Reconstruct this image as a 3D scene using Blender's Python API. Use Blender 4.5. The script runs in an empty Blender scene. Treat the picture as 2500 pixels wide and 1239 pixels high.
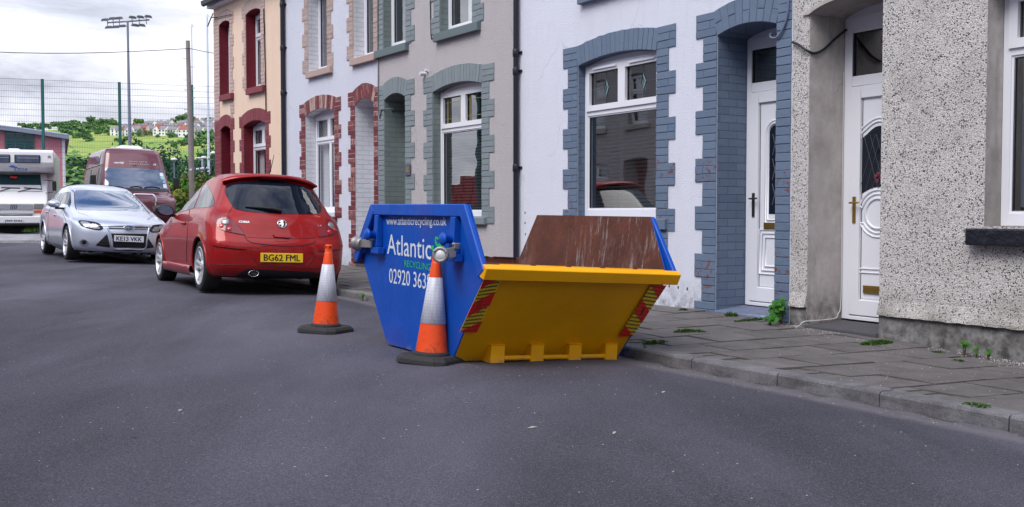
import bpy, bmesh, math, random
from mathutils import Vector, Matrix, geometry
from mathutils.bvhtree import BVHTree
random.seed(7)
S = bpy.context.scene
COL = S.collection
R = math.radians
PI = math.pi

# ------------------------------------------------------------------ camera
F, CX, CY, CAMZ = 2500.0, 1250.0, 619.5, 1.05
PITCH = math.atan((619.5 - 522.0) / 2500.0)
CP, SP = math.cos(PITCH), math.sin(PITCH)
CAM = Vector((0, 0, CAMZ))
def ray(px, py):
    a = (px - CX) / F; b = (CY - py) / F
    return Vector((a, CP + b * SP, -SP + b * CP))
def at(px, py, Y):
    r = ray(px, py); return CAM + r * (Y / r.y)
def ax(px, Y):
    return at(px, 522, Y).x
cd = bpy.data.cameras.new('camera'); cam = bpy.data.objects.new('camera', cd); COL.objects.link(cam)
cam.location = CAM; cam.rotation_euler = (PI / 2 - PITCH, 0, 0)
cd.sensor_width = 36; cd.lens = 36.0; cd.clip_start = .1; cd.clip_end = 6000
S.camera = cam

# ------------------------------------------------------------------ object helpers
def tag(o, label=None, cat=None, group=None, kind=None):
    if label: o['label'] = label
    if cat: o['category'] = cat
    if group: o['group'] = group
    if kind: o['kind'] = kind
    return o
def empty(name, M=None, parent=None):
    o = bpy.data.objects.new(name, None); COL.objects.link(o); o.empty_display_size = .2
    if parent: o.parent = parent
    if M is not None: o.matrix_basis = M
    return o
def copy_tree(o, parent=None):
    c = o.copy(); COL.objects.link(c)
    if parent: c.parent = parent
    for ch in list(o.children): copy_tree(ch, c)
    return c

class MB:
    """collects faces of one mesh; mats are slot indices"""
    def __init__(s): s.v = []; s.f = []; s.m = []; s.r = []; s.sm = []
    def face(s, pts, m=0, rnd=None, smooth=False):
        n = len(s.v); s.v += [tuple(p) for p in pts]; s.f.append(tuple(range(n, n + len(pts)))); s.m.append(m); s.r.append(random.random() if rnd is None else rnd); s.sm.append(smooth)
    def hexa(s, b, t, m=0, rnd=None):
        """b, t: 4 points each, bottom loop and top loop (same order, counterclockwise seen from t)"""
        n = len(s.v); s.v += [tuple(p) for p in b] + [tuple(p) for p in t]
        rnd = random.random() if rnd is None else rnd
        for q in ((3, 2, 1, 0), (4, 5, 6, 7), (0, 1, 5, 4), (1, 2, 6, 5), (2, 3, 7, 6), (3, 0, 4, 7)):
            s.f.append(tuple(n + i for i in q)); s.m.append(m); s.r.append(rnd); s.sm.append(False)
    def box(s, x0, x1, y0, y1, z0, z1, m=0, rnd=None):
        s.hexa([(x0, y0, z0), (x1, y0, z0), (x1, y1, z0), (x0, y1, z0)], [(x0, y0, z1), (x1, y0, z1), (x1, y1, z1), (x0, y1, z1)], m, rnd)
    def grid(s, rows, m=0, closed_u=False, smooth=True):
        """rows: list of equal-length point lists"""
        n = len(s.v); w = len(rows[0])
        for r in rows: s.v += [tuple(p) for p in r]
        for i in range(len(rows) - 1):
            for j in range(w if closed_u else w - 1):
                k = (j + 1) % w
                s.f.append((n + i * w + j, n + i * w + k, n + (i + 1) * w + k, n + (i + 1) * w + j)); s.m.append(m); s.r.append(.5); s.sm.append(smooth)
    def tube(s, pts, r, seg=8, m=0, caps=True, r2=None):
        pts = [Vector(p) for p in pts]; rows = []
        up = Vector((0, 0, 1)); prev = None
        for i, p in enumerate(pts):
            d = (pts[min(i + 1, len(pts) - 1)] - pts[max(i - 1, 0)]).normalized()
            if prev is None:
                a = d.cross(up if abs(d.z) < .9 else Vector((1, 0, 0))).normalized()
            else:
                a = (prev - d * prev.dot(d)).normalized()
            prev = a; b = d.cross(a)
            rr = r if r2 is None else r + (r2 - r) * i / (len(pts) - 1)
            if isinstance(r, (list, tuple)): rr = r[i]
            rows.append([p + (a * math.cos(t * 2 * PI / seg) + b * math.sin(t * 2 * PI / seg)) * rr for t in range(seg)])
        s.grid(rows, m, True)
        if caps:
            s.face(rows[0][::-1], m); s.face(rows[-1], m)
    def lathe(s, prof, seg=24, m=0, M=None, cap0=True, cap1=True):
        """prof: (r, z) list"""
        rows = [[Vector((r * math.cos(2 * PI * t / seg), r * math.sin(2 * PI * t / seg), z)) for t in range(seg)] for r, z in prof]
        if M is not None: rows = [[M @ p for p in r] for r in rows]
        s.grid(rows, m, True)
        if cap0 and prof[0][0] > 1e-5: s.face(rows[0][::-1], m)
        if cap1 and prof[-1][0] > 1e-5: s.face(rows[-1], m)
    def prism(s, poly, o0, o1, fn, m=0, mside=None):
        """poly: 2D outline; fn(a, b, o) -> 3D. solid between offsets o0 (back) and o1 (front)"""
        mside = m if mside is None else mside
        n = len(poly)
        A = [fn(a, b, o0) for a, b in poly]; B = [fn(a, b, o1) for a, b in poly]
        s.face(B, m); s.face(A[::-1], m)
        for i in range(n):
            j = (i + 1) % n
            s.face([A[i], A[j], B[j], B[i]], mside)
    def mesh(s, name):
        me = bpy.data.meshes.new(name); me.from_pydata(s.v, [], s.f); me.update()
        at_ = me.attributes.new('rnd', 'FLOAT', 'FACE')
        at_.data.foreach_set('value', s.r)
        me.polygons.foreach_set('material_index', s.m)
        me.polygons.foreach_set('use_smooth', s.sm)
        return me
    def build(s, name, mats, parent=None, M=None, bevel=0, merge=False, fixn=True, segs=1, angle=None):
        me = s.mesh(name)
        if merge or bevel or fixn:
            bm = bmesh.new(); bm.from_mesh(me)
            if merge or bevel: bmesh.ops.remove_doubles(bm, verts=bm.verts, dist=1e-5)
            if fixn: bmesh.ops.recalc_face_normals(bm, faces=bm.faces)
            if bevel:
                es = [e for e in bm.edges if len(e.link_faces) == 2 and e.calc_face_angle(0) > .5]
                bmesh.ops.bevel(bm, geom=es, offset=bevel, segments=segs, affect='EDGES', clamp_overlap=True, profile=.6)
            bm.to_mesh(me); bm.free()
        return link(name, me, mats, parent, M)
def link(name, me, mats, parent=None, M=None):
    if not isinstance(mats, (list, tuple)): mats = [mats]
    for m in mats: me.materials.append(m)
    o = bpy.data.objects.new(name, me); COL.objects.link(o)
    if parent: o.parent = parent
    if M is not None: o.matrix_basis = M
    return o

def catmull(P, n, closed=False):
    """sample a Catmull-Rom curve through tuples P with n samples per segment"""
    out = []; L = len(P)
    rng = range(L) if closed else range(L - 1)
    for i in rng:
        if closed: p = [P[(i + k) % L] for k in (-1, 0, 1, 2)]
        else: p = [P[max(i - 1, 0)], P[i], P[i + 1], P[min(i + 2, L - 1)]]
        for k in range(n):
            t = k / n
            out.append(tuple(.5 * (2 * b + (c - a) * t + (2 * a - 5 * b + 4 * c - d) * t * t + (3 * b - a - 3 * c + d) * t ** 3) for a, b, c, d in zip(*p)))
    if not closed: out.append(tuple(P[-1]))
    return out
def lerp(a, b, t): return a + (b - a) * t
def interp(x, T):
    if x <= T[0][0]: return T[0][1]
    for (a, b), (c, d) in zip(T, T[1:]):
        if x <= c:
            t = (x - a) / (c - a); t = t * t * (3 - 2 * t) * .5 + t * .5
            return b + (d - b) * t
    return T[-1][1]

# text as mesh, fitted in a box: origin = lower left, X and Yv = full extents (vectors)
def text_mesh(body, name, mats, origin, X, Yv, lift=.002, depth=.001, bold=0.0, parent=None, space=1.0):
    cu = bpy.data.curves.new(name, 'FONT'); cu.body = body; cu.size = 1; cu.resolution_u = 3; cu.space_character = space
    t = bpy.data.objects.new(name, cu); COL.objects.link(t)
    dg = bpy.context.evaluated_depsgraph_get(); me = bpy.data.meshes.new_from_object(t.evaluated_get(dg))
    bpy.data.objects.remove(t); bpy.data.curves.remove(cu)
    xs = [v.co.x for v in me.vertices]; ys = [v.co.y for v in me.vertices]
    x0, x1, y0, y1 = min(xs), max(xs), min(ys), max(ys)
    X = Vector(X); Yv = Vector(Yv); N = X.cross(Yv).normalized(); O = Vector(origin)
    for v in me.vertices:
        v.co = O + X * ((v.co.x - x0) / (x1 - x0)) + Yv * ((v.co.y - y0) / (y1 - y0)) + N * lift
    me.name = name; me.materials.clear()
    for p in me.polygons: p.material_index = 0
    if bold:   # heavier strokes: the same letters again, a hair to each side
        bm = bmesh.new(); bm.from_mesh(me); g0 = list(bm.verts) + list(bm.edges) + list(bm.faces); hgt = Yv.length; xd = X.normalized(); yd = Yv.normalized()
        for k, (sx_, sy_) in enumerate(((1, 0), (-1, 0), (0, 1), (0, -1))):
            d = bmesh.ops.duplicate(bm, geom=g0)
            bmesh.ops.translate(bm, verts=[q for q in d['geom'] if isinstance(q, bmesh.types.BMVert)], vec=xd * sx_ * bold * hgt * 1.2 + yd * sy_ * bold * hgt * .8 - N * .00025 * (k + 1))
        bm.to_mesh(me); bm.free()
    return link(name, me, mats, parent)
# ------------------------------------------------------------------ materials
class NT:
    def __init__(s, name):
        s.m = bpy.data.materials.new(name); s.m.use_nodes = True; s.t = s.m.node_tree; s.n = s.t.nodes
        s.b = s.n['Principled BSDF']; s.out = s.n['Material Output']
        s.tc = None
    def new(s, t, **kw):
        n = s.n.new(t)
        for k, v in kw.items():
            if hasattr(n, k): setattr(n, k, v)
            else: n.inputs[k].default_value = v
        return n
    def l(s, a, b): s.t.links.new(a, b)
    def co(s, scale=(1, 1, 1), rot=(0, 0, 0), src='Object'):
        if s.tc is None: s.tc = s.new('ShaderNodeTexCoord')
        m = s.new('ShaderNodeMapping'); m.inputs['Scale'].default_value = scale; m.inputs['Rotation'].default_value = rot
        s.l(s.tc.outputs[src], m.inputs['Vector']); return m.outputs[0]
    def noise(s, sc, det=3, rough=.55, v=None, dist=0):
        n = s.new('ShaderNodeTexNoise'); n.inputs['Scale'].default_value = sc; n.inputs['Detail'].default_value = det; n.inputs['Roughness'].default_value = rough; n.inputs['Distortion'].default_value = dist
        s.l(v if v is not None else s.co(), n.inputs['Vector']); return n.outputs['Fac']
    def vor(s, sc, v=None, feat='F1', out='Distance', rnd=1):
        n = s.new('ShaderNodeTexVoronoi'); n.feature = feat; n.inputs['Scale'].default_value = sc; n.inputs['Randomness'].default_value = rnd
        s.l(v if v is not None else s.co(), n.inputs['Vector']); return n.outputs[out]
    def ramp(s, f, stops, interp='LINEAR'):
        r = s.new('ShaderNodeValToRGB'); r.color_ramp.interpolation = interp; e = r.color_ramp.elements
        while len(e) > 1: e.remove(e[-1])
        for i, (p, c) in enumerate(stops):
            x = e[0] if i == 0 else e.new(p)
            x.position = p
            x.color = (c, c, c, 1) if isinstance(c, (int, float)) else (*c, 1)
        s.l(f, r.inputs[0]); return r.outputs[0]
    def mix(s, f, a, b, mode='MIX'):
        n = s.new('ShaderNodeMix'); n.data_type = 'RGBA'; n.blend_type = mode
        for i, x in ((0, f), (6, a), (7, b)):
            if isinstance(x, (int, float)): n.inputs[i].default_value = x if i == 0 else (x, x, x, 1)
            elif isinstance(x, tuple): n.inputs[i].default_value = (*x, 1)
            else: s.l(x, n.inputs[i])
        return n.outputs[2]
    def math(s, op, a, b=None, clamp=False):
        n = s.new('ShaderNodeMath'); n.operation = op; n.use_clamp = clamp
        for i, x in enumerate((a, b)):
            if x is None: continue
            if isinstance(x, (int, float)): n.inputs[i].default_value = x
            else: s.l(x, n.inputs[i])
        return n.outputs[0]
    def sep(s, v):
        n = s.new('ShaderNodeSeparateXYZ'); s.l(v, n.inputs[0]); return n.outputs
    def attr(s, name):
        n = s.new('ShaderNodeAttribute'); n.attribute_name = name; return n.outputs['Fac']
    def col(s, x):
        if isinstance(x, tuple): s.b.inputs['Base Color'].default_value = (*x, 1)
        else: s.l(x, s.b.inputs['Base Color'])
    def rough(s, x):
        if isinstance(x, (int, float)): s.b.inputs['Roughness'].default_value = x
        else: s.l(x, s.b.inputs['Roughness'])
    def bump(s, h, dist=.01, st=1.0, after=None):
        n = s.new('ShaderNodeBump'); n.inputs['Strength'].default_value = st; n.inputs['Distance'].default_value = dist; s.l(h, n.inputs['Height'])
        if after is not None: s.l(after, n.inputs['Normal'])
        s.l(n.outputs[0], s.b.inputs['Normal']); return n.outputs[0]

def plain(name, c, rough=.6, metal=0, spec=.5, coat=0, var=.0, vs=8, bump=0, bs=60, trans=0, coatr=.03):
    t = NT(name); t.rough(rough); t.b.inputs['Metallic'].default_value = metal; t.b.inputs['Specular IOR Level'].default_value = spec
    t.b.inputs['Coat Weight'].default_value = coat; t.b.inputs['Coat Roughness'].default_value = coatr
    if var:
        f = t.noise(vs, 4, .65)
        t.col(t.mix(f, tuple(x * (1 - var) for x in c), tuple(min(1, x * (1 + var)) for x in c)))
    else: t.col(c)
    if bump: t.bump(t.noise(bs, 4), bump)
    return t.m

def m_asphalt():
    t = NT('asphalt')
    c = t.co()
    big = t.noise(.35, 4, .6, t.co((1, .45, 1), (0, 0, R(-32))))
    mid = t.noise(2.2, 4, .6, t.co((1, .3, 1), (0, 0, R(-32))))
    fine = t.noise(130, 3, .75, c)
    base = t.mix(t.ramp(big, [(.40, 0), (.62, 1)]), (.037, .036, .051), (.118, .114, .150))
    base = t.mix(.5, base, t.mix(mid, (.043, .041, .058), (.104, .100, .135)))
    patch = t.noise(.42, 5, .62, t.co((1.3, .34, 1), (0, 0, R(-33))), .6); base = t.mix(1, base, t.ramp(patch, [(.36, .70), (.50, .98), (.64, 1.24)]), 'MULTIPLY')
    oil = t.math('MULTIPLY', t.ramp(t.noise(1.3, 5, .7), [(.60, 0), (.70, .55)]), t.ramp(t.noise(.3, 2), [(.45, 0), (.6, 1)])); base = t.mix(oil, base, (.026, .025, .031))
    grain = t.ramp(fine, [(.33, .5), (.5, .97), (.72, 1.5)])
    base = t.mix(1, base, grain, 'MULTIPLY')
    # pale stones in the tar
    stc = t.vor(260, c, out='Color'); st = t.sep(stc)[0]
    base = t.mix(t.ramp(st, [(.93, 0), (.95, .6)]), base, (.20, .20, .22))
    st2 = t.sep(t.vor(22, c, out='Color'))[1]; d2 = t.vor(22, c)
    spk = t.math('MULTIPLY', t.ramp(st2, [(.93, 0), (.94, 1)]), t.ramp(d2, [(.08, 1), (.12, 0)]))
    base = t.mix(spk, base, (.5, .47, .44))
    # dusty strip along the kerb
    kd = t.attr('kerb')
    n2 = t.noise(9, 4, .7)
    dust = t.math('MULTIPLY', t.ramp(kd, [(0, .5), (.18, .8), (.30, 0)]), t.ramp(n2, [(.3, .5), (.6, 1)]))
    base = t.mix(dust, base, (.16, .15, .165))
    crud = t.math('MULTIPLY', t.ramp(kd, [(0, 1), (.035, .9), (.06, 0)]), t.ramp(t.noise(14, 5, .7), [(.35, .2), (.6, 1)]))
    base = t.mix(crud, base, (.03, .032, .024))
    t.col(base); t.rough(t.ramp(fine, [(.3, .9), (.7, .7)]))
    t.b.inputs['Specular IOR Level'].default_value = .22
    t.bump(fine, .006, .8)
    return t.m
def m_paving():
    t = NT('paving_slabs')
    r = t.attr('rnd'); fine = t.noise(170, 3, .7); mid = t.noise(5, 5, .65)
    base = t.mix(r, (.080, .073, .076), (.145, .132, .134))
    base = t.mix(.6, base, t.mix(t.ramp(mid, [(.3, 0), (.7, 1)]), (.060, .054, .056), (.155, .142, .145)))
    base = t.mix(1, base, t.ramp(fine, [(.3, .6), (.5, 1), (.72, 1.4)]), 'MULTIPLY')
    st = t.sep(t.vor(60, out='Color'))[0]; d = t.vor(60)
    base = t.mix(t.math('MULTIPLY', t.ramp(st, [(.96, 0), (.97, 1)]), t.ramp(d, [(.15, 1), (.2, 0)])), base, (.55, .53, .5))
    t.col(base); t.rough(.8); t.bump(fine, .003, .6)
    return t.m
def m_joint():
    t = NT('paving_joint_soil'); f = t.noise(6, 4, .7)
    t.col(t.mix(t.ramp(f, [(.5, 0), (.62, 1)]), (.024, .021, .018), (.035, .055, .012))); t.rough(.95); t.bump(t.noise(120), .004); return t.m
def m_kerb(dark=1.0, name='kerb_concrete'):
    t = NT(name); fine = t.noise(120, 4, .7); mid = t.noise(4, 5, .7)
    base = t.mix(t.ramp(mid, [(.3, 0), (.7, 1)]), tuple(x * dark for x in (.135, .130, .145)), tuple(x * dark for x in (.275, .27, .295)))
    base = t.mix(1, base, t.ramp(fine, [(.3, .55), (.5, 1), (.7, 1.3)]), 'MULTIPLY')
    base = t.mix(t.ramp(t.vor(75), [(.08, .8), (.16, 0)]), base, (.05, .05, .05))
    base = t.mix(t.ramp(t.noise(2.6, 6, .75, t.co((1, 1, 2.5))), [(.5, 0), (.68, .75)]), base, (.045, .043, .048))
    t.col(base); t.rough(.85); t.bump(fine, .004, .7); return t.m
def m_pebble():
    t = NT('pebbledash')
    v = t.co()
    rc = t.vor(114, v, out='Color'); d = t.vor(114, v); s3 = t.sep(rc)
    base = t.ramp(s3[0], [(0, (.67, .64, .64)), (.42, (.56, .53, .52)), (.72, (.47, .44, .425)), (.84, (.75, .72, .725))], 'CONSTANT')
    clus = t.noise(7, 3, .6)
    dark = t.math('GREATER_THAN', t.math('ADD', s3[1], t.math('MULTIPLY', clus, .35)), 1.085)
    base = t.mix(dark, base, (.012, .012, .016))
    base = t.mix(t.ramp(d, [(.35, 0), (.75, .55)]), base, (.29, .265, .255))
    grime = t.math('MULTIPLY', t.noise(1.3, 5, .65), 1.0)
    base = t.mix(t.ramp(grime, [(.5, 0), (.75, .45)]), base, (.2, .185, .16))
    z = t.sep(t.co())[2]
    low = t.math('MULTIPLY', t.ramp(t.math('DIVIDE', z, 1.0), [(.22, .75), (.5, 0)]), t.ramp(t.noise(3, 4), [(.35, 0), (.65, 1)]))
    base = t.mix(low, base, (.13, .12, .095))
    t.col(base); t.rough(.75); t.bump(t.math('SUBTRACT', 1, d), .006, .8); return t.m
def m_render(name, a, b, sc=55, bump=.007, grime=.25, gc=(.3, .29, .28), speck=.35):
    t = NT(name); f = t.noise(sc, 4, .7); v = t.vor(sc * 1.3)
    base = t.mix(t.ramp(f, [(.3, 0), (.68, 1)]), a, b)
    base = t.mix(t.ramp(t.noise(sc * 1.1, 2, .5), [(.3, speck), (.45, 0)]), base, tuple(x * .45 for x in a))
    g = t.noise(1.1, 6, .7, t.co((1, 1, .5)))
    base = t.mix(t.ramp(g, [(.48, 0), (.8, grime)]), base, gc)
    z = t.sep(t.co())[2]
    drip = t.noise(5, 5, .7, t.co((1.6, 1, .12)))
    base = t.mix(t.ramp(drip, [(.53, 0), (.78, .5 * min(1, grime * 2.5))]), base, tuple(x * .8 for x in gc))
    wv = t.new('ShaderNodeVectorMath'); wv.operation = 'ADD'; nz = t.new('ShaderNodeTexNoise'); nz.inputs['Scale'].default_value = 2.2; nz.inputs['Detail'].default_value = 4; t.l(t.co(), nz.inputs['Vector']); sc_ = t.new('ShaderNodeVectorMath'); sc_.operation = 'SCALE'; sc_.inputs['Scale'].default_value = .5; t.l(nz.outputs['Color'], sc_.inputs[0]); t.l(t.co(), wv.inputs[0]); t.l(sc_.outputs[0], wv.inputs[1])
    crk = t.math('MULTIPLY', t.ramp(t.vor(.75, wv.outputs[0], 'DISTANCE_TO_EDGE'), [(.002, .28), (.005, 0)]), t.ramp(t.noise(1.3, 2), [(.5, 0), (.58, 1)]))
    base = t.mix(crk, base, tuple(x * .45 for x in gc))
    low = t.math('MULTIPLY', t.ramp(z, [(.12, .8), (.42, 0)]), t.ramp(t.noise(8, 5, .7), [(.4, 0), (.62, 1)]))
    base = t.mix(low, base, tuple(x * .45 for x in gc))
    t.col(base); t.rough(.85); t.b.inputs['Specular IOR Level'].default_value = .2
    t.bump(t.math('ADD', f, v), bump, .9); return t.m
def m_brick(name, c, c2, chips=None, joints=0, chipz=(.2, 1.7), rough=.62, streak=0, fade=None):
    """painted brick made of real bricks: colour varies per brick; chips show the clay"""
    t = NT(name); r = t.attr('rnd')
    base = t.mix(t.math('ADD', t.math('MULTIPLY', r, .55), t.math('MULTIPLY', t.noise(14, 4, .7), .5)), c, c2)
    if fade:
        f = t.noise(22, 5, .75, t.co((3, 1, .35)))
        f2 = t.math('ADD', f, t.math('MULTIPLY', t.math('SUBTRACT', r, .5), .35))
        base = t.mix(t.ramp(f2, [(fade[1], 0), (fade[1] + .14, 1)]), base, fade[0])
    if chips:
        z = t.sep(t.co())[2]
        m1 = t.noise(16, 5, .75); zone = t.ramp(t.math('DIVIDE', z, 2), [(chipz[0] / 2, .0), (chipz[0] / 2 + .08, 1), (chipz[1] / 2 - .1, 1), (chipz[1] / 2, 0)])
        reg = t.ramp(t.noise(1.7, 2, .5), [(.46, 0), (.54, 1)])
        k = t.math('MULTIPLY', t.math('MULTIPLY', t.ramp(m1, [(.565, 0), (.585, 1)]), reg), zone)
        base = t.mix(k, base, chips)
        k2 = t.ramp(t.noise(34, 3, .6), [(.72, 0), (.74, 1)])
        base = t.mix(t.math('MULTIPLY', k2, .7), base, (.06, .035, .035))
    t.col(base); t.rough(rough); t.bump(t.math('ADD', t.noise(45, 4, .7), t.math('MULTIPLY', t.noise(9, 2), 1.5)), .004, .8)
    return t.m
def m_revealbrick(name, c, c2, jc, axis='y'):
    """brick courses modelled as a relief on the jambs (o, z)"""
    t = NT(name)
    s = t.sep(t.co()); cb = t.new('ShaderNodeCombineXYZ'); t.l(t.math('ADD', s[1], s[0]), cb.inputs[0]); t.l(s[2], cb.inputs[1])
    b = t.new('ShaderNodeTexBrick'); b.inputs['Scale'].default_value = 1; b.inputs['Brick Width'].default_value = .225; b.inputs['Row Height'].default_value = .077; b.inputs['Mortar Size'].default_value = .0055; b.inputs['Mortar Smooth'].default_value = .5
    b.offset = .5; b.inputs['Color1'].default_value = (*c, 1); b.inputs['Color2'].default_value = (*c2, 1); b.inputs['Mortar'].default_value = (*jc, 1)
    t.l(cb.outputs[0], b.inputs['Vector'])
    t.col(t.mix(.35, b.outputs['Color'], t.mix(t.noise(14, 4, .7), tuple(x * .75 for x in c), tuple(min(1, x * 1.2) for x in c2)))); t.rough(.62)
    n = t.bump(t.math('SUBTRACT', t.math('MULTIPLY', t.noise(40, 4), .3), b.outputs['Fac']), .006, .9); return t.m
def m_glass(name='window_glass', tint=(1, 1, 1), refl=1.0):
    t = NT(name); t.n.remove(t.b)
    tr = t.new('ShaderNodeBsdfTransparent'); tr.inputs[0].default_value = (*tint, 1)
    gl = t.new('ShaderNodeBsdfGlossy'); gl.inputs['Roughness'].default_value = .01; gl.inputs['Color'].default_value = (.95, .97, 1, 1)
    lw = t.new('ShaderNodeLayerWeight'); lw.inputs['Blend'].default_value = .5; fsc = t.math('ADD', .25, t.math('MULTIPLY', .9, t.math('POWER', lw.outputs['Facing'], 4.2)))
    nz = t.noise(1.1, 2, .5); bp = t.new('ShaderNodeBump'); bp.inputs['Strength'].default_value = .06; bp.inputs['Distance'].default_value = .05; t.l(nz, bp.inputs['Height']); t.l(bp.outputs[0], gl.inputs['Normal'])
    mx = t.new('ShaderNodeMixShader'); f = t.math('MULTIPLY', fsc, refl, True); t.l(f, mx.inputs[0]); t.l(tr.outputs[0], mx.inputs[1]); t.l(gl.outputs[0], mx.inputs[2]); t.l(mx.outputs[0], t.out.inputs[0])
    return t.m
def m_carpaint(name, c, flake=.35, rough=.38, dust=.1, coat=1.0):
    t = NT(name); t.b.inputs['Metallic'].default_value = flake
    f = t.noise(900, 1, .5); g = t.noise(2.5, 5, .7)
    base = t.mix(f, tuple(x * .85 for x in c), tuple(min(1, x * 1.15) for x in c))
    z = t.sep(t.co())[2]
    lowd = t.math('MULTIPLY', t.ramp(z, [(.15, 1), (.6, .1)]), t.ramp(t.noise(5, 5, .7), [(.35, .1), (.7, 1)]))
    base = t.mix(t.math('MULTIPLY', lowd, dust * 3), base, (.16, .14, .13))
    t.col(base); t.rough(rough); t.b.inputs['Coat Weight'].default_value = coat
    t.l(t.ramp(g, [(.4, .02), (.8, .08)]), t.b.inputs['Coat Roughness']); t.b.inputs['Coat IOR'].default_value = 1.5
    return t.m
def m_leaf(name, c, c2, rough=.6, sc=.35):
    t = NT(name); r = t.attr('rnd'); f = t.noise(sc, 3, .6)
    t.col(t.mix(t.math('ADD', t.math('MULTIPLY', r, .6), t.math('MULTIPLY', t.math('SUBTRACT', f, .3), .9)), c, c2)); t.rough(rough)
    t.b.inputs['Specular IOR Level'].default_value = .25
    return t.m
def m_rust():
    t = NT('rusted_steel')
    a = t.noise(3, 5, .65); base = t.mix(t.ramp(a, [(.3, 0), (.7, 1)]), (.060, .017, .011), (.135, .038, .022))
    b = t.noise(9, 5, .7); base = t.mix(t.ramp(b, [(.6, 0), (.75, .7)]), base, (.22, .075, .025))
    st = t.noise(26, 6, .8, t.co((1, .9, .10))); zone = t.ramp(t.noise(1.9, 2, .5, t.co((1, 1, .25))), [(.47, 0), (.60, 1)])
    k = t.math('MULTIPLY', t.ramp(st, [(.555, 0), (.68, 1)]), zone)
    base = t.mix(k, base, (.36, .31, .31))
    k2 = t.ramp(t.noise(60, 4, .7, t.co((1, 1, .3))), [(.70, 0), (.73, 1)])
    base = t.mix(t.math('MULTIPLY', k2, .8), base, (.5, .48, .48))
    k4 = t.math('MULTIPLY', t.ramp(t.noise(4.5, 6, .75, t.co((1, 1, .6))), [(.52, 0), (.72, .55)]), t.ramp(t.noise(1.3, 2), [(.42, 0), (.6, 1)])); base = t.mix(k4, base, (.27, .20, .185))
    k3 = t.ramp(t.noise(7, 3, .6), [(.74, 0), (.76, 1)]); base = t.mix(k3, base, (.03, .06, .16))
    dk = t.ramp(t.noise(5, 4, .7), [(.62, 0), (.8, .6)]); base = t.mix(dk, base, (.05, .02, .018))
    t.col(base); t.rough(.8); t.bump(t.noise(40, 4), .003); return t.m
def m_skip(name, c, scuffc, amt=.5, top=(.6)):
    t = NT(name)
    base = t.mix(t.noise(4, 4, .6), tuple(x * .85 for x in c), tuple(min(1, x * 1.12) for x in c))
    s1 = t.noise(24, 6, .8, t.co((1, 1, .25))); s2 = t.noise(70, 3, .6)
    base = t.mix(t.ramp(s1, [(.61, 0), (.72, amt * 1.5)]), base, scuffc)
    base = t.mix(t.ramp(s2, [(.74, 0), (.76, .7)]), base, tuple(x * .3 for x in c))
    ov = t.ramp(t.noise(1.4, 2, .4), [(.56, 0), (.72, .35)]); base = t.mix(ov, base, tuple(min(1, x * .7 + y) for x, y in zip(c, (.07, .0, .0))))
    sc1 = t.noise(30, 5, .75, t.co((.2, 1, 1), (R(35), 0, 0))); base = t.mix(t.ramp(sc1, [(.70, 0), (.73, .7)]), base, tuple(x * .35 for x in c))
    z = t.sep(t.co())[2]
    low = t.math('MULTIPLY', t.ramp(z, [(.0, .7), (.05, 0)]), t.ramp(t.noise(10, 5, .7), [(.45, 0), (.65, 1)]))
    base = t.mix(low, base, (.17, .16, .17))
    t.col(base); t.rough(t.ramp(t.noise(6, 4), [(.3, .35), (.7, .55)])); t.b.inputs['Specular IOR Level'].default_value = .25
    t.bump(t.noise(3, 3), .02, .6); return t.m
M = {}
M['asphalt'] = m_asphalt(); M['paving'] = m_paving(); M['joint'] = m_joint(); M['kerb'] = m_kerb(.72); M['concrete_pale'] = m_kerb(1.35, 'pale_concrete')
M['pebble'] = m_pebble()
M['plinth'] = m_render('plinth_concrete', (.15, .145, .14), (.33, .32, .325), 9, .004, .6, (.07, .065, .055), .1)
M['smooth_render'] = m_render('grey_reveal_render', (.38, .345, .33), (.52, .485, .475), 5, .003, .75, (.10, .085, .07), .05)
M['grey_render'] = m_render('lavender_grey_roughcast', (.38, .355, .375), (.68, .64, .67), 95, .008, .12, (.3, .28, .28), .5)
M['white_render'] = m_render('white_textured_render', (.68, .70, .82), (.80, .82, .93), 120, .0045, .12, (.42, .42, .45), .12)
M['white_rough'] = m_render('white_roughcast', (.60, .625, .75), (.80, .82, .93), 115, .007, .06, (.5, .5, .52), .2)
M['cream'] = m_render('cream_render', (.74, .55, .43), (.83, .65, .52), 40, .003, .3, (.62, .47, .42), .06)
BLUE, BLUE2 = (.098, .143, .222), (.142, .192, .280)
M['blue_brick'] = m_brick('blue_grey_painted_brick', BLUE, BLUE2, (.16, .045, .03))
M['blue_back'] = plain('blue_grey_paint', (.085, .12, .22), .65)
M['blue_reveal'] = m_revealbrick('blue_grey_reveal_brick', BLUE, BLUE2, (.07, .10, .17))
GRN, GRN2 = (.172, .212, .236), (.225, .268, .292)
M['green_brick'] = m_brick('grey_green_painted_brick', GRN, GRN2)
M['green_back'] = plain('grey_green_paint', (.12, .16, .175), .65)
M['green_reveal'] = m_revealbrick('grey_green_reveal_brick', (.165, .205, .20), (.2, .25, .245), (.12, .15, .15))
MAR, MAR2 = (.115, .012, .020), (.20, .028, .035)
M['maroon_brick'] = m_brick('maroon_painted_brick', MAR, MAR2, fade=((.42, .30, .27), .60))
M['faded_brick'] = m_brick('maroon_brick_worn_to_stone', (.36, .26, .235), (.46, .35, .32), fade=((.15, .02, .03), .66))
M['faded_arch'] = m_brick('worn_maroon_arch_brick', MAR, MAR2, fade=((.42, .31, .28), .46))
M['maroon_cream'] = m_brick('maroon_painted_block', (.17, .022, .035), (.23, .045, .06), fade=((.40, .26, .26), .70))
M['pink_brick'] = m_brick('pink_worn_brick', (.44, .31, .29), (.56, .42, .39), fade=((.2, .05, .06), .72))
M['white_mortar'] = plain('white_mortar', (.62, .6, .66), .8)
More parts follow.
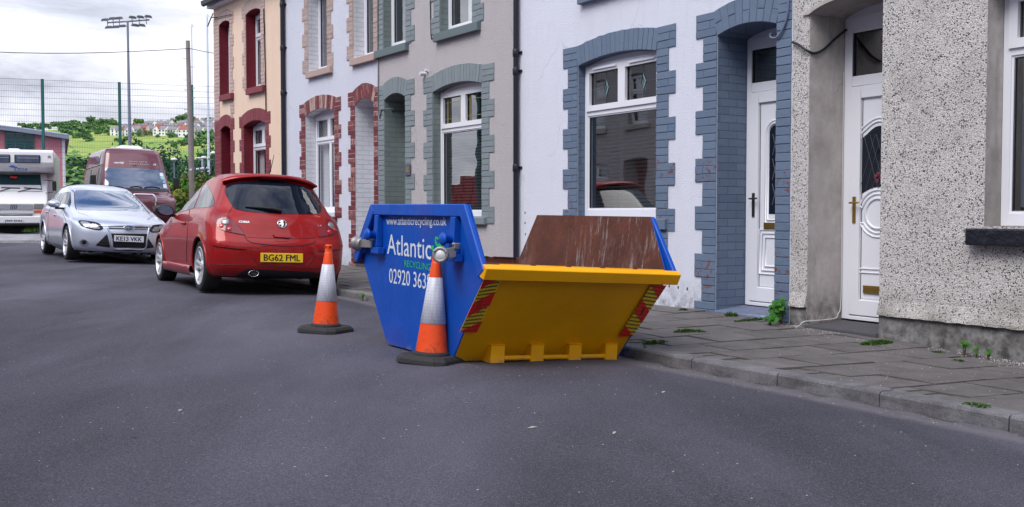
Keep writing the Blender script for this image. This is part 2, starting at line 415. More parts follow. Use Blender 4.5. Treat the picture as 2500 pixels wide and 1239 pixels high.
M['dusk_mortar'] = plain('maroon_mortar', (.13, .03, .04), .8)
M['pink_mortar'] = plain('pink_mortar', (.22, .13, .13), .8)
M['white_reveal'] = m_revealbrick('white_painted_reveal_brick', (.72, .735, .80), (.78, .79, .86), (.5, .5, .56))
M['red_reveal'] = m_revealbrick('crimson_painted_reveal', (.16, .004, .018), (.185, .005, .02), (.10, .003, .012))
M['crimson'] = plain('crimson_paint', (.17, .005, .02), .45, var=.15)
M['upvc'] = plain('white_upvc', (.78, .79, .86), .28, spec=.5, var=.02, vs=2)
M['upvc_dirty'] = plain('weathered_white_upvc', (.66, .66, .72), .38, var=.08, vs=3)
M['seal'] = plain('black_window_seal', (.012, .012, .016), .5)
M['glass'] = m_glass(); M['glass_dark'] = m_glass('dark_obscure_glass', (.25, .28, .32), .8)
M['blind'] = plain('dark_slat_blind', (.10, .085, .075), .5, var=.2)
M['blind_grey'] = plain('grey_slat_blind', (.20, .21, .235), .5, var=.2)
M['curtain'] = plain('white_net_curtain', (.62, .66, .72), .9, var=.1, vs=5)
M['sky_curtain'] = plain('sky_reflection_curtain', (.16, .29, .40), .8, var=.2, vs=3)  # added curtain, its pale blue stands in for sky reflected in the pane
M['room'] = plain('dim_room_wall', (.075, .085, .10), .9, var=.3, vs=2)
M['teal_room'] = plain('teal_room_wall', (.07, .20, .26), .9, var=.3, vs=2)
M['gold'] = plain('brass', (.42, .27, .07), .32, metal=.9, var=.15)
M['lead'] = plain('gold_glazing_strip', (.45, .36, .14), .4, metal=.3)
M['leadcame'] = plain('lead_came', (.12, .13, .15), .5)
M['bevelglass'] = plain('bevelled_glass', (.16, .42, .48), .08, spec=.9)
M['gunmetal'] = plain('gunmetal_handle', (.06, .065, .075), .35, metal=.7)
M['blackpipe'] = plain('black_pvc_pipe', (.009, .011, .024), .4, spec=.4)
M['cable'] = plain('black_cable', (.014, .014, .018), .5)
M['cable_white'] = plain('white_cable', (.6, .6, .58), .5)
M['blue_cable'] = plain('blue_painted_cable', (.12, .16, .27), .5)
M['slate'] = plain('roof_slate', (.075, .078, .09), .7, var=.35, vs=6, bump=.006, bs=20)
M['sill_black'] = plain('black_painted_stone', (.012, .013, .02), .35, var=.4, vs=14, bump=.012, bs=18)
M['step_dark'] = plain('worn_grey_step', (.06, .058, .068), .8, var=.3, vs=8, bump=.003)
M['step_blue'] = plain('blue_grey_painted_step', (.125, .15, .23), .7, var=.35, vs=9, bump=.003)
# skip
M['skip_blue'] = m_skip('blue_skip_paint', (.004, .075, .44), (.08, .2, .55), .25)
M['skip_yellow'] = m_skip('yellow_skip_paint', (.84, .39, .002), (.40, .17, .02), .25)
M['rust'] = m_rust()
M['stencil'] = plain('white_stencil_paint', (.66, .72, .86), .6, var=.3, vs=30)
M['stencil_green'] = plain('green_stencil_paint', (.02, .50, .10), .6, var=.25, vs=30)
M['tape_red'] = plain('red_reflective_tape', (.78, .010, .008), .35, var=.1)
M['tape_yellow'] = plain('yellow_reflective_tape', (.80, .56, .03), .35)
M['tape_black'] = plain('dark_hatch_print', (.045, .03, .012), .5)
M['galv'] = plain('galvanised_steel', (.30, .295, .30), .52, metal=.6, var=.3, vs=25)
M['lens'] = plain('clear_perforated_lens', (.62, .63, .66), .3, var=.4, vs=200)
# cones
def m_cone():
    t = NT('fluorescent_orange_plastic'); base = t.mix(t.noise(5, 4, .6), (.74, .060, .006), (.90, .090, .010))
    base = t.mix(t.ramp(t.noise(34, 6, .8, t.co((1, 1, .35))), [(.62, 0), (.72, .55)]), base, (.30, .03, .012))
    z = t.sep(t.co())[2]; low = t.math('MULTIPLY', t.ramp(z, [(.08, .8), (.24, 0)]), t.ramp(t.noise(22, 5, .7), [(.5, 0), (.66, 1)]))
    base = t.mix(low, base, (.16, .045, .025)); t.col(base); t.rough(t.ramp(t.noise(9, 4), [(.3, .35), (.7, .6)])); return t.m
M['cone_orange'] = m_cone()
M['rubber'] = plain('black_recycled_rubber', (.022, .022, .025), .8, var=.5, vs=40, bump=.006, bs=35)
def m_sleeve():
    t = NT('reflective_white_sleeve'); v = t.vor(48, t.co((1, 1, 1)), rnd=.1)
    base = t.mix(t.ramp(v, [(.40, 0), (.5, .45)]), (.60, .62, .72), (.40, .42, .50))
    base = t.mix(t.ramp(t.noise(14, 5, .75, t.co((1, 1, .3))), [(.50, 0), (.72, .7)]), base, (.33, .34, .39))
    t.col(base); t.rough(.35); return t.m
M['sleeve'] = m_sleeve()
# vehicles
M['car_red'] = m_carpaint('metallic_red_paint', (.30, .002, .003), .15, .45, .02, .6)
M['car_red'].node_tree.nodes['Principled BSDF'].inputs['Specular IOR Level'].default_value = .25
M['car_silver'] = m_carpaint('silver_paint', (.60, .65, .78), .6, .36, .06)
M['car_maroon'] = m_carpaint('maroon_van_paint', (.105, .012, .030), .15, .42, .05)
M['van_white'] = plain('white_motorhome_panel', (.74, .74, .78), .35, coat=.3, var=.05, vs=2)
M['carglass'] = plain('dark_car_glass', (.006, .010, .022), .02, spec=.4, coat=.35)
M['carglass_sky'] = plain('windscreen_sky_reflection', (.008, .045, .15), .02, spec=.8, coat=1)  # sky reflection painted into the base colour as blue
M['vanglass'] = plain('van_windscreen', (.05, .08, .15), .03, spec=.9, coat=1)
M['mhglass'] = plain('motorhome_windscreen', (.012, .05, .065), .04, spec=.5)
M['blacktrim'] = plain('black_plastic_trim', (.010, .010, .012), .5, var=.2, vs=30)
M['tyre'] = plain('tyre_rubber', (.012, .012, .013), .75, var=.3, vs=20)
M['alloy'] = plain('silver_alloy', (.66, .67, .72), .38, metal=.55, var=.1)
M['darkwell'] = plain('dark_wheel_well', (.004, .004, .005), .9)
M['taillight'] = plain('smoked_red_lens', (.20, .004, .012), .16, spec=.4, coat=.5, coatr=.08)
M['redlens'] = plain('red_lens', (.55, .004, .012), .1, coat=1)
M['clearlens'] = plain('clear_lamp', (.26, .26, .29), .2, metal=.3, coat=.6)
M['chrome'] = plain('chrome', (.72, .73, .76), .12, metal=1)
M['plate_yellow'] = plain('yellow_number_plate', (.78, .50, .012), .35)
M['plate_white'] = plain('white_number_plate', (.62, .64, .72), .35)
M['plate_ink'] = plain('black_plate_lettering', (.006, .006, .006), .5)
M['amber'] = plain('amber_lens', (.62, .10, .012), .2, coat=.5)
M['bluemark'] = plain('blue_vinyl', (.03, .09, .32), .4)
M['greymark'] = plain('silver_grey_vinyl', (.42, .40, .44), .4)
M['badgeblue'] = plain('dark_blue_badge', (.02, .035, .14), .2, coat=1)
M['seat'] = plain('dark_seat', (.02, .022, .028), .8)
# background
M['mast'] = plain('painted_steel_mast', (.17, .19, .26), .5, var=.1)
M['white_post'] = plain('white_painted_post', (.62, .66, .80), .5, var=.06)
M['lampgrey'] = plain('grey_floodlight_casing', (.10, .105, .13), .45, metal=.4)
M['fence_green'] = plain('green_powder_coat', (.006, .085, .085), .45)
M['fence_wire'] = plain('blue_green_mesh_wire', (.03, .075, .11), .5)
M['wood'] = plain('weathered_pole_timber', (.22, .19, .19), .85, var=.3, vs=6, bump=.01, bs=14)
M['pinkwall'] = plain('red_pink_cladding', (.60, .185, .235), .55, var=.08, vs=1)
M['roofmetal'] = plain('blue_grey_metal_roof', (.32, .36, .47), .45, var=.1, vs=1)
M['tealglass'] = plain('dark_teal_glazing', (.008, .05, .06), .12, spec=.6)
def m_grass(name, a, b, c):
    t = NT(name); f = t.noise(.02, 5, .65); g = t.noise(.15, 4, .7)
    base = t.mix(t.ramp(f, [(.38, 0), (.62, 1)]), a, b); base = t.mix(t.ramp(g, [(.52, 0), (.7, .8)]), base, c)
    t.col(base); t.rough(.9); return t.m
M['hill'] = m_grass('hillside_grass', (.15, .28, .03), (.31, .36, .07), (.09, .20, .025))
M['grassflat'] = m_grass('rough_grass', (.04, .09, .015), (.06, .12, .02), (.03, .06, .012))
M['leaf'] = m_leaf('green_leaves', (.018, .062, .010), (.065, .15, .022))
M['leaf_dark'] = m_leaf('dark_green_leaves', (.006, .040, .014), (.020, .095, .028))
M['leaf_far'] = m_leaf('distant_foliage', (.060, .160, .050), (.19, .33, .09), .8, .06)
M['leaf_bright'] = m_leaf('bright_leaves', (.045, .14, .012), (.11, .24, .02))
M['leaf_yellow'] = m_leaf('yellow_green_leaves', (.07, .11, .012), (.21, .20, .025))
M['weed'] = m_leaf('weed_leaves', (.012, .080, .006), (.045, .18, .014), .6, 6)
M['moss'] = m_leaf('moss_and_grass', (.018, .058, .006), (.06, .14, .012), .9, 9)
M['stem'] = plain('brown_stem', (.07, .045, .025), .8)
M['bark'] = plain('bark', (.06, .05, .04), .9)
M['hwhite'] = plain('white_far_house', (.80, .80, .82), .8, var=.06, vs=.3)
M['hgrey'] = plain('grey_far_house', (.36, .34, .36), .8, var=.15, vs=.3)
M['hred'] = plain('red_brick_far_house', (.42, .13, .085), .8, var=.1, vs=.3)
M['hbeige'] = plain('beige_far_house', (.55, .45, .38), .8, var=.1, vs=.3)
M['rgrey'] = plain('grey_far_roof', (.23, .215, .25), .8, var=.25, vs=.4)
M['rred'] = plain('red_far_roof', (.30, .10, .085), .8, var=.2, vs=.4)
M['hwin'] = plain('far_window', (.05, .055, .075), .3)
M['gravelw'] = plain('pale_chippings', (.60, .58, .56), .8, var=.3, vs=60)
M['litter'] = plain('dry_leaf_litter', (.36, .33, .27), .8, var=.4, vs=30)
M['redseat'] = plain('red_plastic_seat', (.48, .03, .02), .5)
# ------------------------------------------------------------------ ground
def th_of(vp): return math.atan((1250 - vp) / 2500 * CP)
def isect(px, P, th):
    r = ray(px, 522); ux, uy = -math.sin(th), math.cos(th)
    det = -r.x * uy + ux * r.y
    k = (-P[0] * uy + ux * P[1]) / det
    return (k * r.x, k * r.y)
_r = ray(1720, 522); _P = (_r.x * 10 / _r.y, 10.0)
VPS = {'near': -250, 'blue': -347, 'grey': -430, 'white': -490, 'cream': -600}
B1 = isect(1931, _P, th_of(-347)); B2 = isect(1268, _P, th_of(-347))
B3 = isect(925, B2, th_of(-430)); B4 = isect(700, B3, th_of(-490)); B5 = isect(527, B4, th_of(-600))
_t = th_of(-250); B0 = (B1[0] + 4.9 * math.sin(_t), B1[1] - 4.9 * math.cos(_t))
BM = (B0[0] + 9 * math.sin(_t), B0[1] - 9 * math.cos(_t))
KERB = catmull([(7.5, -3.5), (4.55, 1.35), (2.355, 4.915), (1.657, 6.08), (.93, 7.25), (-.36, 9.6), (-1.63, 11.98), (-2.19, 12.87), (-4.05, 15.5), (-5.78, 18.0), (-7.9, 20.8), (-10.1, 23.6)], 8)
def gy(y): return interp(y, [(0, 0), (10.5, 0), (14, .02), (17, .05), (20, .10), (24, .24), (28, .40), (34, .50), (60, .60), (130, .8)])
def kerb_dist(x, y):
    """signed distance to the kerb line, positive on the road side"""
    best = 1e9; sg = 1
    for (ax_, ay), (bx, by) in zip(KERB, KERB[1:]):
        dx, dy = bx - ax_, by - ay; L = dx * dx + dy * dy
        t = max(0, min(1, ((x - ax_) * dx + (y - ay) * dy) / L))
        qx, qy = ax_ + dx * t, ay + dy * t; d = math.hypot(x - qx, y - qy)
        if d < best: best = d; sg = 1 if dx * (y - ay) - dy * (x - ax_) > 0 else -1
    return best * sg
def camber(c): return .09 * (1 - math.exp(-max(0, c) / .9))
def gz(x, y):
    c = kerb_dist(x, y)
    return gy(y) + camber(c) * (1 if y < 24 else 1)
def build_road():
    xs = [-300, -150, -80, -45, -30, -24, -20] + [-17 + .5 * i for i in range(12)] + [-11 + .22 * i for i in range(78)] + [6.5, 8, 11, 16, 30, 80, 160]
    ys = [-60, -25, -12, -6, -3] + [-1 + .5 * i for i in range(8)] + [3 + .22 * i for i in range(86)] + [22 + .5 * i for i in range(26)] + [36, 40, 46, 55, 70, 100, 130]
    v = []; ker = []
    for y in ys:
        for x in xs:
            c = kerb_dist(x, y) if (-20 < x < 12 and -6 < y < 30) else 5
            v.append((x, y, gy(y) + camber(c))); ker.append(max(0, c) if c < 5 else 5)
    W = len(xs); f = [(j * W + i, j * W + i + 1, (j + 1) * W + i + 1, (j + 1) * W + i) for j in range(len(ys) - 1) for i in range(W - 1)]
    me = bpy.data.meshes.new('road'); me.from_pydata(v, [], f); me.update()
    a = me.attributes.new('kerb', 'FLOAT', 'POINT'); a.data.foreach_set('value', ker)
    me.polygons.foreach_set('use_smooth', [True] * len(f))
    tag(link('road', me, M['asphalt']), kind='structure')
build_road()

# arc-length sampling of the kerb line
def resample(P, step, start=0.0):
    out = []; acc = -start
    for (a, b), (c, d) in zip(P, P[1:]):
        L = math.hypot(c - a, d - b)
        while acc <= L:
            if acc >= 0: out.append((a + (c - a) * acc / L, b + (d - b) * acc / L, math.atan2(d - b, c - a)))
            acc += step
        acc -= L
    return out
def build_kerb():
    mb = MB(); P = resample(KERB, .755)
    for (x, y, a), (x2, y2, a2) in zip(P, P[1:]):
        d = Vector((x2 - x, y2 - y, 0)); L = d.length; d.normalize(); n = Vector((d.y, -d.x, 0))  # n to the pavement side
        g = .004; p0 = Vector((x, y, gy(y))) + d * g; p1 = Vector((x2, y2, gy(y2))) - d * g
        h = .083 + random.uniform(-.004, .004); off = random.uniform(-.004, .004)
        prof = [(0 + off, -.06), (.006 + off, h - .016), (.014 + off, h - .004), (.026 + off, h), (.13, h + .002), (.13, -.06)]
        rows = [[p + n * a + Vector((0, 0, b)) for a, b in prof] for p in (p0, p1)]
        r = random.random()
        for i in range(len(prof) - 1): mb.face([rows[0][i], rows[1][i], rows[1][i + 1], rows[0][i + 1]], 0, r)
        mb.face(rows[0][::-1], 0, r); mb.face(rows[1], 0, r)
    tag(mb.build('kerb', M['kerb']), kind='structure')
build_kerb()

# pavement: ruled between the kerb top and the foot of the house walls
WALLB = [(BM, -.01), (B0, 0.0), (isect(2490, B1, th_of(-250)), .006), (isect(2150, B1, th_of(-250)), .046), (B1, .072), (isect(1720, B1, th_of(-347)), .103), (B2, .13), (B3, .185), (B4, .21), (B5, .25), ((B5[0] - 3, B5[1] + 4), .33)]
def wall_foot(x, y):
    """foot point of the wall opposite a kerb point, and its height"""
    best = None
    for (a, za), (b, zb) in zip(WALLB, WALLB[1:]):
        dx, dy = b[0] - a[0], b[1] - a[1]; L = dx * dx + dy * dy
        t = max(0, min(1, ((x - a[0]) * dx + (y - a[1]) * dy) / L))
        q = (a[0] + dx * t, a[1] + dy * t); d = math.hypot(x - q[0], y - q[1])
        if best is None or d < best[0]: best = (d, q, za + (zb - za) * t)
    return best
KS = resample(KERB, .05)
def pave(t, c, dz=0):
    """t: metres along the kerb from its near end, c: 0 at the kerb back .. 1 at the wall"""
    i = min(len(KS) - 1, max(0, t / .05)); k = int(i); f = i - k
    x, y, a = KS[k]
    if k + 1 < len(KS): x = lerp(x, KS[k + 1][0], f); y = lerp(y, KS[k + 1][1], f)
    d, q, zq = wall_foot(x, y)
    z0 = gy(y) + .083
    n = Vector((q[0] - x, q[1] - y, 0)); n.normalize()
    cc = .132 + (d - .132 + .03) * c
    return Vector((x, y, 0)) + n * cc + Vector((0, 0, lerp(z0, zq, max(0, cc) / d) + dz))
KLEN = (len(KS) - 1) * .05
def pave_at(px, py):
    """point of the pavement surface seen at a pixel"""
    r = ray(px, py); lo, hi = 2.0, 26.0; prev = None
    Y = 3.0
    while Y < 26:
        p = CAM + r * (Y / r.y); z = pave_z(p.x, p.y)
        if p.z <= z: return Vector((p.x, p.y, z))
        Y += .01
    return p
def pave_z(x, y):
    best = min(range(0, len(KS), 4), key=lambda i: (KS[i][0] - x) ** 2 + (KS[i][1] - y) ** 2)
    kx, ky, a = KS[best]; d, q, zq = wall_foot(x, y); c = abs(kerb_dist(x, y))
    return lerp(gy(ky) + .083, zq, min(1, c / max(.01, c + d)))
def build_pavement():
    mb = MB(); t = 0.0; k = 0
    while t < KLEN - .5:
        w = .405 if k % 2 else .415; t1 = min(t + w, KLEN)
        near = 3 < KS[min(len(KS) - 1, int(t / .05))][1] < 25
        if near:
            cuts = [0, .105, .33, .56, .79, 1.0] if k % 2 else [0, .22, .45, .68, .90, 1.0]
            if k % 2 and random.random() < .8:
                m = 4; cuts = [cuts[0]] + cuts[1:]
            for a, b in zip(cuts, cuts[1:]):
                if b < .12:   # narrow infill pieces by the kerb
                    ns = 4
                    for q in range(ns):
                        ta, tb = t + w * q / ns, t + w * (q + 1) / ns
                        dz = random.uniform(-.012, -.004); g = .008
                        P = [pave(ta + g, a + .004, dz), pave(tb - g, a + .004, dz), pave(tb - g, b - .004, dz), pave(ta + g, b - .004, dz)]
                        mb.hexa([p - Vector((0, 0, .04)) for p in P], P, 0)
                    continue
                g = random.uniform(.006, .014); gc = g / 2.1; dz = random.uniform(-.004, .003)
                P = [pave(t + g, a + gc, dz + random.uniform(-.003, .003)), pave(t1 - g, a + gc, dz + random.uniform(-.003, .003)), pave(t1 - g, b - gc, dz + random.uniform(-.003, .003)), pave(t + g, b - gc, dz + random.uniform(-.003, .003))]
                mb.hexa([p - Vector((0, 0, .04)) for p in P], P, 0)
        t = t1; k += 1
    o = mb.build('pavement', M['paving'])
    tag(o, kind='structure')
    mb = MB(); rows = []
    for i in range(0, int(KLEN / .4)):
        rows.append([pave(i * .4, c, -.012 - (.02 if c < 0 else 0)) for c in (-.0, .25, .5, .75, 1.0)])
    mb.grid(rows)
    tag(mb.build('pavement_bedding', M['joint']), kind='structure')
build_pavement()

# raised pale footway across the end of the street, and the rough grass behind the fence
mb = MB(); rows = []
for i in range(40):
    x = -40 + i * .8
    y0 = 24.6 + .04 * (x + 14); hz = .055
    rows.append([(x, y0, gy(y0) + .0), (x, y0 + .02, gy(y0) + .09 + hz), (x, y0 + .14, gy(y0) + .095 + hz), (x, y0 + 1.4, gy(y0 + 1.4) + .09 + hz * .9), (x, y0 + 3.0, gy(y0 + 3) + .09 + .01), (x, y0 + 3.1, gy(y0 + 3) - .05)])
mb.grid(rows, 0, smooth=False)
tag(mb.build('far_footway', M['concrete_pale']), kind='structure')
# ------------------------------------------------------------------ terraced houses
class House:
    def __init__(s, name, P, Q, label, cat='terraced house', z0=-.15, ztop=5.55, vis=True):
        s.P = Vector((P[0], P[1], 0)); d = Vector((Q[0] - P[0], Q[1] - P[1], 0)); s.L = d.length; d.normalize()
        s.U = d; s.O = Vector((-d.y, d.x, 0)); s.th = math.atan2(-d.x, d.y)
        s.M = Matrix(((d.x, s.O.x, 0, P[0]), (d.y, s.O.y, 0, P[1]), (0, 0, 1, 0), (0, 0, 0, 1)))
        s.Mi = s.M.inverted()
        s.e = empty(name, s.M); tag(s.e, label, cat, 'terraced houses along the pavement')
        s.ops = []; s.z0 = z0; s.ztop = ztop
    def uz(s, px, py=522, o=0.0):
        r = s.Mi.to_3x3() @ ray(px, py); c = s.Mi @ CAM
        k = (o - c.y) / r.y; p = c + r * k
        return p.x, p.z
    def u(s, px, o=0.0): return s.uz(px, 522, o)[0]
    def z(s, px, py, o=0.0): return s.uz(px, py, o)[1]
    def op(s, uR, uL, zb, zs, rise, d, dm=None):
        o = dict(a=uR, b=uL, zb=zb, zs=zs, rise=rise, d=d); s.ops.append(o); return o
def arcz(op, u, extra=0.0):
    t = (u - op['a']) / (op['b'] - op['a']) * 2 - 1
    return op['zs'] + (op['rise'] * (1 - t * t) if abs(t) < 1 else 0)
def wall_mesh(H, mats, depth=7.5, reveal_thick=.08, back=True, name='wall'):
    mb = MB(); us = {0.0, H.L}
    for o in H.ops:
        n = 14 if o['rise'] else 1
        for i in range(n + 1): us.add(lerp(o['a'], o['b'], i / n))
    us = sorted(u for u in us if -1e-6 <= u <= H.L + 1e-6)
    for a, b in zip(us, us[1:]):
        if b - a < 1e-6: continue
        mid = (a + b) / 2; act = sorted([o for o in H.ops if o['a'] < mid < o['b']], key=lambda o: o['zb'])
        za, zb_ = H.z0, H.z0
        for o in act:
            mb.face([(a, 0, za), (b, 0, zb_), (b, 0, o['zb']), (a, 0, o['zb'])], 0)
            za, zb_ = arcz(o, a), arcz(o, b)
            D = o['d'] + reveal_thick   # head soffit
            mb.face([(a, 0, za), (b, 0, zb_), (b, -D, zb_), (a, -D, za)], 1)
        mb.face([(a, 0, za), (b, 0, zb_), (b, 0, H.ztop), (a, 0, H.ztop)], 0)
    for o in H.ops:
        D = o['d'] + reveal_thick
        for u in (o['a'], o['b']): mb.face([(u, 0, o['zb']), (u, -D, o['zb']), (u, -D, o['zs']), (u, 0, o['zs'])], 1)
        mb.face([(o['a'], 0, o['zb']), (o['b'], 0, o['zb']), (o['b'], -D, o['zb']), (o['a'], -D, o['zb'])], 1)
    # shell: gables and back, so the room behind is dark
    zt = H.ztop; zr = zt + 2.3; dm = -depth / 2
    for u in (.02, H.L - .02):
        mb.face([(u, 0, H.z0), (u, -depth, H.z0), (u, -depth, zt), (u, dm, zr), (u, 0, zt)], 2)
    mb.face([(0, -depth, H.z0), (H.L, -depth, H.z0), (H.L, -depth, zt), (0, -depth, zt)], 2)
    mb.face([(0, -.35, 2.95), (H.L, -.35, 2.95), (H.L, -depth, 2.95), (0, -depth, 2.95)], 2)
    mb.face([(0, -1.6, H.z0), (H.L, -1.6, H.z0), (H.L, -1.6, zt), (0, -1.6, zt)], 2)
    return mb.build(name, mats, H.e, fixn=False)
def roof(H, depth=7.5, over=.22):
    zt = H.ztop; zr = zt + 2.45; mb = MB()
    for y0, y1, yy in ((over, -depth / 2, 0), (-depth - over, -depth / 2, 1)):
        a, b = (y0, zt + .05 - over * .3), (y1, zr)
        P = [(-.0, a[0], a[1]), (H.L, a[0], a[1]), (H.L, b[0], b[1]), (-.0, b[0], b[1])]
        mb.hexa([(x, y, z - .09) for x, y, z in P], P)
    r = mb.build('roof', M['slate'], H.e)
    mb = MB(); mb.box(H.L - .75, H.L - .05, -depth / 2 - .35, -depth / 2 + .35, zr - .4, zr + .9)
    for k in (-.18, .18): mb.lathe([(.11, zr + .9), (.13, zr + 1.2)], 12, 0, Matrix.Translation((H.L - .4, -depth / 2 + k, 0)))
    mb.build('chimney', M['maroon_brick'], r)
    mb = MB(); pr = [(.16, zt - .02), (.17, zt - .10), (.22, zt - .13), (.27, zt - .10), (.28, zt - .02)]
    mb.grid([[(u, a, b) for a, b in pr] for u in (0, H.L)], 0, smooth=False)
    mb.build('gutter', M['blackpipe'], H.e)
    mb = MB(); mb.box(0, H.L, .002, .15, zt - .16, zt - .01); mb.build('fascia', M['upvc'], H.e)

def bricks_surround(H, op, mats, ring, longL, shortL, longR, shortR, ztop, zend, course=.0773, per=3, name='brick_surround', firstlong=True, proud=.013, reveal_r=True, double=False, arch=True, rightfull=None, archmat=0, jit=.002, zendL=None):
    """raised quoin bricks at both jambs and a ring of voussoirs; mats = [brick, mortar backing, arch brick]"""
    mb = MB(); a, b = op['a'], op['b']
    def br(u0, u1, z0, z1, m=0):
        g = .0035; p = proud + random.uniform(-.0025, .002); j = lambda: random.uniform(-jit, jit)
        mb.hexa([(u0 + g + j(), .001, z0 + g + j()), (u1 - g + j(), .001, z0 + g + j()), (u1 - g + j(), p, z0 + g + j()), (u0 + g + j(), p, z0 + g + j())],
                [(u0 + g + j(), .001, z1 - g + j()), (u1 - g + j(), .001, z1 - g + j()), (u1 - g + j(), p, z1 - g + j()), (u0 + g + j(), p, z1 - g + j())], m)
    for side in ('L', 'R'):
        e = b if side == 'L' else a
        lo, sh = (longL, shortL) if side == 'L' else (longR, shortR)
        if lo is None: continue
        z = ztop; k = 0; zstop = zendL if (side == 'L' and zendL is not None) else zend
        while z > zstop - .01:
            blk = (k // per) % 2 == (0 if firstlong else 1)
            x = lo if blk else sh
            z0 = max(z - course, zstop - .02)
            u0, u1 = (e, x) if side == 'L' else (x, e)
            # within the arch zone the quoin starts outside the ring
            if arch and z0 > op['zs'] - .02:
                if side == 'L': u0 = e + .012
                else: u1 = e - .012
            w = u1 - u0
            if w > .02:
                if k % 2 and w > .26:
                    s = u0 + w * random.choice((.33, .36, .62)); br(u0, s, z0, z); br(s, u1, z0, z)
                elif w > .40: br(u0, u0 + w / 2, z0, z); br(u0 + w / 2, u1, z0, z)
                else: br(u0, u1, z0, z)
            z -= course; k += 1
        # backing
        u0, u1 = (e, max(lo, sh)) if side == 'L' else (min(lo, sh), e)
        z = ztop; k = 0
        while z > zstop:
            x = lo if (k % 2 == 0) == firstlong else sh
            z0 = max(z - course * per, zstop)
            q0, q1 = (e, x) if side == 'L' else (x, e)
            mb.box(q0 + .002, q1 - .002, .0012, proud - .005, z0 + .003, z - .002, 1)
            z -= course * per; k += 1
    if arch:
        n = max(6, int((b - a) / .075)); N = n * 2
        def P(t, k, o):
            u = lerp(a, b, t); w = (b - a)
            zi = arcz(op, u); tt = t * 2 - 1
            sl = -op['rise'] * 4 * tt / w
            nx, nz = -sl, 1; q = math.hypot(nx, nz)
            return (u + nx / q * ring * k, o, zi + nz / q * ring * k)
        rows = [[P(i / N, k, proud - .006) for k in (0, 1)] for i in range(N + 1)]
        mb.grid(rows, 1, smooth=False)
        for i in range(n):
            parts = [(0, 1)] if not double else ([(0, .48), (.5, 1)] if i % 2 == 0 else [(0, 1)])
            for k0, k1 in parts:
                t0, t1 = (i + .04) / n, (i + .96) / n; p = proud + random.uniform(-.0025, .002)
                k1_ = k1 + random.uniform(-.02, .02)
                mb.hexa([P(t0, k0, .0015), P(t1, k0, .0015), P(t1, k0, p), P(t0, k0, p)], [P(t0, k1_, .0015), P(t1, k1_, .0015), P(t1, k1_, p), P(t0, k1_, p)], 2)
    return mb.build(name, mats, H.e, bevel=.0028)

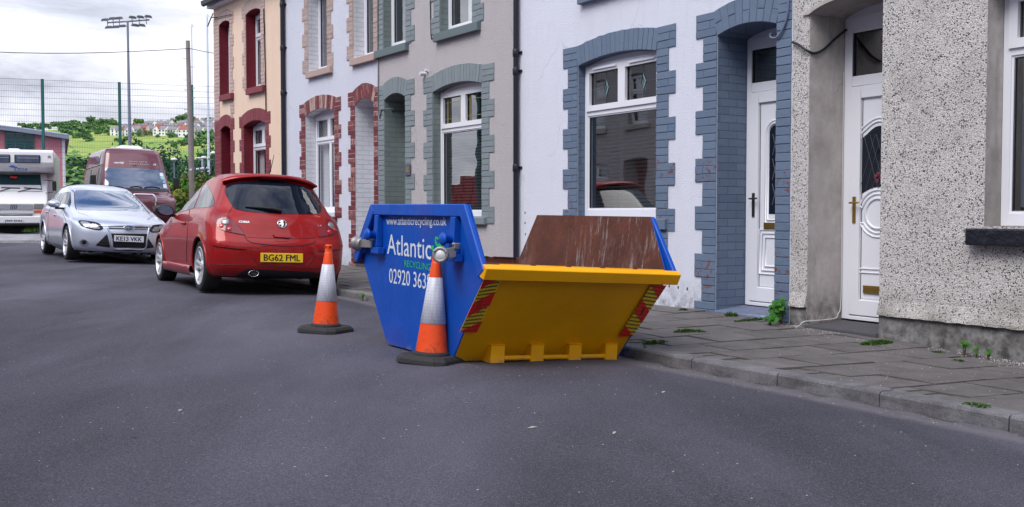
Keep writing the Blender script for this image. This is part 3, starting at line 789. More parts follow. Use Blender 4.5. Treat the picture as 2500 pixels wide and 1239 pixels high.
def bar(mb, u0, u1, z0, z1, o0, o1, m=0): mb.box(u0, u1, o0, o1, z0, z1, m)
def frame_rect(mb, u0, u1, z0, z1, w, o0, o1, m=0, wb=None):
    wb = w if wb is None else wb
    bar(mb, u0, u0 + w, z0, z1, o0, o1, m); bar(mb, u1 - w, u1, z0, z1, o0, o1, m)
    bar(mb, u0 + w, u1 - w, z0, z0 + wb, o0, o1, m); bar(mb, u0 + w, u1 - w, z1 - w, z1, o0, o1, m)
def window(H, op, zt=None, tops=2, bots=1, fw=.05, sash=.055, head=None, sillmat=None, sill=None, vents=False, inside='blind', glass='glass', leads=None, bevel=.004, room='room', botsash=False):
    """white frame with opening lights above a fixed light; returns the window part"""
    a, b, d = op['a'] + .004, op['b'] - .004, op['d']; zb = op['zb'] + .003
    zh = head if head else op['zs'] + op['rise'] * .1
    mb = MB(); o1 = -d; o0 = -d - .07
    frame_rect(mb, a, b, zb, zh, fw, o0, o1, 0, fw + .03)
    panes = []
    # arch infill
    if op['rise']:
        poly = [(lerp(a, b, i / 16), min(arcz(op, lerp(op['a'], op['b'], i / 16)) + .01, 99)) for i in range(17)]
        poly = [(u, z) for u, z in poly if z > zh] 
        if len(poly) > 2:
            poly = [(poly[0][0], zh + .002)] + poly + [(poly[-1][0], zh + .002)]
            mb.prism(poly, o0 + .01, o1 - .016, lambda u, z, o: (u, o, z), 0)
    if zt:
        bar(mb, a + fw, b - fw, zt - .03, zt + .03, o0, o1 - .002)
        w = (b - a - 2 * fw); 
        for i in range(tops):
            u0 = a + fw + w * i / tops + (.012 if i else 0); u1 = a + fw + w * (i + 1) / tops - (.012 if i < tops - 1 else 0)
            if i: bar(mb, a + fw + w * i / tops - .012, a + fw + w * i / tops + .012, zt + .03, zh - fw, o0, o1 - .004)
            z0, z1 = zt + .02, zh - fw + .02
            frame_rect(mb, u0 - .014, u1 + .014, z0, z1, sash + .008, -d - .045, -d + .016)
            panes.append((u0 + sash - .006, u1 - sash + .006, z0 + sash + .008, z1 - sash - .008))
            if vents: bar(mb, u0 + .07, u1 - .13, z1 - .035, z1 - .015, -d + .016, -d + .034); 
        zlow = zt - .03
    else: zlow = zh - fw
    w = (b - a - 2 * fw)
    for i in range(bots):
        u0 = a + fw + w * i / bots; u1 = a + fw + w * (i + 1) / bots
        if i: bar(mb, u0 - .028, u0 + .028, zb + fw, zlow, o0, o1 - .003)
        q0, q1 = u0 + (.028 if i else 0), u1 - (.028 if i < bots - 1 else 0)
        frame_rect(mb, q0, q1, zb + fw + .03, zlow, .016, -d - .05, -d - .012)
        panes.append((q0 + .016, q1 - .016, zb + fw + .046, zlow - .016))
    # dark seals
    for u0, u1, z0, z1 in panes: frame_rect(mb, u0 - .0005, u1 + .0005, z0 - .0005, z1 + .0005, .007, -d - .04, -d - .018, 1)
    win = mb.build('window', [M['upvc'], M['seal']], H.e, bevel=bevel)
    for u0, u1, z0, z1 in panes:
        m2 = MB(); m2.face([(u0, -d - .03, z0), (u0, -d - .03, z1), (u1, -d - .03, z1), (u1, -d - .03, z0)])
        m2.build('pane', M[glass], win, fixn=False)
    if leads == 'gold':
        m2 = MB()
        for u0, u1, z0, z1 in panes[:tops]:
            for k in (.055, .075):
                for u in (u0 + k, u1 - k): bar(m2, u - .003, u + .003, z0, z1, -d - .029, -d - .024)
            for z in (z0 + .07, z1 - .07): bar(m2, u0, u1, z - .003, z + .003, -d - .029, -d - .024)
        m2.build('glazing_strip', M['lead'], win)
    if leads == 'diamond':
        m2 = MB(); m3 = MB()
        for u0, u1, z0, z1 in panes[:tops]:
            uc, zc = (u0 + u1) / 2, (z0 + z1) / 2; ru, rz = .045, (z1 - z0) * .27
            D = [(uc - ru, zc), (uc, zc - rz), (uc + ru, zc), (uc, zc + rz)]
            for (p, q) in zip(D, D[1:] + D[:1]): m2.tube([(p[0], -d - .026, p[1]), (q[0], -d - .026, q[1])], .0028, 5)
            for p, q in (((u0, zc), D[0]), (D[2], (u1, zc)), ((uc, z0), D[1]), (D[3], (uc, z1))): m2.tube([(p[0], -d - .026, p[1]), (q[0], -d - .026, q[1])], .0028, 5)
            m3.face([(uc - .012, -d - .027, zc), (uc - .004, -d - .027, zc - rz * .9), (uc - ru * .9, -d - .027, zc)][::-1] if False else [(uc - ru * .95, -d - .027, zc), (uc, -d - .027, zc - rz * .93), (uc, -d - .027, zc - rz * .55), (uc - ru * .6, -d - .027, zc)])
            m3.face([(uc - ru * .95, -d - .027, zc), (uc, -d - .027, zc + rz * .93), (uc, -d - .027, zc + rz * .55), (uc - ru * .6, -d - .027, zc)])
        m2.build('lead_came', M['leadcame'], win); m3.build('bevelled_diamond', M['bevelglass'], win)
    if leads == 'lattice':
        m2 = MB()
        for u0, u1, z0, z1 in panes[:tops]:
            w, h = u1 - u0, z1 - z0; st = .075
            k = -h
            while k < w * 1.0 + h:
                for sgn in (1, -1):
                    pts = []
                    for (uu) in [i * .01 for i in range(int(w / .01) + 1)]:
                        zz = (uu - k) * 1.6 if sgn > 0 else h - (uu - k) * 1.6
                        if 0 <= zz <= h: pts.append((u0 + uu, -d - .027, z0 + zz))
                    if len(pts) > 1: m2.tube([pts[0], pts[-1]], .002, 4)
                k += st
        m2.build('lead_came', M['leadcame'], win)
    # what hangs behind
    a2, b2 = a + fw, b - fw
    if inside in ('blind', 'blind_grey'):
        m2 = MB(); z = zb + .12; zz = (zt or zh) - .02
        while z < zz:
            m2.hexa([(a2, -d - .14, z - .012), (b2, -d - .14, z - .012), (b2, -d - .12, z + .008), (a2, -d - .12, z + .008)], [(a2, -d - .1405, z - .010), (b2, -d - .1405, z - .010), (b2, -d - .1205, z + .010), (a2, -d - .1205, z + .010)], 0)
            z += .042
        m2.build('slat_blind', M['blind' if inside == 'blind' else 'blind_grey'], win)
    if inside in ('curtain', 'half', 'sides', 'blue'):
        m2 = MB(); rows = []
        spans = {'curtain': [(a2, b2)], 'half': [(a2, lerp(a2, b2, .62))], 'blue': [(a2, lerp(a2, b2, .93))], 'sides': [(a2, lerp(a2, b2, .2)), (lerp(a2, b2, .8), b2)]}[inside]
        for s0, s1 in spans:
            n = int((s1 - s0) / .012)
            rows = [[(lerp(s0, s1, i / n), -d - .13 + .018 * math.sin(i * .9 + .4 * math.sin(i * .37)), z) for i in range(n + 1)] for z in (zb + .03, zh)]
            m2.grid(rows)
        m2.build('curtain', M['curtain'] if inside != 'blue' else M['sky_curtain'], win)
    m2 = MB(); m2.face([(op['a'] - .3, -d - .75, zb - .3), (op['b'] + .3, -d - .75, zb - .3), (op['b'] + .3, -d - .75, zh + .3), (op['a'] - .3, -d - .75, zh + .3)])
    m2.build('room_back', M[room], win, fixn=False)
    if sill:
        # sill = (uR, uL, z0, z1, projection)
        m2 = MB(); sR, sL, z0, z1, pj = sill
        P0 = [(sR, -.02, z0), (sL, -.02, z0), (sL, pj, z0 + .0), (sR, pj, z0 + .0)]; P1 = [(sR, -d + .002, z1 + .012), (sL, -d + .002, z1 + .012), (sL, pj, z1), (sR, pj, z1)]
        P1 = [(op['a'] + .002 if i in (0,) else op['b'] - .002 if i == 1 else p[0], p[1], p[2]) for i, p in enumerate(P1)]
        m2.hexa([(sR, .0015, z0), (sL, .0015, z0), (sL, pj, z0), (sR, pj, z0)], [(sR, .0015, z1 + .006), (sL, .0015, z1 + .006), (sL, pj, z1), (sR, pj, z1)], 0)
        m2.hexa([(op['a'] + .002, -d - .05, z0 + .03), (op['b'] - .002, -d - .05, z0 + .03), (op['b'] - .002, .001, z0 + .03), (op['a'] + .002, .001, z0 + .03)], [(op['a'] + .002, -d - .05, z1 + .02), (op['b'] - .002, -d - .05, z1 + .02), (op['b'] - .002, .001, z1 + .007), (op['a'] + .002, .001, z1 + .007)], 0)
        m2.build('sill', sillmat, win, bevel=.006)
    return win

def door(H, op, zsill, zt, style, handle, fw=.06):
    """white panelled door in a frame with a top light; hinge side and letterbox as in the photo (image right = smaller u)"""
    a, b, d = op['a'] + .004, op['b'] - .004, op['d']; o1 = -d; o0 = -d - .07
    mb = MB(); zh = op['zs'] - .005
    bar(mb, a, a + fw, zsill, zh, o0, o1); bar(mb, b - fw, b, zsill, zh, o0, o1)
    bar(mb, a + fw, b - fw, zh - fw - .05, zh, o0, o1); bar(mb, a + fw, b - fw, zt - .045, zt + .045, o0, o1 - .002); bar(mb, a + fw, b - fw, zsill, zsill + .035, o0, o1 + .01)
    poly = [(lerp(a, b, i / 16), arcz(op, lerp(op['a'], op['b'], i / 16)) + .006) for i in range(17)]
    poly = [(a, zh + .001)] + poly + [(b, zh + .001)]
    mb.prism(poly, o0 + .01, o1 - .012, lambda u, z, o: (u, o, z), 0)
    # leaf
    lf = MB(); la, lb, z0, z1 = a + fw + .004, b - fw - .004, zsill + .045, zt - .05
    st = .105
    frame_rect(lf, la, lb, z0, z1, st, -d - .055, -d + .012, 0, st + .03)
    pa, pb, pz0, pz1 = la + st, lb - st, z0 + st + .03, z1 - st
    frame_rect(lf, pa, pb, pz0, pz1, .008, -d - .05, -d - .004, 1)
    lf.box(pa + .008, pb - .008, -d - .045, -d - .010, pz0 + .008, pz1 - .008, 0)
    leaf = lf.build('door', [M['upvc'], M['seal']], H.e, bevel=.004)
    fr = mb.build('frame', M['upvc'], leaf, bevel=.004)
    g = MB(); g.face([(a + fw, -d - .03, zt + .045), (a + fw, -d - .03, zh - fw - .05), (b - fw, -d - .03, zh - fw - .05), (b - fw, -d - .03, zt + .045)]); g.build('fanlight_pane', M['glass_dark'], leaf, fixn=False)
    g = MB(); frame_rect(g, a + fw, b - fw, zt + .045, zh - fw - .05, .008, -d - .045, -d - .012); g.build('seal', M['seal'], leaf)
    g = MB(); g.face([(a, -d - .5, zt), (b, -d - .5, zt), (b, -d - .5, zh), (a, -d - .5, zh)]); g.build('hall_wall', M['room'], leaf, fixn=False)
    uc = (pa + pb) / 2
    of = -d - .008
    def mould(path, r=.008, closed=False):
        P = [(u, of, z) for u, z in path]
        if closed: P = P + [P[0], P[1]]
        t = MB(); t.tube(P, r, 6, caps=not closed); return t
    tm = MB()
    def add(path, r=.009):
        tm = MB(); tm.tube([(u, of, z) for u, z in path], r, 6); tm.build('moulding', M['upvc'], leaf)
    if style == 'slot':      # narrow arched light, raised bottom panel
        w = .075; zg0, zg1 = lerp(pz0, pz1, .40), lerp(pz0, pz1, .875)
        def slot(w, z0, z1): return [(uc - w, z0), (uc - w, z1 - w)] + [(uc - w * math.cos(k * PI / 10), z1 - w + w * math.sin(k * PI / 10)) for k in range(1, 10)] + [(uc + w, z1 - w), (uc + w, z0)]
        S0 = slot(w, zg0, zg1); g = MB(); g.prism(S0, -d - .012, -d - .0065, lambda u, z, o: (u, o, z)); g.build('slot_pane', M['carglass'], leaf)
        for k in (.018, .045): add(slot(w + k, zg0 - .04 - k, zg1 + k) + [slot(w + k, zg0 - .04 - k, zg1 + k)[0]], .010)
        g = MB()
        for q in range(3):
            zc = lerp(zg0, zg1, .22 + .28 * q)
            for sx in (-1, 1): g.tube([(uc + sx * .03, -d - .004, zc + .10), (uc, -d - .004, zc), (uc + sx * .03, -d - .004, zc - .1)], .004, 5)
        g.build('lead_came', M['leadcame'], leaf)
        zp0, zp1 = lerp(pz0, pz1, .075), lerp(pz0, pz1, .315); wp = .19
        for k in (0, .035, .075): add([(uc - wp + k, zp0 + k), (uc - wp + k, zp1 - k), (uc + wp - k, zp1 - k), (uc + wp - k, zp0 + k), (uc - wp + k, zp0 + k)], .010)
    else:                    # ogee-topped light with a rope-edged roundel
        w = .20; zc = lerp(pz0, pz1, .43); rr = .13
        zg0, zg1 = lerp(pz0, pz1, .52), lerp(pz0, pz1, .80)
        def og(w, z0, z1, dz): return [(uc - w, z0), (uc - w, z1)] + [(uc - w + 2 * w * k / 20, z1 + dz * math.sin(PI * k / 20) ** 1.6) for k in range(1, 20)] + [(uc + w, z1), (uc + w, z0)]
        S0 = og(w, zg0, zg1, .10); bot = [(uc + w - 2 * w * k / 20, zg0 + .07 * math.sin(PI * k / 20)) for k in range(1, 20)]
        g = MB(); g.prism(S0 + bot, -d - .012, -d - .0065, lambda u, z, o: (u, o, z)); g.build('ogee_pane', M['glass_dark'] if False else M['carglass'], leaf)
        for k in (.03, .06): add([(uc - w - k, zg1 - .02)] + og(w + k, zg1 - .01, zg1 + k, .11)[2:-2] + [(uc + w + k, zg1 - .02)], .009)
        for k in (.04, .075):
            add([(uc - w - k, zg0 - .10 + k)] + [(uc - (rr + k) * math.cos(PI * (i / 12)) , zc + (rr + k) * math.sin(PI * (i / 12))) for i in range(1, 12)] + [(uc + w + k, zg0 - .10 + k)], .010)
            add([(uc + w + k - .03, zc - .07 - k * .3)] + [(uc + (rr + k) * math.cos(PI * (i / 12)), zc - (rr + k) * math.sin(PI * (i / 12))) for i in range(2, 11)] + [(uc - w - k + .03, zc - .07 - k * .3), (uc - w - k + .03, pz0 + .20 + k), (uc + w + k - .03, pz0 + .20 + k), (uc + w + k - .03, zc - .07 - k * .3)], .008)
        add([(uc + rr * math.cos(i * PI / 16), zc + rr * math.sin(i * PI / 16)) for i in range(33)], .012)
        g = MB()
        for i in range(7):
            u0 = uc - w + i * .066
            for sg in (1, -1):
                u1 = u0 + sg * .16
                if uc - w <= u0 <= uc + w and uc - w <= u1 <= uc + w: g.tube([(u0, -d - .004, zg0 + .05), (u1, -d - .004, zg1 + .03)], .002, 4)
        g.build('lead_came', M['leadcame'], leaf)
        g = MB()
        for k, (du, dz) in enumerate(((0, .18), (.03, .16), (-.03, .15), (.01, .12))): g.lathe([(.02, 0), (.012, .003)], 9, 0, Matrix.Translation((uc + du, -d - .004, zg0 + dz)) @ Matrix.Rotation(-PI / 2, 4, 'X'))
        g.build('stained_rose', plain('dull_red_stain', (.16, .03, .05), .3), leaf)
    # handle on the image-left stile
    hu = lb - st / 2; hz = z0 + (z1 - z0) * .47
    g = MB(); g.box(hu - .017, hu + .017, -d + .013, -d + .022, hz - .13, hz + .10)
    g.tube([(hu, -d + .02, hz + .045), (hu, -d + .06, hz + .045)], .009, 8); g.tube([(hu + .02, -d + .058, hz + .045), (hu - .085, -d + .058, hz + .047)], .009, 8)
    g.build('handle', M[handle], leaf, bevel=.002)
    g = MB(); lw = .13 if style == 'slot' else .14; lz = lerp(pz0, pz1, .335) if style == 'slot' else lerp(pz0, pz1, .055)
    g.box(uc - lw, uc + lw, -d - .009, -d + .006, lz - .033, lz + .033); g.box(uc - lw + .03, uc + lw - .03, -d + .0065, -d + .010, lz - .02, lz + .02)
    g.build('letterbox', M['gold'], leaf, bevel=.003)
    return leaf
def downpipe(H, u, z0, z1, o=.055, r=.034, clips=()):
    mb = MB(); mb.tube([(u, o, z0), (u, o, z1)], r, 14)
    for z in clips:
        mb.lathe([(r + .006, z - .05), (r + .008, z - .045), (r + .008, z + .03), (r + .003, z + .04)], 14, 0, Matrix.Translation((u, o, 0)), False, False); mb.box(u - .065, u + .065, .002, .02, z - .012, z + .014)
    mb.build('drainpipe', M['blackpipe'], H.e)

def upper_pair(H, defs): pass

# ---- blue-trimmed house
H = House('terraced_house', B1, B2, 'white rendered house with blue-grey brick trim, directly behind the skip')
SPR = 2.727
wo = H.op(H.u(1602), H.u(1411), H.z(1602, 531), SPR, .068, .095)
do = H.op(H.u(1893), H.u(1749.4), .115, 2.748, .062, .385)
uz1 = H.uz(1420, 13.5)
up1 = H.op(uz1[0] - 1.23, uz1[0] - .12, uz1[1] + .12, 5.0, .06, .095); up2 = H.op(.42, 1.22, uz1[1] + .12, 5.0, .06, .095)
wall_mesh(H, [M['white_render'], M['blue_reveal'], M['room']]); roof(H)
bm_ = [M['blue_brick'], M['blue_back'], M['blue_brick']]
bricks_surround(H, wo, bm_, .225, H.u(1375.2), H.u(1387), H.u(1648.6), H.u(1631.7), 2.962, .70, course=.0775)
bricks_surround(H, do, bm_, .24, H.u(1697.5), H.u(1715), .004, .006, 2.985, .10, course=.0775, double=True, name='brick_doorway')
for q in (up1, up2): bricks_surround(H, q, bm_, .225, q['b'] + .24, q['b'] + .16, q['a'] - .24, q['a'] - .16, 5.25, q['zb'])
window(H, wo, H.z(1525, 266, -.1), vents=True, inside='blind', leads='diamond', sillmat=M['blue_brick'], sill=(H.u(1631), H.u(1388), .885, .995, .05))
for q in (up1, up2): window(H, q, 4.5, tops=1, inside='curtain', sillmat=M['blue_brick'], sill=(q['a'] - .12, q['b'] + .12, q['zb'] - .12, q['zb'] - .002, .07))
door(H, do, .155, H.z(1860, 212, -.385), 'slot', 'gunmetal')
mb = MB(); mb.hexa([(do['a'] - .02, -.37, -.05), (do['b'] + .10, -.37, -.05), (do['b'] + .10, .03, -.05), (do['a'] - .2, .03, -.05)], [(do['a'] + .002, -.37, .15), (do['b'] - .002, -.37, .15), (do['b'] - .002, .02, .118), (do['a'] + .002, .02, .105)]); mb.build('doorstep', M['step_blue'], H.e, bevel=.008)
downpipe(H, H.L - .005, .12, 5.45, clips=(H.z(1268, 130), H.z(1268, 175), H.z(1268, 410)))
mb = MB(); c = [H.uz(1931, 0), H.uz(1929, 30), H.uz(1922, 60), H.uz(1909, 86), H.uz(1898, 94), H.uz(1887, 92), H.uz(1888, 82)]
mb.tube([(u, .03, z) for u, z in catmull([p for p in c], 6)], .010, 8); mb.build('cable', M['blue_cable'], H.e)
mb = MB()
for px_, py_ in ((1548, 688), (1568, 690), (1590, 693), (1612, 696), (1634, 699), (1656, 702), (1678, 706), (1282, 520), (1282, 545), (1283, 572), (1283, 600), (1284, 628)):
    u_, z_ = H.uz(px_, py_); mb.lathe([(.010, .0), (.008, .004), (0, .004)], 8, 0, Matrix.Translation((u_, .0, z_)) @ Matrix.Rotation(-PI / 2, 4, 'X') @ Matrix.Diagonal((1, 1.8, 1, 1)))
pl_ = mb.build('injection_plugs', M['step_dark'], H.e); pl_['kind'] = 'stuff'
HBLUE = H

# ---- near pebbledash house (image right)
H = House('terraced_house', B0, B1, 'black and white pebbledashed house at the right end with black window sill')
do = H.op(H.u(2149), H.u(1972.5), .07, H.z(1972.5, 36), .075, .43)
wo = H.op(H.u(2403) - 1.32, H.u(2403), H.z(2403, 553), 2.68, .07, .19)
up1 = H.op(wo['a'] + .1, wo['b'] - .1, 3.55, 4.9, .05, .15); up2 = H.op(do['a'] - .1, do['b'] - .05, 3.55, 4.9, .05, .15)
wall_mesh(H, [M['pebble'], M['smooth_render'], M['room']]); roof(H)
window(H, wo, H.z(2470, 126, -.19), tops=2, inside='blue', room='teal_room', fw=.06, sash=.06)
for q in (up1, up2): window(H, q, 4.45, tops=1, inside='curtain', sillmat=M['sill_black'], sill=(q['a'] - .12, q['b'] + .12, q['zb'] - .12, q['zb'] - .002, .07))
sz = [H.z(2356, 558, .09), H.z(2356, 599, .09)]
mb = MB(); mb.box(wo['a'] - .2, H.u(2356, .09), .004, .09, sz[1], sz[0]); mb.build('sill', M['sill_black'], H.e, bevel=.012, segs=2)
door(H, do, .115, H.z(2110, 196, -.43), 'ogee', 'gold', fw=.085)
# plinth and bell-cast foot of the render
zp = H.z(2150, 768)
mb = MB()
for u0, u1 in ((-.01, do['a'] - .002), (do['b'] + .002, H.L - .004)):
    mb.hexa([(u0, .001, -.1), (u1, .001, -.1), (u1, .004, -.1), (u0, .004, -.1)], [(u0, .001, zp - .002), (u1, .001, zp - .002), (u1, .004, zp - .002), (u0, .004, zp - .002)])
mb.build('plinth', M['plinth'], H.e)
mb = MB()
for u0, u1, sl in ((-.01, do['a'] - .003, 0), (do['b'] + .003, H.L - .006, 0)):
    pr = [(.002, zp + .12), (.012, zp + .07), (.030, zp + .012), (.034, zp - .006), (.005, zp - .004)]
    n = max(2, int((u1 - u0) / .05)); rows = []
    for i in range(n + 1):
        u = lerp(u0, u1, i / n); jz = random.uniform(-.004, .004)
        rows.append([(u, a + (random.uniform(-.003, .003) if a > .01 else 0), b + jz) for a, b in pr])
    mb.grid(rows, 0, smooth=False); mb.face(rows[0], 0); mb.face(rows[-1][::-1], 0)
mb.build('bell_cast', M['pebble'], H.e, fixn=False)
mb = MB(); mb.hexa([(do['a'] - .03, -.42, -.1), (do['b'] - .002, -.42, -.1), (do['b'] - .002, .05, -.1), (do['a'] - .03, .05, -.1)], [(do['a'] + .002, -.42, .105), (do['b'] - .002, -.42, .105), (do['b'] - .002, .04, .082), (do['a'] + .002, .04, .082)]); mb.build('doorstep', M['step_dark'], H.e, bevel=.012, segs=2)
mb = MB()   # thick smooth band round the doorway arch
poly = []
for i in range(13):
    u = lerp(do['a'], do['b'] + .07, i / 12); poly.append((u, arcz(do, min(u, do['b'])) + (0.0 if u <= do['b'] else -.005)))
poly2 = [(u, z + .035 - (.03 if i > 11 else 0)) for i, (u, z) in enumerate(poly)]
mb.prism(poly + poly2[::-1], .001, .02, lambda u, z, o: (u, o, z)); mb.build('arch_edge', M['smooth_render'], H.e)
# cables
mb = MB()
cb = catmull([(H.u(1934), .02, H.z(1934, 105)), (H.u(1950), .025, H.z(1950, 111)), (do['b'] + .02, .03, H.z(1975, 122)), (do['b'] - .012, -.04, H.z(1988, 128)), (do['b'] - .012, -.16, H.z(2005, 118, -.1)), (do['b'] - .012, -.30, H.z(2028, 96, -.28)), (do['b'] - .03, -.42, H.z(2064, 74, -.43))], 6)
mb.tube(cb, .011, 8); mb.build('cable', M['cable'], H.e)
mb = MB(); w = do['b'] - .012
pts = [(w, -.415, 2.3), (w, -.415, 1.2), (w - .004, -.41, .30), (w, -.38, .16), (w, -.33, .118), (w, -.06, .112), (w + .02, .03, .108), (w + .05, .06, .07), (w + .13, .07, .062)]
mb.tube(catmull(pts, 5), .0042, 6); mb.build('door_cable', M['cable_white'], H.e)
HNEAR = H

# ---- grey-green trimmed house
H = House('terraced_house', B2, B3, 'lavender grey roughcast house with grey-green brick trim and number plaque')
wo = H.op(H.u(1177), H.u(1058), H.z(1177, 531), 2.766, .075, .12)
do = H.op(H.u(991), H.u(940.4), .2, 2.79, .08, .42)
us1 = H.uz(1058, 104, .06); us2 = H.uz(1165, 84, .06)
up1 = H.op(H.u(1154), H.u(1076), us1[1] + .125, 4.95, .06, .13)
up2 = H.op(H.u(993), H.u(939), us1[1] + .125, 4.95, .06, .13)
wall_mesh(H, [M['grey_render'], M['green_reveal'], M['room']]); roof(H)
gm = [M['green_brick'], M['green_back'], M['green_brick']]
bricks_surround(H, wo, gm, .235, H.u(1035.3), H.u(1043.3), H.u(1207.5), H.u(1195.5), 3.0, .93, course=.0772)
bricks_surround(H, do, gm, .24, H.L - .004, H.L - .006, H.u(1013.5), H.u(1004.5), 3.03, .2, course=.0772, name='brick_doorway')
bricks_surround(H, up1, gm, .225, H.u(1053), H.u(1061), H.u(1182.5), H.u(1173.5), up1['zb'] + .0772 * 21, up1['zb'], course=.0772)
bricks_surround(H, up2, gm, .225, H.L - .004, H.L - .006, H.u(1014.5), H.u(1006), up1['zb'] + .0772 * 21, up2['zb'], course=.0772)
window(H, wo, H.z(1126, 313, -.12), inside='blind_grey', leads='gold', sillmat=M['green_brick'], sill=(H.u(1190), H.u(1045), .905, 1.0, .06))
window(H, up1, None, bots=1, inside='half', sillmat=M['green_back'], sill=(us2[0], us1[0], us1[1], us1[1] + .115, .07), room='teal_room')
window(H, up2, None, bots=1, inside='half', sillmat=M['green_back'], sill=(H.u(1000), H.L - .003, us1[1], us1[1] + .115, .07), room='teal_room')
door(H, do, .24, 2.2, 'slot', 'gunmetal')
mb = MB(); mb.box(do['a'] + .002, do['b'] - .002, -.42, .02, -.05, .225); mb.build('doorstep', M['step_dark'], H.e, bevel=.01)
# number plaque
u0, z0 = H.uz(1005, 429); u1, z1 = H.uz(993, 402)
mb = MB(); mb.box(u0, u1, .016, .028, z0, z1); pq = mb.build('number_plaque', plain('slate_plaque', (.075, .08, .12), .4), H.e, bevel=.004)
text_mesh('80', 'plaque_number', M['lampgrey'] if False else plain('gold_number', (.32, .24, .12), .4), (u1 - .03, .0285, z0 + .05), (-(u1 - u0) * .62, 0, 0), (0, 0, (z1 - z0) * .5), bold=.02, parent=pq)
mb = MB(); p = H.uz(1038, 181); mb.tube([(p[0], .002, p[1]), (p[0], .09, p[1] - .005)], .03, 10); mb.tube([(p[0] - .09, .002, p[1] + .02), (p[0] - .09, .05, p[1] + .04)], .018, 8); mb.build('security_camera', M['upvc_dirty'], H.e)
mb = MB(); mb.tube([(u, .02, z) for u, z in (H.uz(925.5, 0), H.uz(925.5, 60), H.uz(926, 180), H.uz(926, 272), H.uz(930, 290), H.uz(934, 268), H.uz(962, 266))] + [(do['b'] - .01, -.12, H.z(962, 266)), (do['b'] - .01, -.4, H.z(962, 266) + .02)], .009, 6); mb.build('cable', plain('grey_green_cable', (.11, .13, .13), .6), H.e)
mb = MB(); mb.tube([(u, .012, z) for u, z in (H.uz(1052, 0), H.uz(1053, 50), H.uz(1054, 85), H.uz(1055.5, 97), H.uz(1058, 93))], .008, 6); mb.build('upper_cable', M['cable'], H.e)
HGREY = H

# ---- white house with maroon bricks
H = House('terraced_house', B3, B4, 'white roughcast house with worn maroon brick trim behind the red car')
wo = H.op(H.u(818.4), H.u(748), H.z(818, 520), 2.785, .08, .19)
do = H.op(H.u(914.5), H.u(869), .24, 2.80, .09, .42)
s1 = H.uz(746.5, 193.3, .06); s2 = H.uz(853.5, 162.6, .06)
up1 = H.op(H.u(802), H.u(756), s1[1] + .12, 4.95, .07, .19)
up2 = H.op(H.u(914.5), H.u(866), s2[1] + .12, 4.95, .07, .19)
wall_mesh(H, [M['white_rough'], M['white_reveal'], M['room']]); roof(H)
mm = [M['maroon_brick'], M['white_mortar'], M['faded_arch']]; fm = [M['faded_brick'], M['white_mortar'], M['faded_brick']]
bricks_surround(H, wo, mm, .235, H.u(733.8), H.u(738), H.u(834.8), H.u(828.6), 3.003, 1.0, course=.077)
bricks_surround(H, do, mm, .24, H.u(852), H.u(858), .003, .005, 3.03, .22, course=.077, name='brick_doorway')
bricks_surround(H, up1, fm, .225, H.u(742), H.u(747), H.u(817), H.u(812), up1['zb'] + .077 * 21, up1['zb'], course=.077)
bricks_surround(H, up2, fm, .225, H.u(850), H.u(856), .003, .005, up2['zb'] + .077 * 21, up2['zb'], course=.077)
fs = M['faded_brick']
window(H, wo, H.z(790, 347, -.19), tops=2, bots=2, inside='curtain', leads='lattice', sillmat=M['maroon_brick'], sill=(H.u(824), H.u(741), .93, .995, .06), room='teal_room')
window(H, up1, None, bots=1, inside='half', sillmat=fs, sill=(H.u(808, .06), s1[0], s1[1], s1[1] + .11, .07))
window(H, up2, None, bots=1, inside='half', sillmat=fs, sill=(.02, s2[0], s2[1], s2[1] + .11, .07))
door(H, do, .28, 2.2, 'slot', 'gunmetal')
mb = MB(); mb.box(do['a'] + .002, do['b'] - .002, -.42, .02, -.05, .265); mb.build('doorstep', M['step_dark'], H.e, bevel=.01)
downpipe(H, H.L - .01, .2, 5.45, r=.042, clips=(H.z(697, 12), H.z(697, 118), H.z(697, 228)))
HWHITE = H

# ---- cream end house
H = House('terraced_house', B4, B5, 'cream end-of-terrace house with crimson window reveals')
wo = H.op(H.u(651), H.u(597), H.z(650, 520), 2.80, .085, .2)
do = H.op(H.u(565.5), H.u(541.5), .25, 2.80, .08, .5)
s1 = H.uz(536.8, 248.4, .06); s2 = H.uz(601.4, 232.6, .06)
up1 = H.op(H.u(641), H.u(605), s1[1] + .13, 5.0, .06, .2); up2 = H.op(H.u(566), H.u(540), s1[1] + .13, 5.0, .06, .2)
wall_mesh(H, [M['cream'], M['red_reveal'], M['cream']]); roof(H)
cm = [M['maroon_cream'], M['dusk_mortar'], M['maroon_cream']]; pm = [M['pink_brick'], M['pink_mortar'], M['pink_brick']]
bricks_surround(H, wo, cm, .235, H.u(587.2), H.u(592), H.u(663), H.u(658.5), 3.01, 1.0, course=.077)
bricks_surround(H, do, cm, .235, H.L - .004, H.L - .005, H.u(575), H.u(571.5), 3.015, .25, course=.077, name='brick_doorway')
bricks_surround(H, up1, pm, .225, H.u(596), H.u(600), H.u(651.5), H.u(648), up1['zb'] + .077 * 21 + .04, up1['zb'], course=.077)
bricks_surround(H, up2, pm, .225, H.L - .004, H.L - .005, H.u(575), H.u(572), up1['zb'] + .077 * 21 + .04, 3.03, course=.077)
window(H, wo, H.z(630, 362, -.2), tops=2, bots=1, inside='sides', sillmat=M['maroon_cream'], sill=(H.u(658), H.u(590), .9, .99, .06), room='teal_room')
window(H, up1, 4.55, tops=1, bots=1, inside='curtain', sillmat=M['maroon_cream'], sill=(s2[0] - 1.05 if False else H.u(644.6, .06), s2[0], s1[1], s1[1] + .12, .08))
window(H, up2, 4.55, tops=1, bots=1, inside='curtain', sillmat=M['maroon_cream'], sill=(H.u(568, .06), s1[0], s1[1], s1[1] + .12, .08))
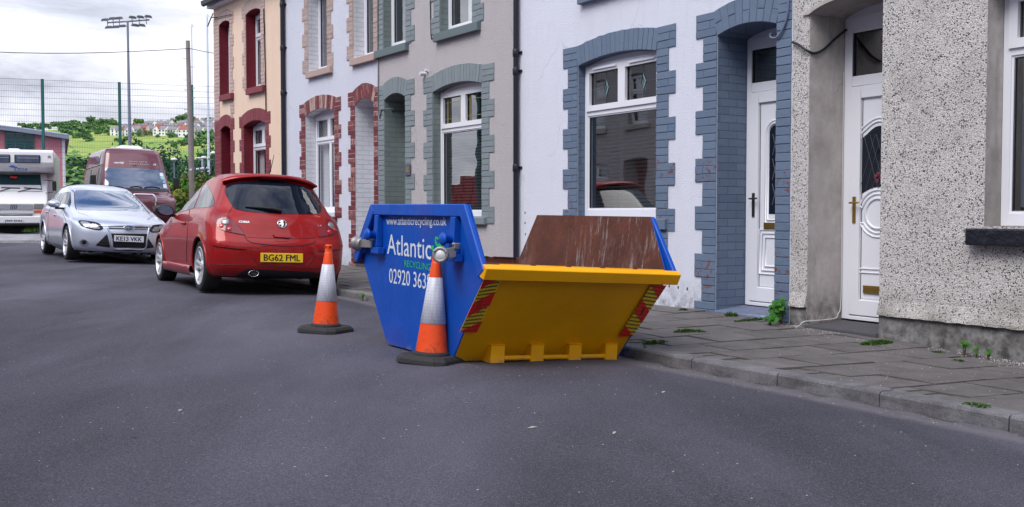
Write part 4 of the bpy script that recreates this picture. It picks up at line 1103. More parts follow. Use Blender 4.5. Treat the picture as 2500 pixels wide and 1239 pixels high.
mb = MB(); mb.box(do['a'], do['b'], -.55, -.5, .25, 2.9); dd = mb.build('door', M['crimson'], H.e)
mb = MB(); mb.tube([(H.u(651), .02, H.z(651, 20)), (H.u(653), .02, H.z(653, 150)), (H.u(654), .02, H.z(654, 270))], .012, 6); mb.build('cable', M['cable'], H.e)
mb = MB(); mb.tube([(H.L - .05, .03, 5.3), (H.L - .15, .12, 5.16), (H.L - .02, .14, 5.02), (H.L + .02, .05, 5.22), (H.L - .3, .05, 5.18)], .012, 6); mb.tube([(H.L - .2, .04, 5.18), (H.L - 1.1, .04, 5.12)], .008, 6); mb.build('cable_coil', M['cable'], H.e)
HCREAM = H
# ------------------------------------------------------------------ vehicles
def pose(x, y, z, yaw, pitch=0, roll=0):
    cy, sy = math.cos(yaw), math.sin(yaw)
    Rz = Matrix(((cy, -sy, 0), (sy, cy, 0), (0, 0, 1)))
    c, s = math.cos(pitch), math.sin(pitch); Rx = Matrix(((1, 0, 0), (0, c, -s), (0, s, c)))
    c, s = math.cos(roll), math.sin(roll); Ry = Matrix(((c, 0, s), (0, 1, 0), (-s, 0, c)))
    return Matrix.Translation((x, y, z)) @ (Rz @ Rx @ Ry).to_4x4()
def hermite_rows(rows, n, key):
    """non-uniform cubic through rows (lists of points)"""
    h = [max(1e-4, sum((Vector(a[k]) - Vector(b[k])).length for k in key) / len(key)) ** .6 for a, b in zip(rows, rows[1:])]
    L = len(rows); out = []; W = len(rows[0])
    P = [[Vector(p) for p in r] for r in rows]
    T = []
    for i in range(L):
        if i == 0: T.append([(b - a) / h[0] for a, b in zip(P[0], P[1])])
        elif i == L - 1: T.append([(b - a) / h[-1] for a, b in zip(P[-2], P[-1])])
        else: T.append([((c - b) / h[i] * h[i - 1] + (b - a) / h[i - 1] * h[i]) / (h[i] + h[i - 1]) for a, b, c in zip(P[i - 1], P[i], P[i + 1])])
    for i in range(L - 1):
        for k in range(n):
            t = k / n; t2, t3 = t * t, t * t * t
            a, b, c, d = 2 * t3 - 3 * t2 + 1, t3 - 2 * t2 + t, -2 * t3 + 3 * t2, t3 - t2
            out.append([P[i][j] * a + T[i][j] * (b * h[i]) + P[i + 1][j] * c + T[i + 1][j] * (d * h[i]) for j in range(W)])
    out.append(P[-1]); return out
class Shell:
    """car body lofted from plan outlines stacked in height"""
    def __init__(s, name, M, levels, paint, root, arches=(), archr=.345, archz=.31, mirror_y=1, nz=5, nr=4, lift_caps=True):
        s.M = M; s.Mi = M.inverted(); s.root = root
        rows = []
        for lv in levels:
            z, yr, yf, w = lv[:4]; br, bf = lv[4], lv[5]; zf = lv[6] if len(lv) > 6 else z   # zf: height at the front end
            mid = lerp(yr + br, yf - bf, .45)
            half = [(0, yr), (.42 * w, yr + br * .07), (.76 * w, yr + br * .34), (.945 * w, yr + br), (.995 * w, yr + br * 1.8 + .12), (w, mid), (.985 * w, yf - bf * 2.0 - .1), (.90 * w, yf - bf), (.62 * w, yf - bf * .36), (.3 * w, yf - bf * .08), (0, yf)]
            ring = half + [(-x, y) for x, y in half[-2:0:-1]]
            ring = catmull(ring, nr, True)
            y0, y1 = yr, yf
            rows.append([(x, y * mirror_y, lerp(z, zf, max(0, min(1, (y - y0) / max(.01, y1 - y0))))) for x, y in ring])
        W = len(rows[0]); key = [0, W // 4, W // 2]
        R_ = hermite_rows(rows, nz, key)
        mb = MB(); mb.grid(R_, 0, True); mb.face([p for p in R_[0]][::-1], 1); mb.face(R_[-1], 0, smooth=True)
        me = mb.mesh(name); bm = bmesh.new(); bm.from_mesh(me); bmesh.ops.remove_doubles(bm, verts=bm.verts, dist=1e-5); bmesh.ops.recalc_face_normals(bm, faces=bm.faces)
        bm.to_mesh(me); bm.free()
        me.materials.append(paint); me.materials.append(M_['darkwell'])
        o = bpy.data.objects.new(name, me); COL.objects.link(o)
        for (ax_, ay) in arches:
            c = MB(); c.lathe([(archr, -.23), (archr, .4)], 40, 1, Matrix.Translation((ax_, ay, archz)) @ Matrix.Rotation(PI / 2, 4, 'Y' ) if ax_ > 0 else Matrix.Translation((ax_, ay, archz)) @ Matrix.Rotation(-PI / 2, 4, 'Y'))
            cut = c.build('cutter', [paint, M_['darkwell']])
            md = o.modifiers.new('b', 'BOOLEAN'); md.object = cut; md.operation = 'DIFFERENCE'; md.solver = 'EXACT'
            dg = bpy.context.evaluated_depsgraph_get(); m2 = bpy.data.meshes.new_from_object(o.evaluated_get(dg)); o.modifiers.clear(); old = o.data; o.data = m2; m2.name = name
            bpy.data.objects.remove(cut); bpy.data.meshes.remove(old)
        o.data.polygons.foreach_set('use_smooth', [True] * len(o.data.polygons)); o.data.set_sharp_from_angle(angle=R(38))
        o.name = name; o.parent = root
        s.o = o; bm = bmesh.new(); bm.from_mesh(o.data); s.bvh = BVHTree.FromBMesh(bm); bm.free()
    def hit(s, px, py):
        c = s.Mi @ CAM; d = (s.Mi.to_3x3() @ ray(px, py)).normalized()
        h = s.bvh.ray_cast(c, d)
        if h[0] is None:
            # closest approach of the ray to the body
            best = None
            k = 0
            L0 = (s.Mi @ CAM).length
            for i in range(120):
                p = c + d * (L0 - 4 + i * .07); q = s.bvh.find_nearest(p)
                if q[0] is not None and (best is None or q[3] < best[1]): best = (q, q[3])
            return best[0][0], best[0][1]
        return h[0], h[1]
    def cast(s, o, d):
        h = s.bvh.ray_cast(Vector(o), Vector(d))
        if h[0] is None:
            o = Vector(o); d = Vector(d); best = min((s.bvh.find_nearest(o + d * (i * .1)) for i in range(80)), key=lambda q: q[3]); return best[0], best[1]
        return h[0], h[1]
    def patch(s, poly, name, mat, fn=None, lift=.004, smooth=0, step=None, mirror=False, parent=None, skirt=.012):
        """patch lying on the body: poly in pixels (or in any plane with fn giving hit points)"""
        fn = fn or s.hit
        if smooth: poly = catmull([tuple(p) for p in poly], smooth, True)
        else:
            q = []
            for a, b in zip(poly, poly[1:] + poly[:1]):
                n = max(1, int(math.hypot(b[0] - a[0], b[1] - a[1]) / (step or 6)))
                q += [(lerp(a[0], b[0], i / n), lerp(a[1], b[1], i / n)) for i in range(n)]
            poly = q
        xs = [p[0] for p in poly]; ys = [p[1] for p in poly]; st = step or max(2.0, (max(xs) - min(xs)) / 28)
        pts = [Vector(p) for p in poly]; n = len(pts)
        def inside(x, y):
            c = False; j = n - 1
            for i in range(n):
                a, b = pts[i], pts[j]
                if (a.y > y) != (b.y > y) and x < (b.x - a.x) * (y - a.y) / (b.y - a.y) + a.x: c = not c
                j = i
            return c
        y = min(ys) + st / 2
        while y < max(ys):
            x = min(xs) + st / 2
            while x < max(xs):
                if inside(x, y) and min((Vector((x, y)) - p).length for p in pts) > st * .45: pts.append(Vector((x, y)))
                x += st
            y += st
        r = geometry.delaunay_2d_cdt(pts, [(i, (i + 1) % n) for i in range(n)], [], 1, 1e-4)
        V, Fc = r[0], r[2]
        P = []; NN = []
        for v in V:
            h, nn = fn(v.x, v.y); P.append(h + nn * lift); NN.append(nn)
        v = [tuple(p) for p in P]; f = [tuple(q) for q in Fc]
        # skirt
        ec = {}
        for q in f:
            for a, b in zip(q, q[1:] + q[:1]): ec[(min(a, b), max(a, b))] = ec.get((min(a, b), max(a, b)), 0) + 1
        bd = {}
        for (a, b), k in ec.items():
            if k == 1:
                for c in (a, b):
                    if c not in bd: bd[c] = len(v); v.append(tuple(P[c] - NN[c] * (lift + skirt)))
                f.append((a, b, bd[b], bd[a]))
        objs = []
        for mi in ((False, True) if mirror else (False,)):
            me = bpy.data.meshes.new(name); me.from_pydata([(-a, b, c) for a, b, c in v] if mi else v, [], f); me.update()
            bm = bmesh.new(); bm.from_mesh(me); bmesh.ops.recalc_face_normals(bm, faces=bm.faces); bm.to_mesh(me); bm.free()
            me.polygons.foreach_set('use_smooth', [True] * len(f)); me.set_sharp_from_angle(angle=R(50))
            objs.append(link(name, me, mat, parent or s.root))
        return objs if mirror else objs[0]
    def line(s, pts, name, mat, r=.004, lift=.001, smooth=4, mirror=False, fn=None, parent=None):
        fn = fn or s.hit
        q = catmull([tuple(p) for p in pts], smooth) if smooth else pts
        P = [];
        for p in q:
            h, nn = fn(*p); P.append(h + nn * lift)
        out = []
        for mi in ((1, -1) if mirror else (1,)):
            mb = MB(); mb.tube([(p.x * mi, p.y, p.z) for p in P], r, 6); out.append(mb.build(name, mat, parent or s.root))
        return out
M_ = M
def wheel(root, x, y, z, r=.31, w=.20, side=1, spokes=5, twin=True, rim=.75, steer=0, name='wheel', disc=False):
    """tyre and rim; x is the outer face position side"""
    Mw = Matrix.Translation((x, y, z)) @ Matrix.Rotation(steer, 4, 'Z') @ Matrix.Rotation(PI / 2 * side, 4, 'Y')
    e = empty(name, Mw, root); rr = r * rim
    mb = MB(); mb.lathe([(rr, -w), (r - .015, -w + .004), (r, -w + .03), (r + .001, -w * .5), (r, -.03), (r - .012, -.006), (r - .03, 0), (rr + .012, .004), (rr, -.004)], 40, 0, None, False, False)
    mb.build('tyre', M['tyre'], e)
    mb = MB(); mb.lathe([(rr + .001, .0), (rr - .012, .006), (rr - .022, -.004), (rr - .03, -.05), (rr - .04, -.17)], 40, 0, None, False, False)
    dp = -.035
    mb.lathe([(.055, dp + .012), (.05, dp + .018), (.0, dp + .020)], 20, 0, None, False, False); mb.lathe([(.075, dp - .03), (.07, dp + .005), (.055, dp + .012)], 20, 0, None, False, False)
    for k in range(spokes):
        a = 2 * PI * k / spokes + .3
        for d in ((-.17, .17) if twin else (0,)):
            a0, a1 = a + d * .55, a + d * 1.25; hw = .020 if twin else .034
            p0 = Vector((math.cos(a0) * .05, math.sin(a0) * .05, dp)); p1 = Vector((math.cos(a1) * (rr - .018), math.sin(a1) * (rr - .018), -.006)); n = Vector((-math.sin(a1), math.cos(a1), 0))
            mb.hexa([p0 - n * hw * .8 - Vector((0, 0, .03)), p0 + n * hw * .8 - Vector((0, 0, .03)), p1 + n * hw * 1.15 - Vector((0, 0, .03)), p1 - n * hw * 1.15 - Vector((0, 0, .03))], [p0 - n * hw * .5, p0 + n * hw * .5, p1 + n * hw * .8, p1 - n * hw * .8])
    for k in range(5):
        a = 2 * PI * k / 5; mb.lathe([(.008, dp + .015), (.008, dp + .022), (0, dp + .024)], 8, 0, Matrix.Translation((math.cos(a) * .035, math.sin(a) * .035, 0)))
    mb.build('rim', M['alloy'], e, bevel=.003)
    mb = MB(); mb.lathe([(0, -.09), (rr * .72, -.09), (rr * .72, -.10), (rr - .04, -.16)], 30); mb.build('brake_disc', M['darkwell'] if not disc else M['galv'], e)
    return e
def plate(root, text, origin, X, Yv, mat, N=None, bands=False):
    O, X, Yv = Vector(origin), Vector(X), Vector(Yv); n = X.cross(Yv).normalized()
    mb = MB(); b = [O, O + X, O + X + Yv, O + Yv]
    mb.hexa([p - n * .01 for p in b], b); p = mb.build('number_plate', mat, root, bevel=.004)
    text_mesh(text, 'plate_lettering', M['plate_ink'], O + X * .075 + Yv * .16, X * .85, Yv * .68, .0015, bold=.03, parent=p)
    return p

# ---- red three-door hatchback, rear view
MR = pose(-3.084, 12.844, .072, R(29.6), R(-.3), R(2.2))
red = empty('hatchback_car', MR); tag(red, 'shiny red three-door hatchback parked by the kerb, seen from behind with yellow plate', 'car', 'cars parked along the kerb')
#        z     yr    yf    w     br    bf   zfront
lv = [(.19, -.47, 3.10, .74, .20, .25), (.22, -.58, 3.20, .80, .20, .28), (.31, -.645, 3.29, .835, .20, .30), (.40, -.655, 3.32, .845, .19, .32), (.52, -.66, 3.33, .852, .19, .34), (.62, -.645, 3.31, .858, .19, .36), (.68, -.61, 3.27, .858, .19, .40, .66),
      (.76, -.575, 3.16, .852, .20, .45, .74), (.86, -.535, 2.98, .838, .22, .50, .82), (.95, -.485, 2.60, .805, .25, .42, .93), (1.01, -.435, 2.25, .765, .27, .38, 1.0), (1.10, -.365, 2.02, .722, .27, .36), (1.22, -.27, 1.76, .668, .27, .34), (1.32, -.185, 1.52, .622, .26, .32), (1.39, -.11, 1.34, .585, .25, .30), (1.44, -.02, 1.16, .53, .24, .28), (1.472, .12, .96, .43, .22, .25), (1.488, .34, .74, .26, .14, .14)]
B = Shell('body', MR, lv, M['car_red'], red, [(s * .80, y) for s in (1, -1) for y in (0, 2.511)], .345, .315)
for sx, ss in ((-.84, -1), (.84, 1)):
    for y in (0, 2.511): wheel(red, sx, y, .312, .312, .215, ss)
# rear window from its outline in the photograph
rw = [(549, 466), (556, 452), (580, 446), (640, 442), (700, 446), (745, 456), (768, 466), (775, 474), (782, 500), (784, 513), (778, 521), (760, 524), (690, 523), (620, 519), (577, 512), (566, 502), (555, 484)]
B.patch(rw, 'rear_window', M['carglass'], smooth=3)
tl = [(520.5, 529), (530, 523), (545, 524.5), (560, 530), (572, 540), (584, 556), (596, 573.5), (580, 571.5), (562, 568), (545, 563.5), (534, 556), (526, 546)]
tls = B.patch(tl, 'tail_light', M['taillight'], smooth=3, mirror=True, lift=.012)
for px_, py_, rr_, nm, mt in ((550, 543.5, .048, 'reversing_lamp', 'clearlens'), (560, 560, .028, 'brake_lamp', 'redlens'), (541, 553, .028, 'brake_lamp', 'redlens')):
    h, n = B.hit(px_, py_); q = n.to_track_quat('Z', 'Y').to_matrix().to_4x4()
    for k, t in enumerate(tls):
        mb = MB(); hh = Vector((h.x * (1 if k == 0 else -1), h.y, h.z)); nn = Vector((n.x * (1 if k == 0 else -1), n.y, n.z)); q = nn.to_track_quat('Z', 'Y').to_matrix().to_4x4()
        mb.lathe([(rr_, .010), (rr_ * .9, .018), (rr_ * .4, .021), (0, .022)], 16, 0, Matrix.Translation(hh) @ q); mb.build(nm, M[mt], t)
# side glass (left from the photo, right mirrored)
sw1 = [(431, 522), (440, 503), (455, 480), (472, 461), (486, 450), (497.5, 447.5), (494, 456), (484, 482), (473, 509), (462, 512), (445, 517)]
sw2 = [(477, 509), (486, 485), (497, 457), (503, 451), (510, 458), (518, 474), (523.5, 490), (524, 498), (519, 505), (505, 507)]
B.patch(sw1, 'side_window', M['carglass'], mirror=True, step=4); B.patch(sw2, 'quarter_window', M['carglass'], mirror=True, step=4)
# windscreen
B.patch([(-.58, 1.02), (.58, 1.02), (.47, 1.37), (0, 1.40), (-.47, 1.37)], 'windscreen', M['carglass'], fn=lambda x, z: B.cast((x, 4, z), (0, -1, 0)), step=.06)
# panel gaps
gap = [(553, 478), (560, 496), (568, 505)], 
B.line([(568, 505), (563, 513), (558, 522), (560, 530)], 'panel_gap', M['seal'], .0035, mirror=True)
B.line([(560, 530), (575, 544), (590, 563), (597, 575), (604, 587), (620, 594), (650, 598), (690, 601), (730, 600), (762, 595), (770, 588)], 'tailgate_gap', M['seal'], .005)
B.line([(603, 579.5), (640, 582), (690, 583), (740, 583), (772, 581)], 'tailgate_crease', M['seal'], .0025)
B.line([(463, 512), (461, 530), (458, 560), (456, 600), (456, 640)], 'door_gap', M['seal'], .004, mirror=True)
B.line([(505, 645), (560, 647), (620, 649), (700, 653), (788, 656)], 'bumper_gap', M['seal'], .0035)
bs = [(518, 591.5), (540, 592), (575, 597), (594, 603), (601, 608.5), (580, 608), (545, 604), (524, 600)]
B.patch(bs, 'bumper_strip', M['car_red'], smooth=2, mirror=True, lift=.014)
B.line([(519, 598), (527, 602.5), (550, 606), (580, 609.5), (601, 609.5)], 'strip_gap', M['seal'], .004, mirror=True)
# plate recess and plate
rc = [(611, 611), (690, 614), (766, 617), (763, 632), (750, 649), (690, 650), (628, 645), (620, 632)]
B.line(rc + rc[:1], 'recess_edge', M['seal'], .004, smooth=0)
B.patch(rc, 'plate_recess', M['car_red'], step=5, lift=.002)
pc = [B.hit(*q)[0] for q in ((635, 639.3), (741, 643.6), (635, 617.6))]
yy = min(p.y for p in pc) - .022
h0, n0 = B.hit(688, 630)
X0 = Vector((.52, 0, 0)); cz = h0.z
plate(red, 'BG62 FML', (h0.x - .26, h0.y - .016, cz - .0555), X0, (0, .006, .111), M['plate_yellow'])
# handle, badge, lettering
hh = [(668, 571), (690, 570), (706, 572.5), (708, 580), (703, 583), (688, 582), (673, 581), (668, 577)]
B.patch(hh, 'tailgate_handle', M['car_red'], smooth=2, lift=.022)
B.patch([(672, 583), (690, 584), (703, 584), (700, 590), (685, 590.5), (675, 589)], 'handle_recess', M['car_red'], smooth=2, lift=.004)
h, n = B.hit(688, 547); q = n.to_track_quat('Z', 'Y').to_matrix().to_4x4()
mb = MB(); TM = Matrix.Translation(h + n * .002) @ q
mb.lathe([(.056, .0), (.056, .008), (.050, .012), (.047, .006), (.047, .002)], 28, 0, TM)
bd = mb.build('badge', M['chrome'], red)
mb = MB(); mb.lathe([(0, .004), (.047, .004)], 24, 0, TM, False, False); mb.build('badge_field', M['blacktrim'], bd)
mb = MB()
gr = [(-.010, .040), (.012, .044), (.024, .030), (.008, .022), (.020, .004), (.016, -.022), (-.004, -.044), (-.014, -.040), (-.004, -.016), (-.020, -.012), (-.036, -.018), (-.040, -.006), (-.022, .004), (-.010, .012), (-.022, .022), (-.034, .020), (-.030, .030)]
mb.prism([(a, b) for a, b in gr][::-1], .004, .010, lambda a, b, o: TM @ Vector((-a if False else a, b, o))); mb.build('badge_emblem', M['chrome'], bd)
def surf_text(sh, txt, px0, py0, px1, py1, hpx, mat, name, parent, bold=.02):
    a, n = sh.hit(px0, py0); b, _ = sh.hit(px1, py1); c, _ = sh.hit(px0, py0 - hpx)
    return text_mesh(txt, name, mat, a, b - a, c - a, .006, bold=bold, parent=parent)
surf_text(B, 'CORSA', 583, 544.5, 609, 545.5, 5.0, M['chrome'], 'model_lettering', red)
surf_text(B, '1.4', 776, 553.5, 784, 554, 4.0, M['chrome'], 'engine_lettering', red)
# spoiler
def topf(x, y): return B.cast((x, y, 2), (0, 0, -1))[0]
mb = MB(); rows = []
for i in range(25):
    t = i / 24 * 2 - 1; x = .60 * t; c = abs(t)
    y1 = -.19 + .13 * c ** 2.2; zt = 1.445 - .085 * c ** 2.4; yb = .14
    zb_ = (topf(x * .93, yb) or Vector((x, yb, 1.45))).z
    rows.append([(x * .93, yb, zb_ - .01), (x * .95, yb - .05, zb_ + .004), (x * .98, lerp(yb, y1, .6), lerp(zb_, zt, .6) + .014), (x, y1, zt), (x, y1 + .004, zt - .022), (x * .97, lerp(yb, y1, .7), zt - .032), (x * .95, yb - .10, zt - .06)])
mb.grid(rows, 0); sp_ = mb.build('spoiler', M['car_red'], red)
mb = MB(); rows = []
for i in range(15):
    t = i / 14 * 2 - 1; x = .16 * t; rows.append([(x, -.187, 1.425), (x, -.176, 1.402), (x, -.10, 1.39), (x, -.10, 1.40)])
mb.grid(rows); mb.build('high_brake_light', M['taillight'], sp_)
# black lower rear apron, exhaust
B.patch([(572, 676), (590, 664), (605, 656.5), (640, 658.5), (700, 661), (760, 664), (785, 668), (800, 690), (740, 688), (670, 684), (600, 681)], 'rear_apron', M['blacktrim'], step=5, lift=.006)
h, n = B.hit(618, 668)
TM = Matrix.Translation((h.x, h.y + .05, h.z + .0)) @ Matrix.Rotation(PI / 2, 4, 'X') @ Matrix.Diagonal((1.25, .75, 1, 1))
mb = MB(); mb.lathe([(.048, -.1), (.052, .075), (.049, .08), (.044, .075), (.040, -.08)], 24, 0, TM, False, False); ex = mb.build('exhaust', M['chrome'], red)
mb = MB(); mb.lathe([(0, 0.0), (.043, 0.0)], 20, 0, TM, False, False); mb.build('exhaust_bore', M['darkwell'], ex)
# wiper
a, n = B.hit(687, 519); b, _ = B.hit(598, 507)
mb = MB(); mb.tube([a + n * .03, lerp(a, b, .25) + n * .045, lerp(a, b, .6) + n * .035, b + n * .015], [.022, .024, .014, .007], 8); mb.build('wiper', M['blacktrim'], red)
# mirror, both sides
for sgn in (1, -1):
    mb = MB(); cx, cyy, cz = -.93, 1.72, .995
    rows = []
    for (oy, sx, sz) in ((-.07, .095, .062), (-.065, .115, .075), (-.03, .125, .082), (.03, .115, .076), (.08, .07, .05), (.10, .03, .02)):
        rows.append([(sgn * (cx + sx * math.cos(t * PI / 8) * (1 if math.cos(t * PI / 8) > 0 else 1.05)), cyy + oy, cz + sz * math.sin(t * PI / 8) - .012 * math.cos(t * PI / 8)) for t in range(16)])
    mb.grid(rows, 0, True); mb.face(rows[0], 0); mb.face(rows[-1], 0); mb.box(*sorted((sgn * (cx + .05), sgn * (cx + .22))), cyy - .03, cyy + .05, cz - .085, cz - .05)
    mr = mb.build('wing_mirror', M['blacktrim'], red)
    mb = MB(); mb.face([(sgn * (cx + .1 * math.cos(t * PI / 8)), cyy - .0715, cz + .063 * math.sin(t * PI / 8) - .012 * math.cos(t * PI / 8)) for t in range(16)]); mb.build('mirror_glass', M['vanglass'], mr)
# door handle, sill skirt
a, n = B.hit(449, 546)
for sgn in (1, -1):
    mb = MB(); hx = a.x * sgn; mb.tube([(hx + (.0 * sgn), a.y - .10, a.z), (hx - .035 * sgn * (1 if a.x > 0 else 1) * (-1 if a.x < 0 else 1) * (-1), a.y - .06, a.z), (hx + .03 * (sgn if a.x > 0 else -sgn) * (1), a.y + .06, a.z + .003), (hx, a.y + .10, a.z)] if False else [(hx, a.y - .10, a.z), (hx + math.copysign(.026, hx), a.y - .06, a.z), (hx + math.copysign(.026, hx), a.y + .06, a.z + .003), (hx, a.y + .10, a.z + .003)], .016, 8); mb.build('door_handle', M['car_red'], red)
for sgn in (1, -1):
    mb = MB(); rows = []
    for i in range(21):
        y = lerp(.42, 2.10, i / 20); k = math.sin(PI * min(1, i / 3) / 2) if i < 3 else 1
        rows.append([(sgn * (.80), y, .30), (sgn * .865, y, .295), (sgn * .872, y, .255), (sgn * .85, y, .185), (sgn * .78, y, .16)])
    mb.grid(rows, 0); mb.build('side_skirt', M['car_red'], red)
    mb = MB(); mb.hexa([(sgn * .868, .62, .262), (sgn * .868, 1.75, .262), (sgn * .868, 1.85, .305), (sgn * .868, .52, .285)], [(sgn * .880, .66, .266), (sgn * .880, 1.72, .266), (sgn * .876, 1.82, .302), (sgn * .876, .56, .286)]); mb.build('skirt_highlight', M['car_red'], red, bevel=.004)
    for y in (0, 2.511):
        mb = MB(); P = []
        for i in range(-2, 23):
            a_ = PI * i / 20; p = (y + .362 * math.cos(a_), .315 + .362 * math.sin(a_))
            hh_, nn_ = B.cast((sgn * 2, p[0], p[1]), (-sgn, 0, 0)); P.append(Vector((hh_.x if hh_ else sgn * .84, p[0], p[1])))
        mb.tube(P, .016, 8); mb.build('arch_lip', M['car_red'], red)
mb = MB(); mb.tube([(.12, .45, 1.47), (.12, .30, 1.66), (.12, .25, 1.74)], .006, 6, r2=.003); mb.lathe([(.03, 1.47), (.012, 1.50)], 10, 0, Matrix.Translation((.12, .45, 0))); mb.build('aerial', M['blacktrim'], red)
# ---- silver five-door hatchback, front view (local y runs to the rear)
MS = pose(-7.513, 19.392, .145, R(32.7), R(.6), R(3.2))
sil = empty('hatchback_car', MS); tag(sil, 'silver five-door hatchback facing the camera with white front plate, ahead of the red car', 'car', 'cars parked along the kerb')
lv = [(.17, -3.28, .70, .76, .2, .3), (.24, -3.42, .80, .85, .2, .32), (.34, -3.47, .865, .89, .2, .36), (.48, -3.49, .88, .908, .2, .38), (.60, -3.485, .872, .914, .2, .40), (.70, -3.47, .84, .912, .2, .44, .69), (.78, -3.46, .74, .908, .2, .46, .755),
      (.88, -3.44, .42, .89, .22, .50, .84), (.97, -3.41, -.02, .865, .24, .46, .93), (1.03, -3.37, -.36, .825, .26, .40, 1.01), (1.12, -3.28, -.62, .775, .28, .40), (1.24, -3.13, -.94, .712, .30, .40), (1.34, -2.98, -1.24, .66, .30, .38), (1.41, -2.82, -1.50, .605, .30, .34), (1.45, -2.64, -1.72, .53, .30, .30), (1.472, -2.42, -1.92, .40, .2, .2), (1.482, -2.25, -2.1, .22, .08, .08)]
B = Shell('body', MS, lv, M['car_silver'], sil, [(s * .84, y) for s in (1, -1) for y in (0, 2.648)], .352, .325, mirror_y=-1)
for sx, ss in ((-.90, -1), (.90, 1)):
    for y in (0, 2.648): wheel(sil, sx, y, .32, .32, .215, ss)
def Z8(l): return [(90 + x / 5.9, 440 + y / 5.9) for x, y in l]
B.patch(Z8([(548, 190), (556, 160), (600, 146), (900, 150), (1200, 160), (1370, 178), (1430, 200), (1540, 300), (1640, 430), (1655, 455), (1600, 460), (1200, 446), (900, 438), (620, 432), (575, 412), (548, 350)]), 'windscreen', M['carglass_sky'], smooth=2, lift=.003)
hl = B.patch(Z8([(598, 592), (650, 583), (760, 595), (870, 615), (925, 648), (957, 692), (940, 716), (890, 727), (800, 712), (700, 690), (640, 662), (610, 628)]), 'headlight', M['carglass'], smooth=2, mirror=True, lift=.006)
for k, hlp in enumerate(hl):
    for poly in ([(640, 600), (740, 610), (770, 650), (740, 680), (680, 665), (645, 635)], [(770, 640), (850, 640), (900, 680), (910, 705), (850, 705), (780, 690)]):
        q = B.patch(Z8(poly), 'headlamp_reflector', M['clearlens'], smooth=2, lift=.012, parent=hlp)
        if k: 
            for v in q.data.vertices: v.co.x = -v.co.x
            q.data.flip_normals()
ug = B.patch(Z8([(1030, 672), (1180, 668), (1320, 668), (1480, 672), (1605, 684), (1595, 716), (1450, 714), (1320, 713), (1180, 711), (1045, 708)]), 'upper_grille', M['blacktrim'], step=4, lift=.004)
B.line(Z8([(1035, 692), (1180, 692), (1320, 695), (1480, 702), (1590, 706)]), 'grille_bar', M['chrome'], .011, lift=.008, parent=ug)
lg = B.patch(Z8([(1062, 770), (1320, 772), (1592, 776), (1575, 860), (1542, 978), (1320, 975), (1105, 970), (1080, 870)]), 'lower_grille', M['blacktrim'], step=4, lift=.004)
for k in range(5): B.line(Z8([(1085 + k * 4, 795 + k * 38), (1320, 798 + k * 38), (1575 - k * 8, 802 + k * 38)]), 'grille_slat', M['tyre'], .006, lift=.006, parent=lg)
B.line(Z8([(1020, 690), (1060, 780), (1085, 880), (1110, 985), (1320, 992), (1545, 992), (1580, 870), (1598, 780), (1612, 700)]), 'grille_surround', M['car_silver'], .016, lift=.004)
it = B.patch(Z8([(1012, 776), (1030, 850), (1056, 972), (960, 962), (846, 944), (920, 868)]), 'side_intake', M['blacktrim'], step=4, mirror=True, lift=.004)
for k in range(4):
    q = B.line(Z8([(990 - k * 42, 815 + k * 34), (1025 + k * 8, 820 + k * 36)]), 'intake_slat', M['tyre'], .006, lift=.006, smooth=2, mirror=True, parent=it[0])
    q[1].parent = it[1]
fg = B.patch(Z8([(680 + 64 * math.cos(t * PI / 8), 900 + 46 * math.sin(t * PI / 8)) for t in range(16)]), 'fog_lamp', M['chrome'], step=3, mirror=True, lift=.010)
for k in (0, 1):
    q = B.patch(Z8([(686 + 34 * math.cos(t * PI / 8), 897 + 30 * math.sin(t * PI / 8)) for t in range(16)]), 'fog_lens', M['carglass'], step=3, lift=.015, parent=fg[k])
    if k:
        for v in q.data.vertices: v.co.x = -v.co.x
        q.data.flip_normals()
B.patch(Z8([(540, 1010), (800, 1022), (1100, 1038), (1320, 1045), (1640, 1048), (1640, 1085), (1320, 1085), (1000, 1075), (560, 1050)]), 'front_valance', M['blacktrim'], step=5, lift=.005)
B.patch(Z8([(1118, 996), (1320, 1000), (1520, 1004), (1518, 1022), (1320, 1018), (1122, 1012)]), 'lower_slot', M['blacktrim'], step=4, lift=.006)
h, n = B.hit(90 + 1325 / 5.9, 440 + 848 / 5.9)
plate(sil, 'KE13 VKK', (h.x - .26, h.y - .028, h.z - .0555), (.52, 0, 0), (0, .004, .111), M['plate_white'])
h, n = B.hit(90 + 1325 / 5.9, 440 + 693 / 5.9); q = n.to_track_quat('Z', 'Y').to_matrix().to_4x4()
TM = Matrix.Translation(h + n * .008) @ q @ Matrix.Diagonal((1, .52, 1, 1))
mb = MB(); mb.lathe([(.098, 0), (.096, .010), (.088, .013), (.086, .010)], 30, 0, TM, True, False); bd = mb.build('badge', M['chrome'], sil)
mb = MB(); mb.lathe([(.086, .0095), (0, .012)], 30, 0, TM, False, False); mb.build('badge_field', M['badgeblue'], bd)
Tq = Matrix.Translation(h + n * .02) @ q
ex_ = (Tq.to_3x3() @ Vector((1, 0, 0))); 
if ex_.x < 0: ex_ = -ex_
ey_ = n.cross(ex_).normalized()
if ey_.z < 0: ey_ = -ey_
text_mesh('Ford', 'badge_script', M['chrome'], Tq.translation - ex_ * .062 - ey_ * .024, ex_ * .124, ey_ * .048, .003, bold=.02, parent=bd)
sw = [[(352, 342), (378, 272), (440, 160), (470, 155), (488, 180), (494, 250), (494, 330), (470, 400), (440, 360), (400, 345)], [(248, 350), (285, 265), (340, 200), (405, 150), (432, 148), (395, 225), (345, 325), (315, 398), (280, 375)], [(214, 300), (240, 250), (300, 195), (318, 188), (272, 262), (240, 345), (222, 330)]]
